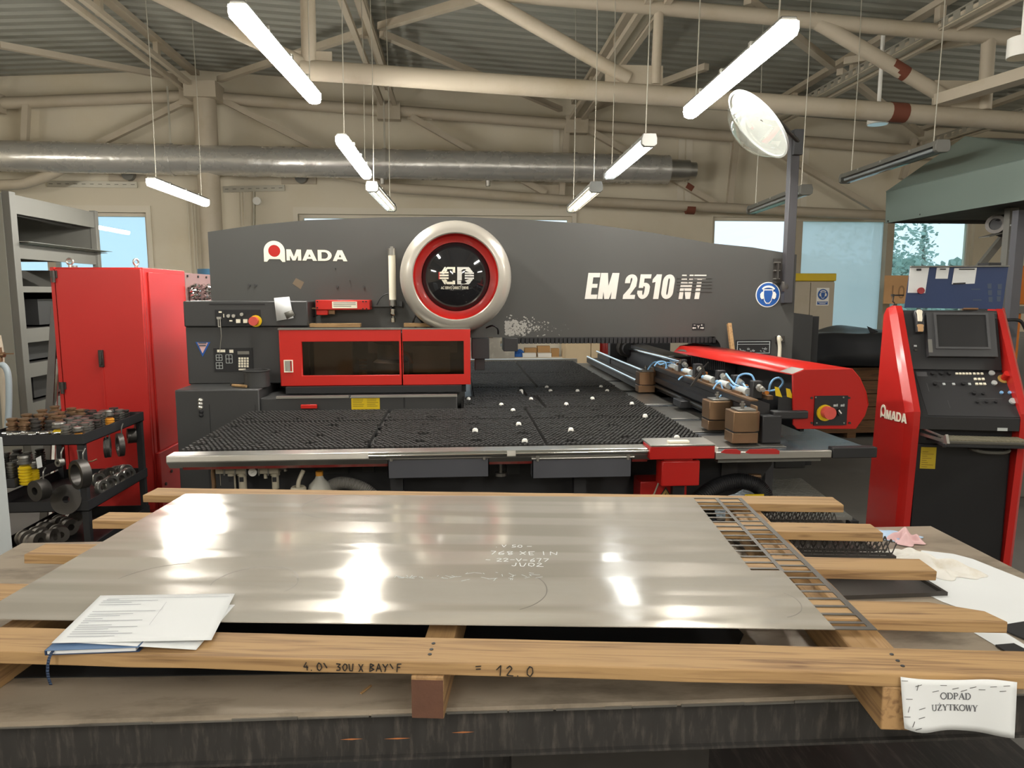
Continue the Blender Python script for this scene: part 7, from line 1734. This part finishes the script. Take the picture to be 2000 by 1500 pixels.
bb = thing('ducting_box', 'dark grey stepped machine housing behind the press end', 'machine housing', (3.2, 6.4, 0))
a, b = atY(1548, 610, 6.4), atY(1588, 616, 6.4)
part(bb, 'housing', MB().prism([(a.x-.1, 0), (a.x-.1, a.z+.01), (b.x, b.z), (b.x, 0)], XZ, 6.4, 7.2), K['frame_d'], bevel=.006)
part(bb, 'step', MB().box((b.x, 6.5, 0), (atY(1600,620,6.5).x, 7.1, atY(1600,618,6.5).z)), K['black'])
cr = thing('wooden_crate', 'old brown wooden crate beneath the black cover behind the console', 'crate', (4.5, 8.1, 0))
x0_, x1_, cy_ = 3.72, 5.30, 7.72
for k in range(5):
    z0_ = .06+.152*k; part(cr, 'side_board', MB().box((x0_, cy_, z0_), (x1_, cy_+.025, z0_+.143)), K['crate'])
for x in (x0_+.02, x1_-.1): part(cr, 'corner_post', MB().box((x, cy_+.025, .0), (x+.08, cy_+.08, .82)), K['crate'])
part(cr, 'back_board', MB().box((x0_, cy_+.9, .06), (x1_, cy_+.925, .82)).box((x0_, cy_+.03, .06), (x0_+.02, cy_+.9, .82)).box((x1_-.02, cy_+.03, .06), (x1_, cy_+.9, .82)), K['crate'])
for x in (x0_, 4.46, x1_-.1): part(cr, 'skid', MB().box((x, cy_, 0), (x+.1, cy_+.92, .058)), K['crate'])
n = 30; vs = []; fs = []; rn = random.Random(21); ph = [(rn.uniform(2,7), rn.uniform(2,7), rn.uniform(0,6)) for _ in range(5)]
for j in range(n+1):
    for i in range(n+1):
        u, v = i/n, j/n; x = 3.60+1.80*u; y = 7.66+1.05*v
        edge = max(0, (abs(u-.5)-.43)/.07, (.12-v)/.12, (abs(v-.5)-.42)/.08)
        z = 1.17 + .05*math.exp(-((u-.62)/.2)**2) + .03*sum(math.sin(a_*u*2+b_*v+c_) for a_, b_, c_ in ph)/2.2 - .36*min(1, edge)**1.6
        vs.append((x, y - .03*min(1, max(0, (.12-v)/.12)), max(z, .83)))
for j in range(n):
    for i in range(n): fs.append((j*(n+1)+i, j*(n+1)+i+1, (j+1)*(n+1)+i+1, (j+1)*(n+1)+i))
o = solo('black_cover', 'black plastic film draped over the wooden crate', 'cover sheet', MB().add(vs, fs), mat('black_film', '#202124', .35, var=.1))
m = o.modifiers.new('s', 'SOLIDIFY'); m.thickness = .004
pk = [atY(a, b, 7.9) for a, b in [(1693,637),(1700,640),(1730,655),(1745,690),(1700,676),(1699,650)]]
o = solo('cover_flap', 'stiff black flap poking up from the draped black film', 'flap', MB().add(pk, [tuple(range(6))]), K['dark'], smooth=False); m = o.modifiers.new('s', 'SOLIDIFY'); m.thickness = .006
# 101 sign on the window wall
a, b = atY(1729, 538, 10.9), atY(1790, 593, 10.9)
s1 = thing('number_sign', 'orange board with a number below the window, behind the console', 'sign', (a.x, 10.9, b.z))
part(s1, 'board', MB().box((a.x, 10.9, b.z), (b.x, 10.92, a.z)), mat('faded_orange', '#e2b07c', .7))
A = atY(1735, 583, 10.898); part(s1, 'number', font(MB(), '101', (A.x, 10.899, A.z), (1,0,0), (0,0,1), .21, wide=.85, bold=.0, depth=.002, space=1.15), mat('brown_digits', '#b58a60', .7))
part(s1, 'stand', MB().box((a.x+.2, 10.93, 0), (a.x+.25, 10.98, b.z+.1)), K['grey'])
# grey-green hood of the next machine
hd = thing('laser_machine', 'big machine under a grey green sloped hood with orange panels', 'machine', (5.0, 5.5, 0))
HX = K['hood']
HYf, HYn = 6.3, 4.3
A0, A1 = atY(1729, 436, HYf), atY(1731, 376, HYf)
def alongY(p_, y): return Vector((p_.x, y, p_.z))
kk = Vector((A0.x-.06, HYn, A0.z)); 
B0, B1 = Vector((A0.x-.02, HYn, A0.z)), Vector((A1.x-.02, HYn, A1.z))
R1 = atY(1886, 268, HYf-.05)
nrm = (B1-A1).cross(R1-A1).normalized(); d_ = ray(2000, 286); R2 = CAM_P + d_*((A1-CAM_P).dot(nrm)/d_.dot(nrm)); R3 = R1 + (R2-R1)*1.8
part(hd, 'hood_skirt', MB().add([A0, B0, B1, A1, A0+Vector((.02,0,0)), B0+Vector((.02,0,0)), B1+Vector((.02,0,0)), A1+Vector((.02,0,0))], [(0,1,2,3),(7,6,5,4),(0,4,5,1),(2,6,7,3),(0,3,7,4)]), HX)
o = part(hd, 'hood_slope', MB().add([A1, B1, R3, R1], [(0,1,2,3)]), HX, smooth=False); m = o.modifiers.new('s', 'SOLIDIFY'); m.thickness = .01
part(hd, 'hood_end', MB().add([A0, A1, R1, Vector((R1.x+2, HYf, R1.z)), Vector((R1.x+2, HYf, A0.z))], [(0,1,2,3,4)]), K['frame_d'])
part(hd, 'hood_underside', MB().add([A0+Vector((0,0,.01)), B0+Vector((0,0,.01)), B0+Vector((2.8,0,.06)), A0+Vector((2.8,0,.06))], [(0,1,2,3)]), K['dark'])
part(hd, 'hood_back', MB().add([R1, R3, R3+Vector((1.6,0,-.02)), R1+Vector((2.6,0,-.02))], [(0,1,2,3)]), K['frame_d'])
for (a, b) in [(1735,432),(1798,419),(1900,399),(1999,375)]:
    p0 = A0; N2 = Vector((-1,0,0)); dd = ray(a, b); p_ = CAM_P + dd*((A0-CAM_P).dot(N2)/dd.dot(N2)); part(hd, 'rivet', MB().cyl(p_, p_+Vector((-.006,0,0)), .008, 10), K['dark'])
HY = 5.2
G3 = K['frame_d']
def hp(a, b, y=HY): return atY(a, b, y)
p, q_ = hp(1975, 423), hp(1957, 700); part(hd, 'post', MB().box((p.x-.035, HY-.03, 0), (p.x+.035, HY+.03, 2.29)), K['grey'], bevel=.003)
p, q_ = hp(1990, 423, 5.0), hp(1975, 680, 5.0)
part(hd, 'post', MB().box((p.x-.02, 4.98, 0), (p.x+.05, 5.04, 2.25)), mat('post_dark', '#55555a', .5))
part(hd, 'brace', MB().bar(hp(1912, 522, 5.6), hp(1966, 455, 5.6), .05, .04, (0,1,0)).bar(hp(1985, 500, 5.6), hp(2030, 455, 5.6), .05, .04, (0,1,0)), K['grey'])
part(hd, 'cable_tie', MB().box((hp(1968,440).x-.005, HY-.035, hp(1968,440).z-.008), (hp(1985,440).x, HY+.035, hp(1968,440).z+.004)).box((hp(1966,490).x-.005, HY-.035, hp(1968,490).z-.006), (hp(1980,490).x, HY+.035, hp(1968,490).z+.004)).box((hp(1964,541).x-.005, HY-.035, hp(1968,541).z-.006), (hp(1976,541).x, HY+.035, hp(1968,541).z+.004)), K['lgrey'])
a, b = hp(1981, 519, 5.3), hp(2060, 595, 5.3); part(hd, 'orange_panel', MB().box((a.x, 5.3, b.z), (b.x, 5.34, a.z)), K['orange'], bevel=.01)
a, b = hp(1979, 612, 5.3), hp(1996, 628, 5.3); part(hd, 'orange_panel', MB().box((a.x, 5.3, .15), (a.x+.07, 5.34, a.z)), K['orange'], bevel=.006)
a, b = hp(1976, 598, 5.3), hp(2060, 612, 5.3); part(hd, 'grey_beam', MB().box((a.x-.03, 5.28, b.z), (b.x, 5.34, a.z)), K['grey'])
part(hd, 'lower_body', MB().box((hp(1998,800,5.3).x, 5.3, 0), (hp(1998,800,5.3).x+1.2, 6.2, 1.3)), K['grey'], bevel=.01)
part(hd, 'black_hose', MB().tube(curve3([hp(1966,625,4.9), hp(1985,625,4.9), hp(1996,630,4.9), hp(2006,650,4.9)]), .012, 10), K['rubber'])
p = hp(1945, 438, 5.4)
mtr = part(hd, 'motor', MB().lathe([(.03,.0),(.06,.0),(.075,.02),(.075,.10),(.06,.14),(.09,.18),(.09,.32),(.0,.32)], Matrix.Translation(p) @ Matrix.Rotation(R(35), 4, 'Z') @ Matrix.Rotation(R(90), 4, 'Y'), 22), K['rubber'])
part(hd, 'motor_ring', MB().lathe([(.045,-.01),(.072,-.01),(.072,.015),(.045,.015)], Matrix.Translation(p) @ Matrix.Rotation(R(35), 4, 'Z') @ Matrix.Rotation(R(90), 4, 'Y'), 22, close=True), K['dsteel'])
part(hd, 'motor_tray', MB().bar(hp(1922,463,5.4), hp(1966,452,5.4), .12, .008), K['grey'])
part(hd, 'hose', MB().tube(curve3([hp(1950,425,5.4), hp(1962,440,5.4), hp(1972,452,5.4), hp(1990,448,5.4), hp(2010,430,5.4)]), .03, 12), K['rubber'])
solo('black_box', 'small black box on top of the blue board, beside the grey post', 'box', MB().box((hp(1931,521,4.4).x, 4.4, 1.2), (hp(1955,521,4.4).x, 4.5, hp(1931,513,4.4).z)).box((hp(1933,521,4.4).x, 4.42, 0), (hp(1953,521,4.4).x, 4.48, 1.2)), K['dark'])
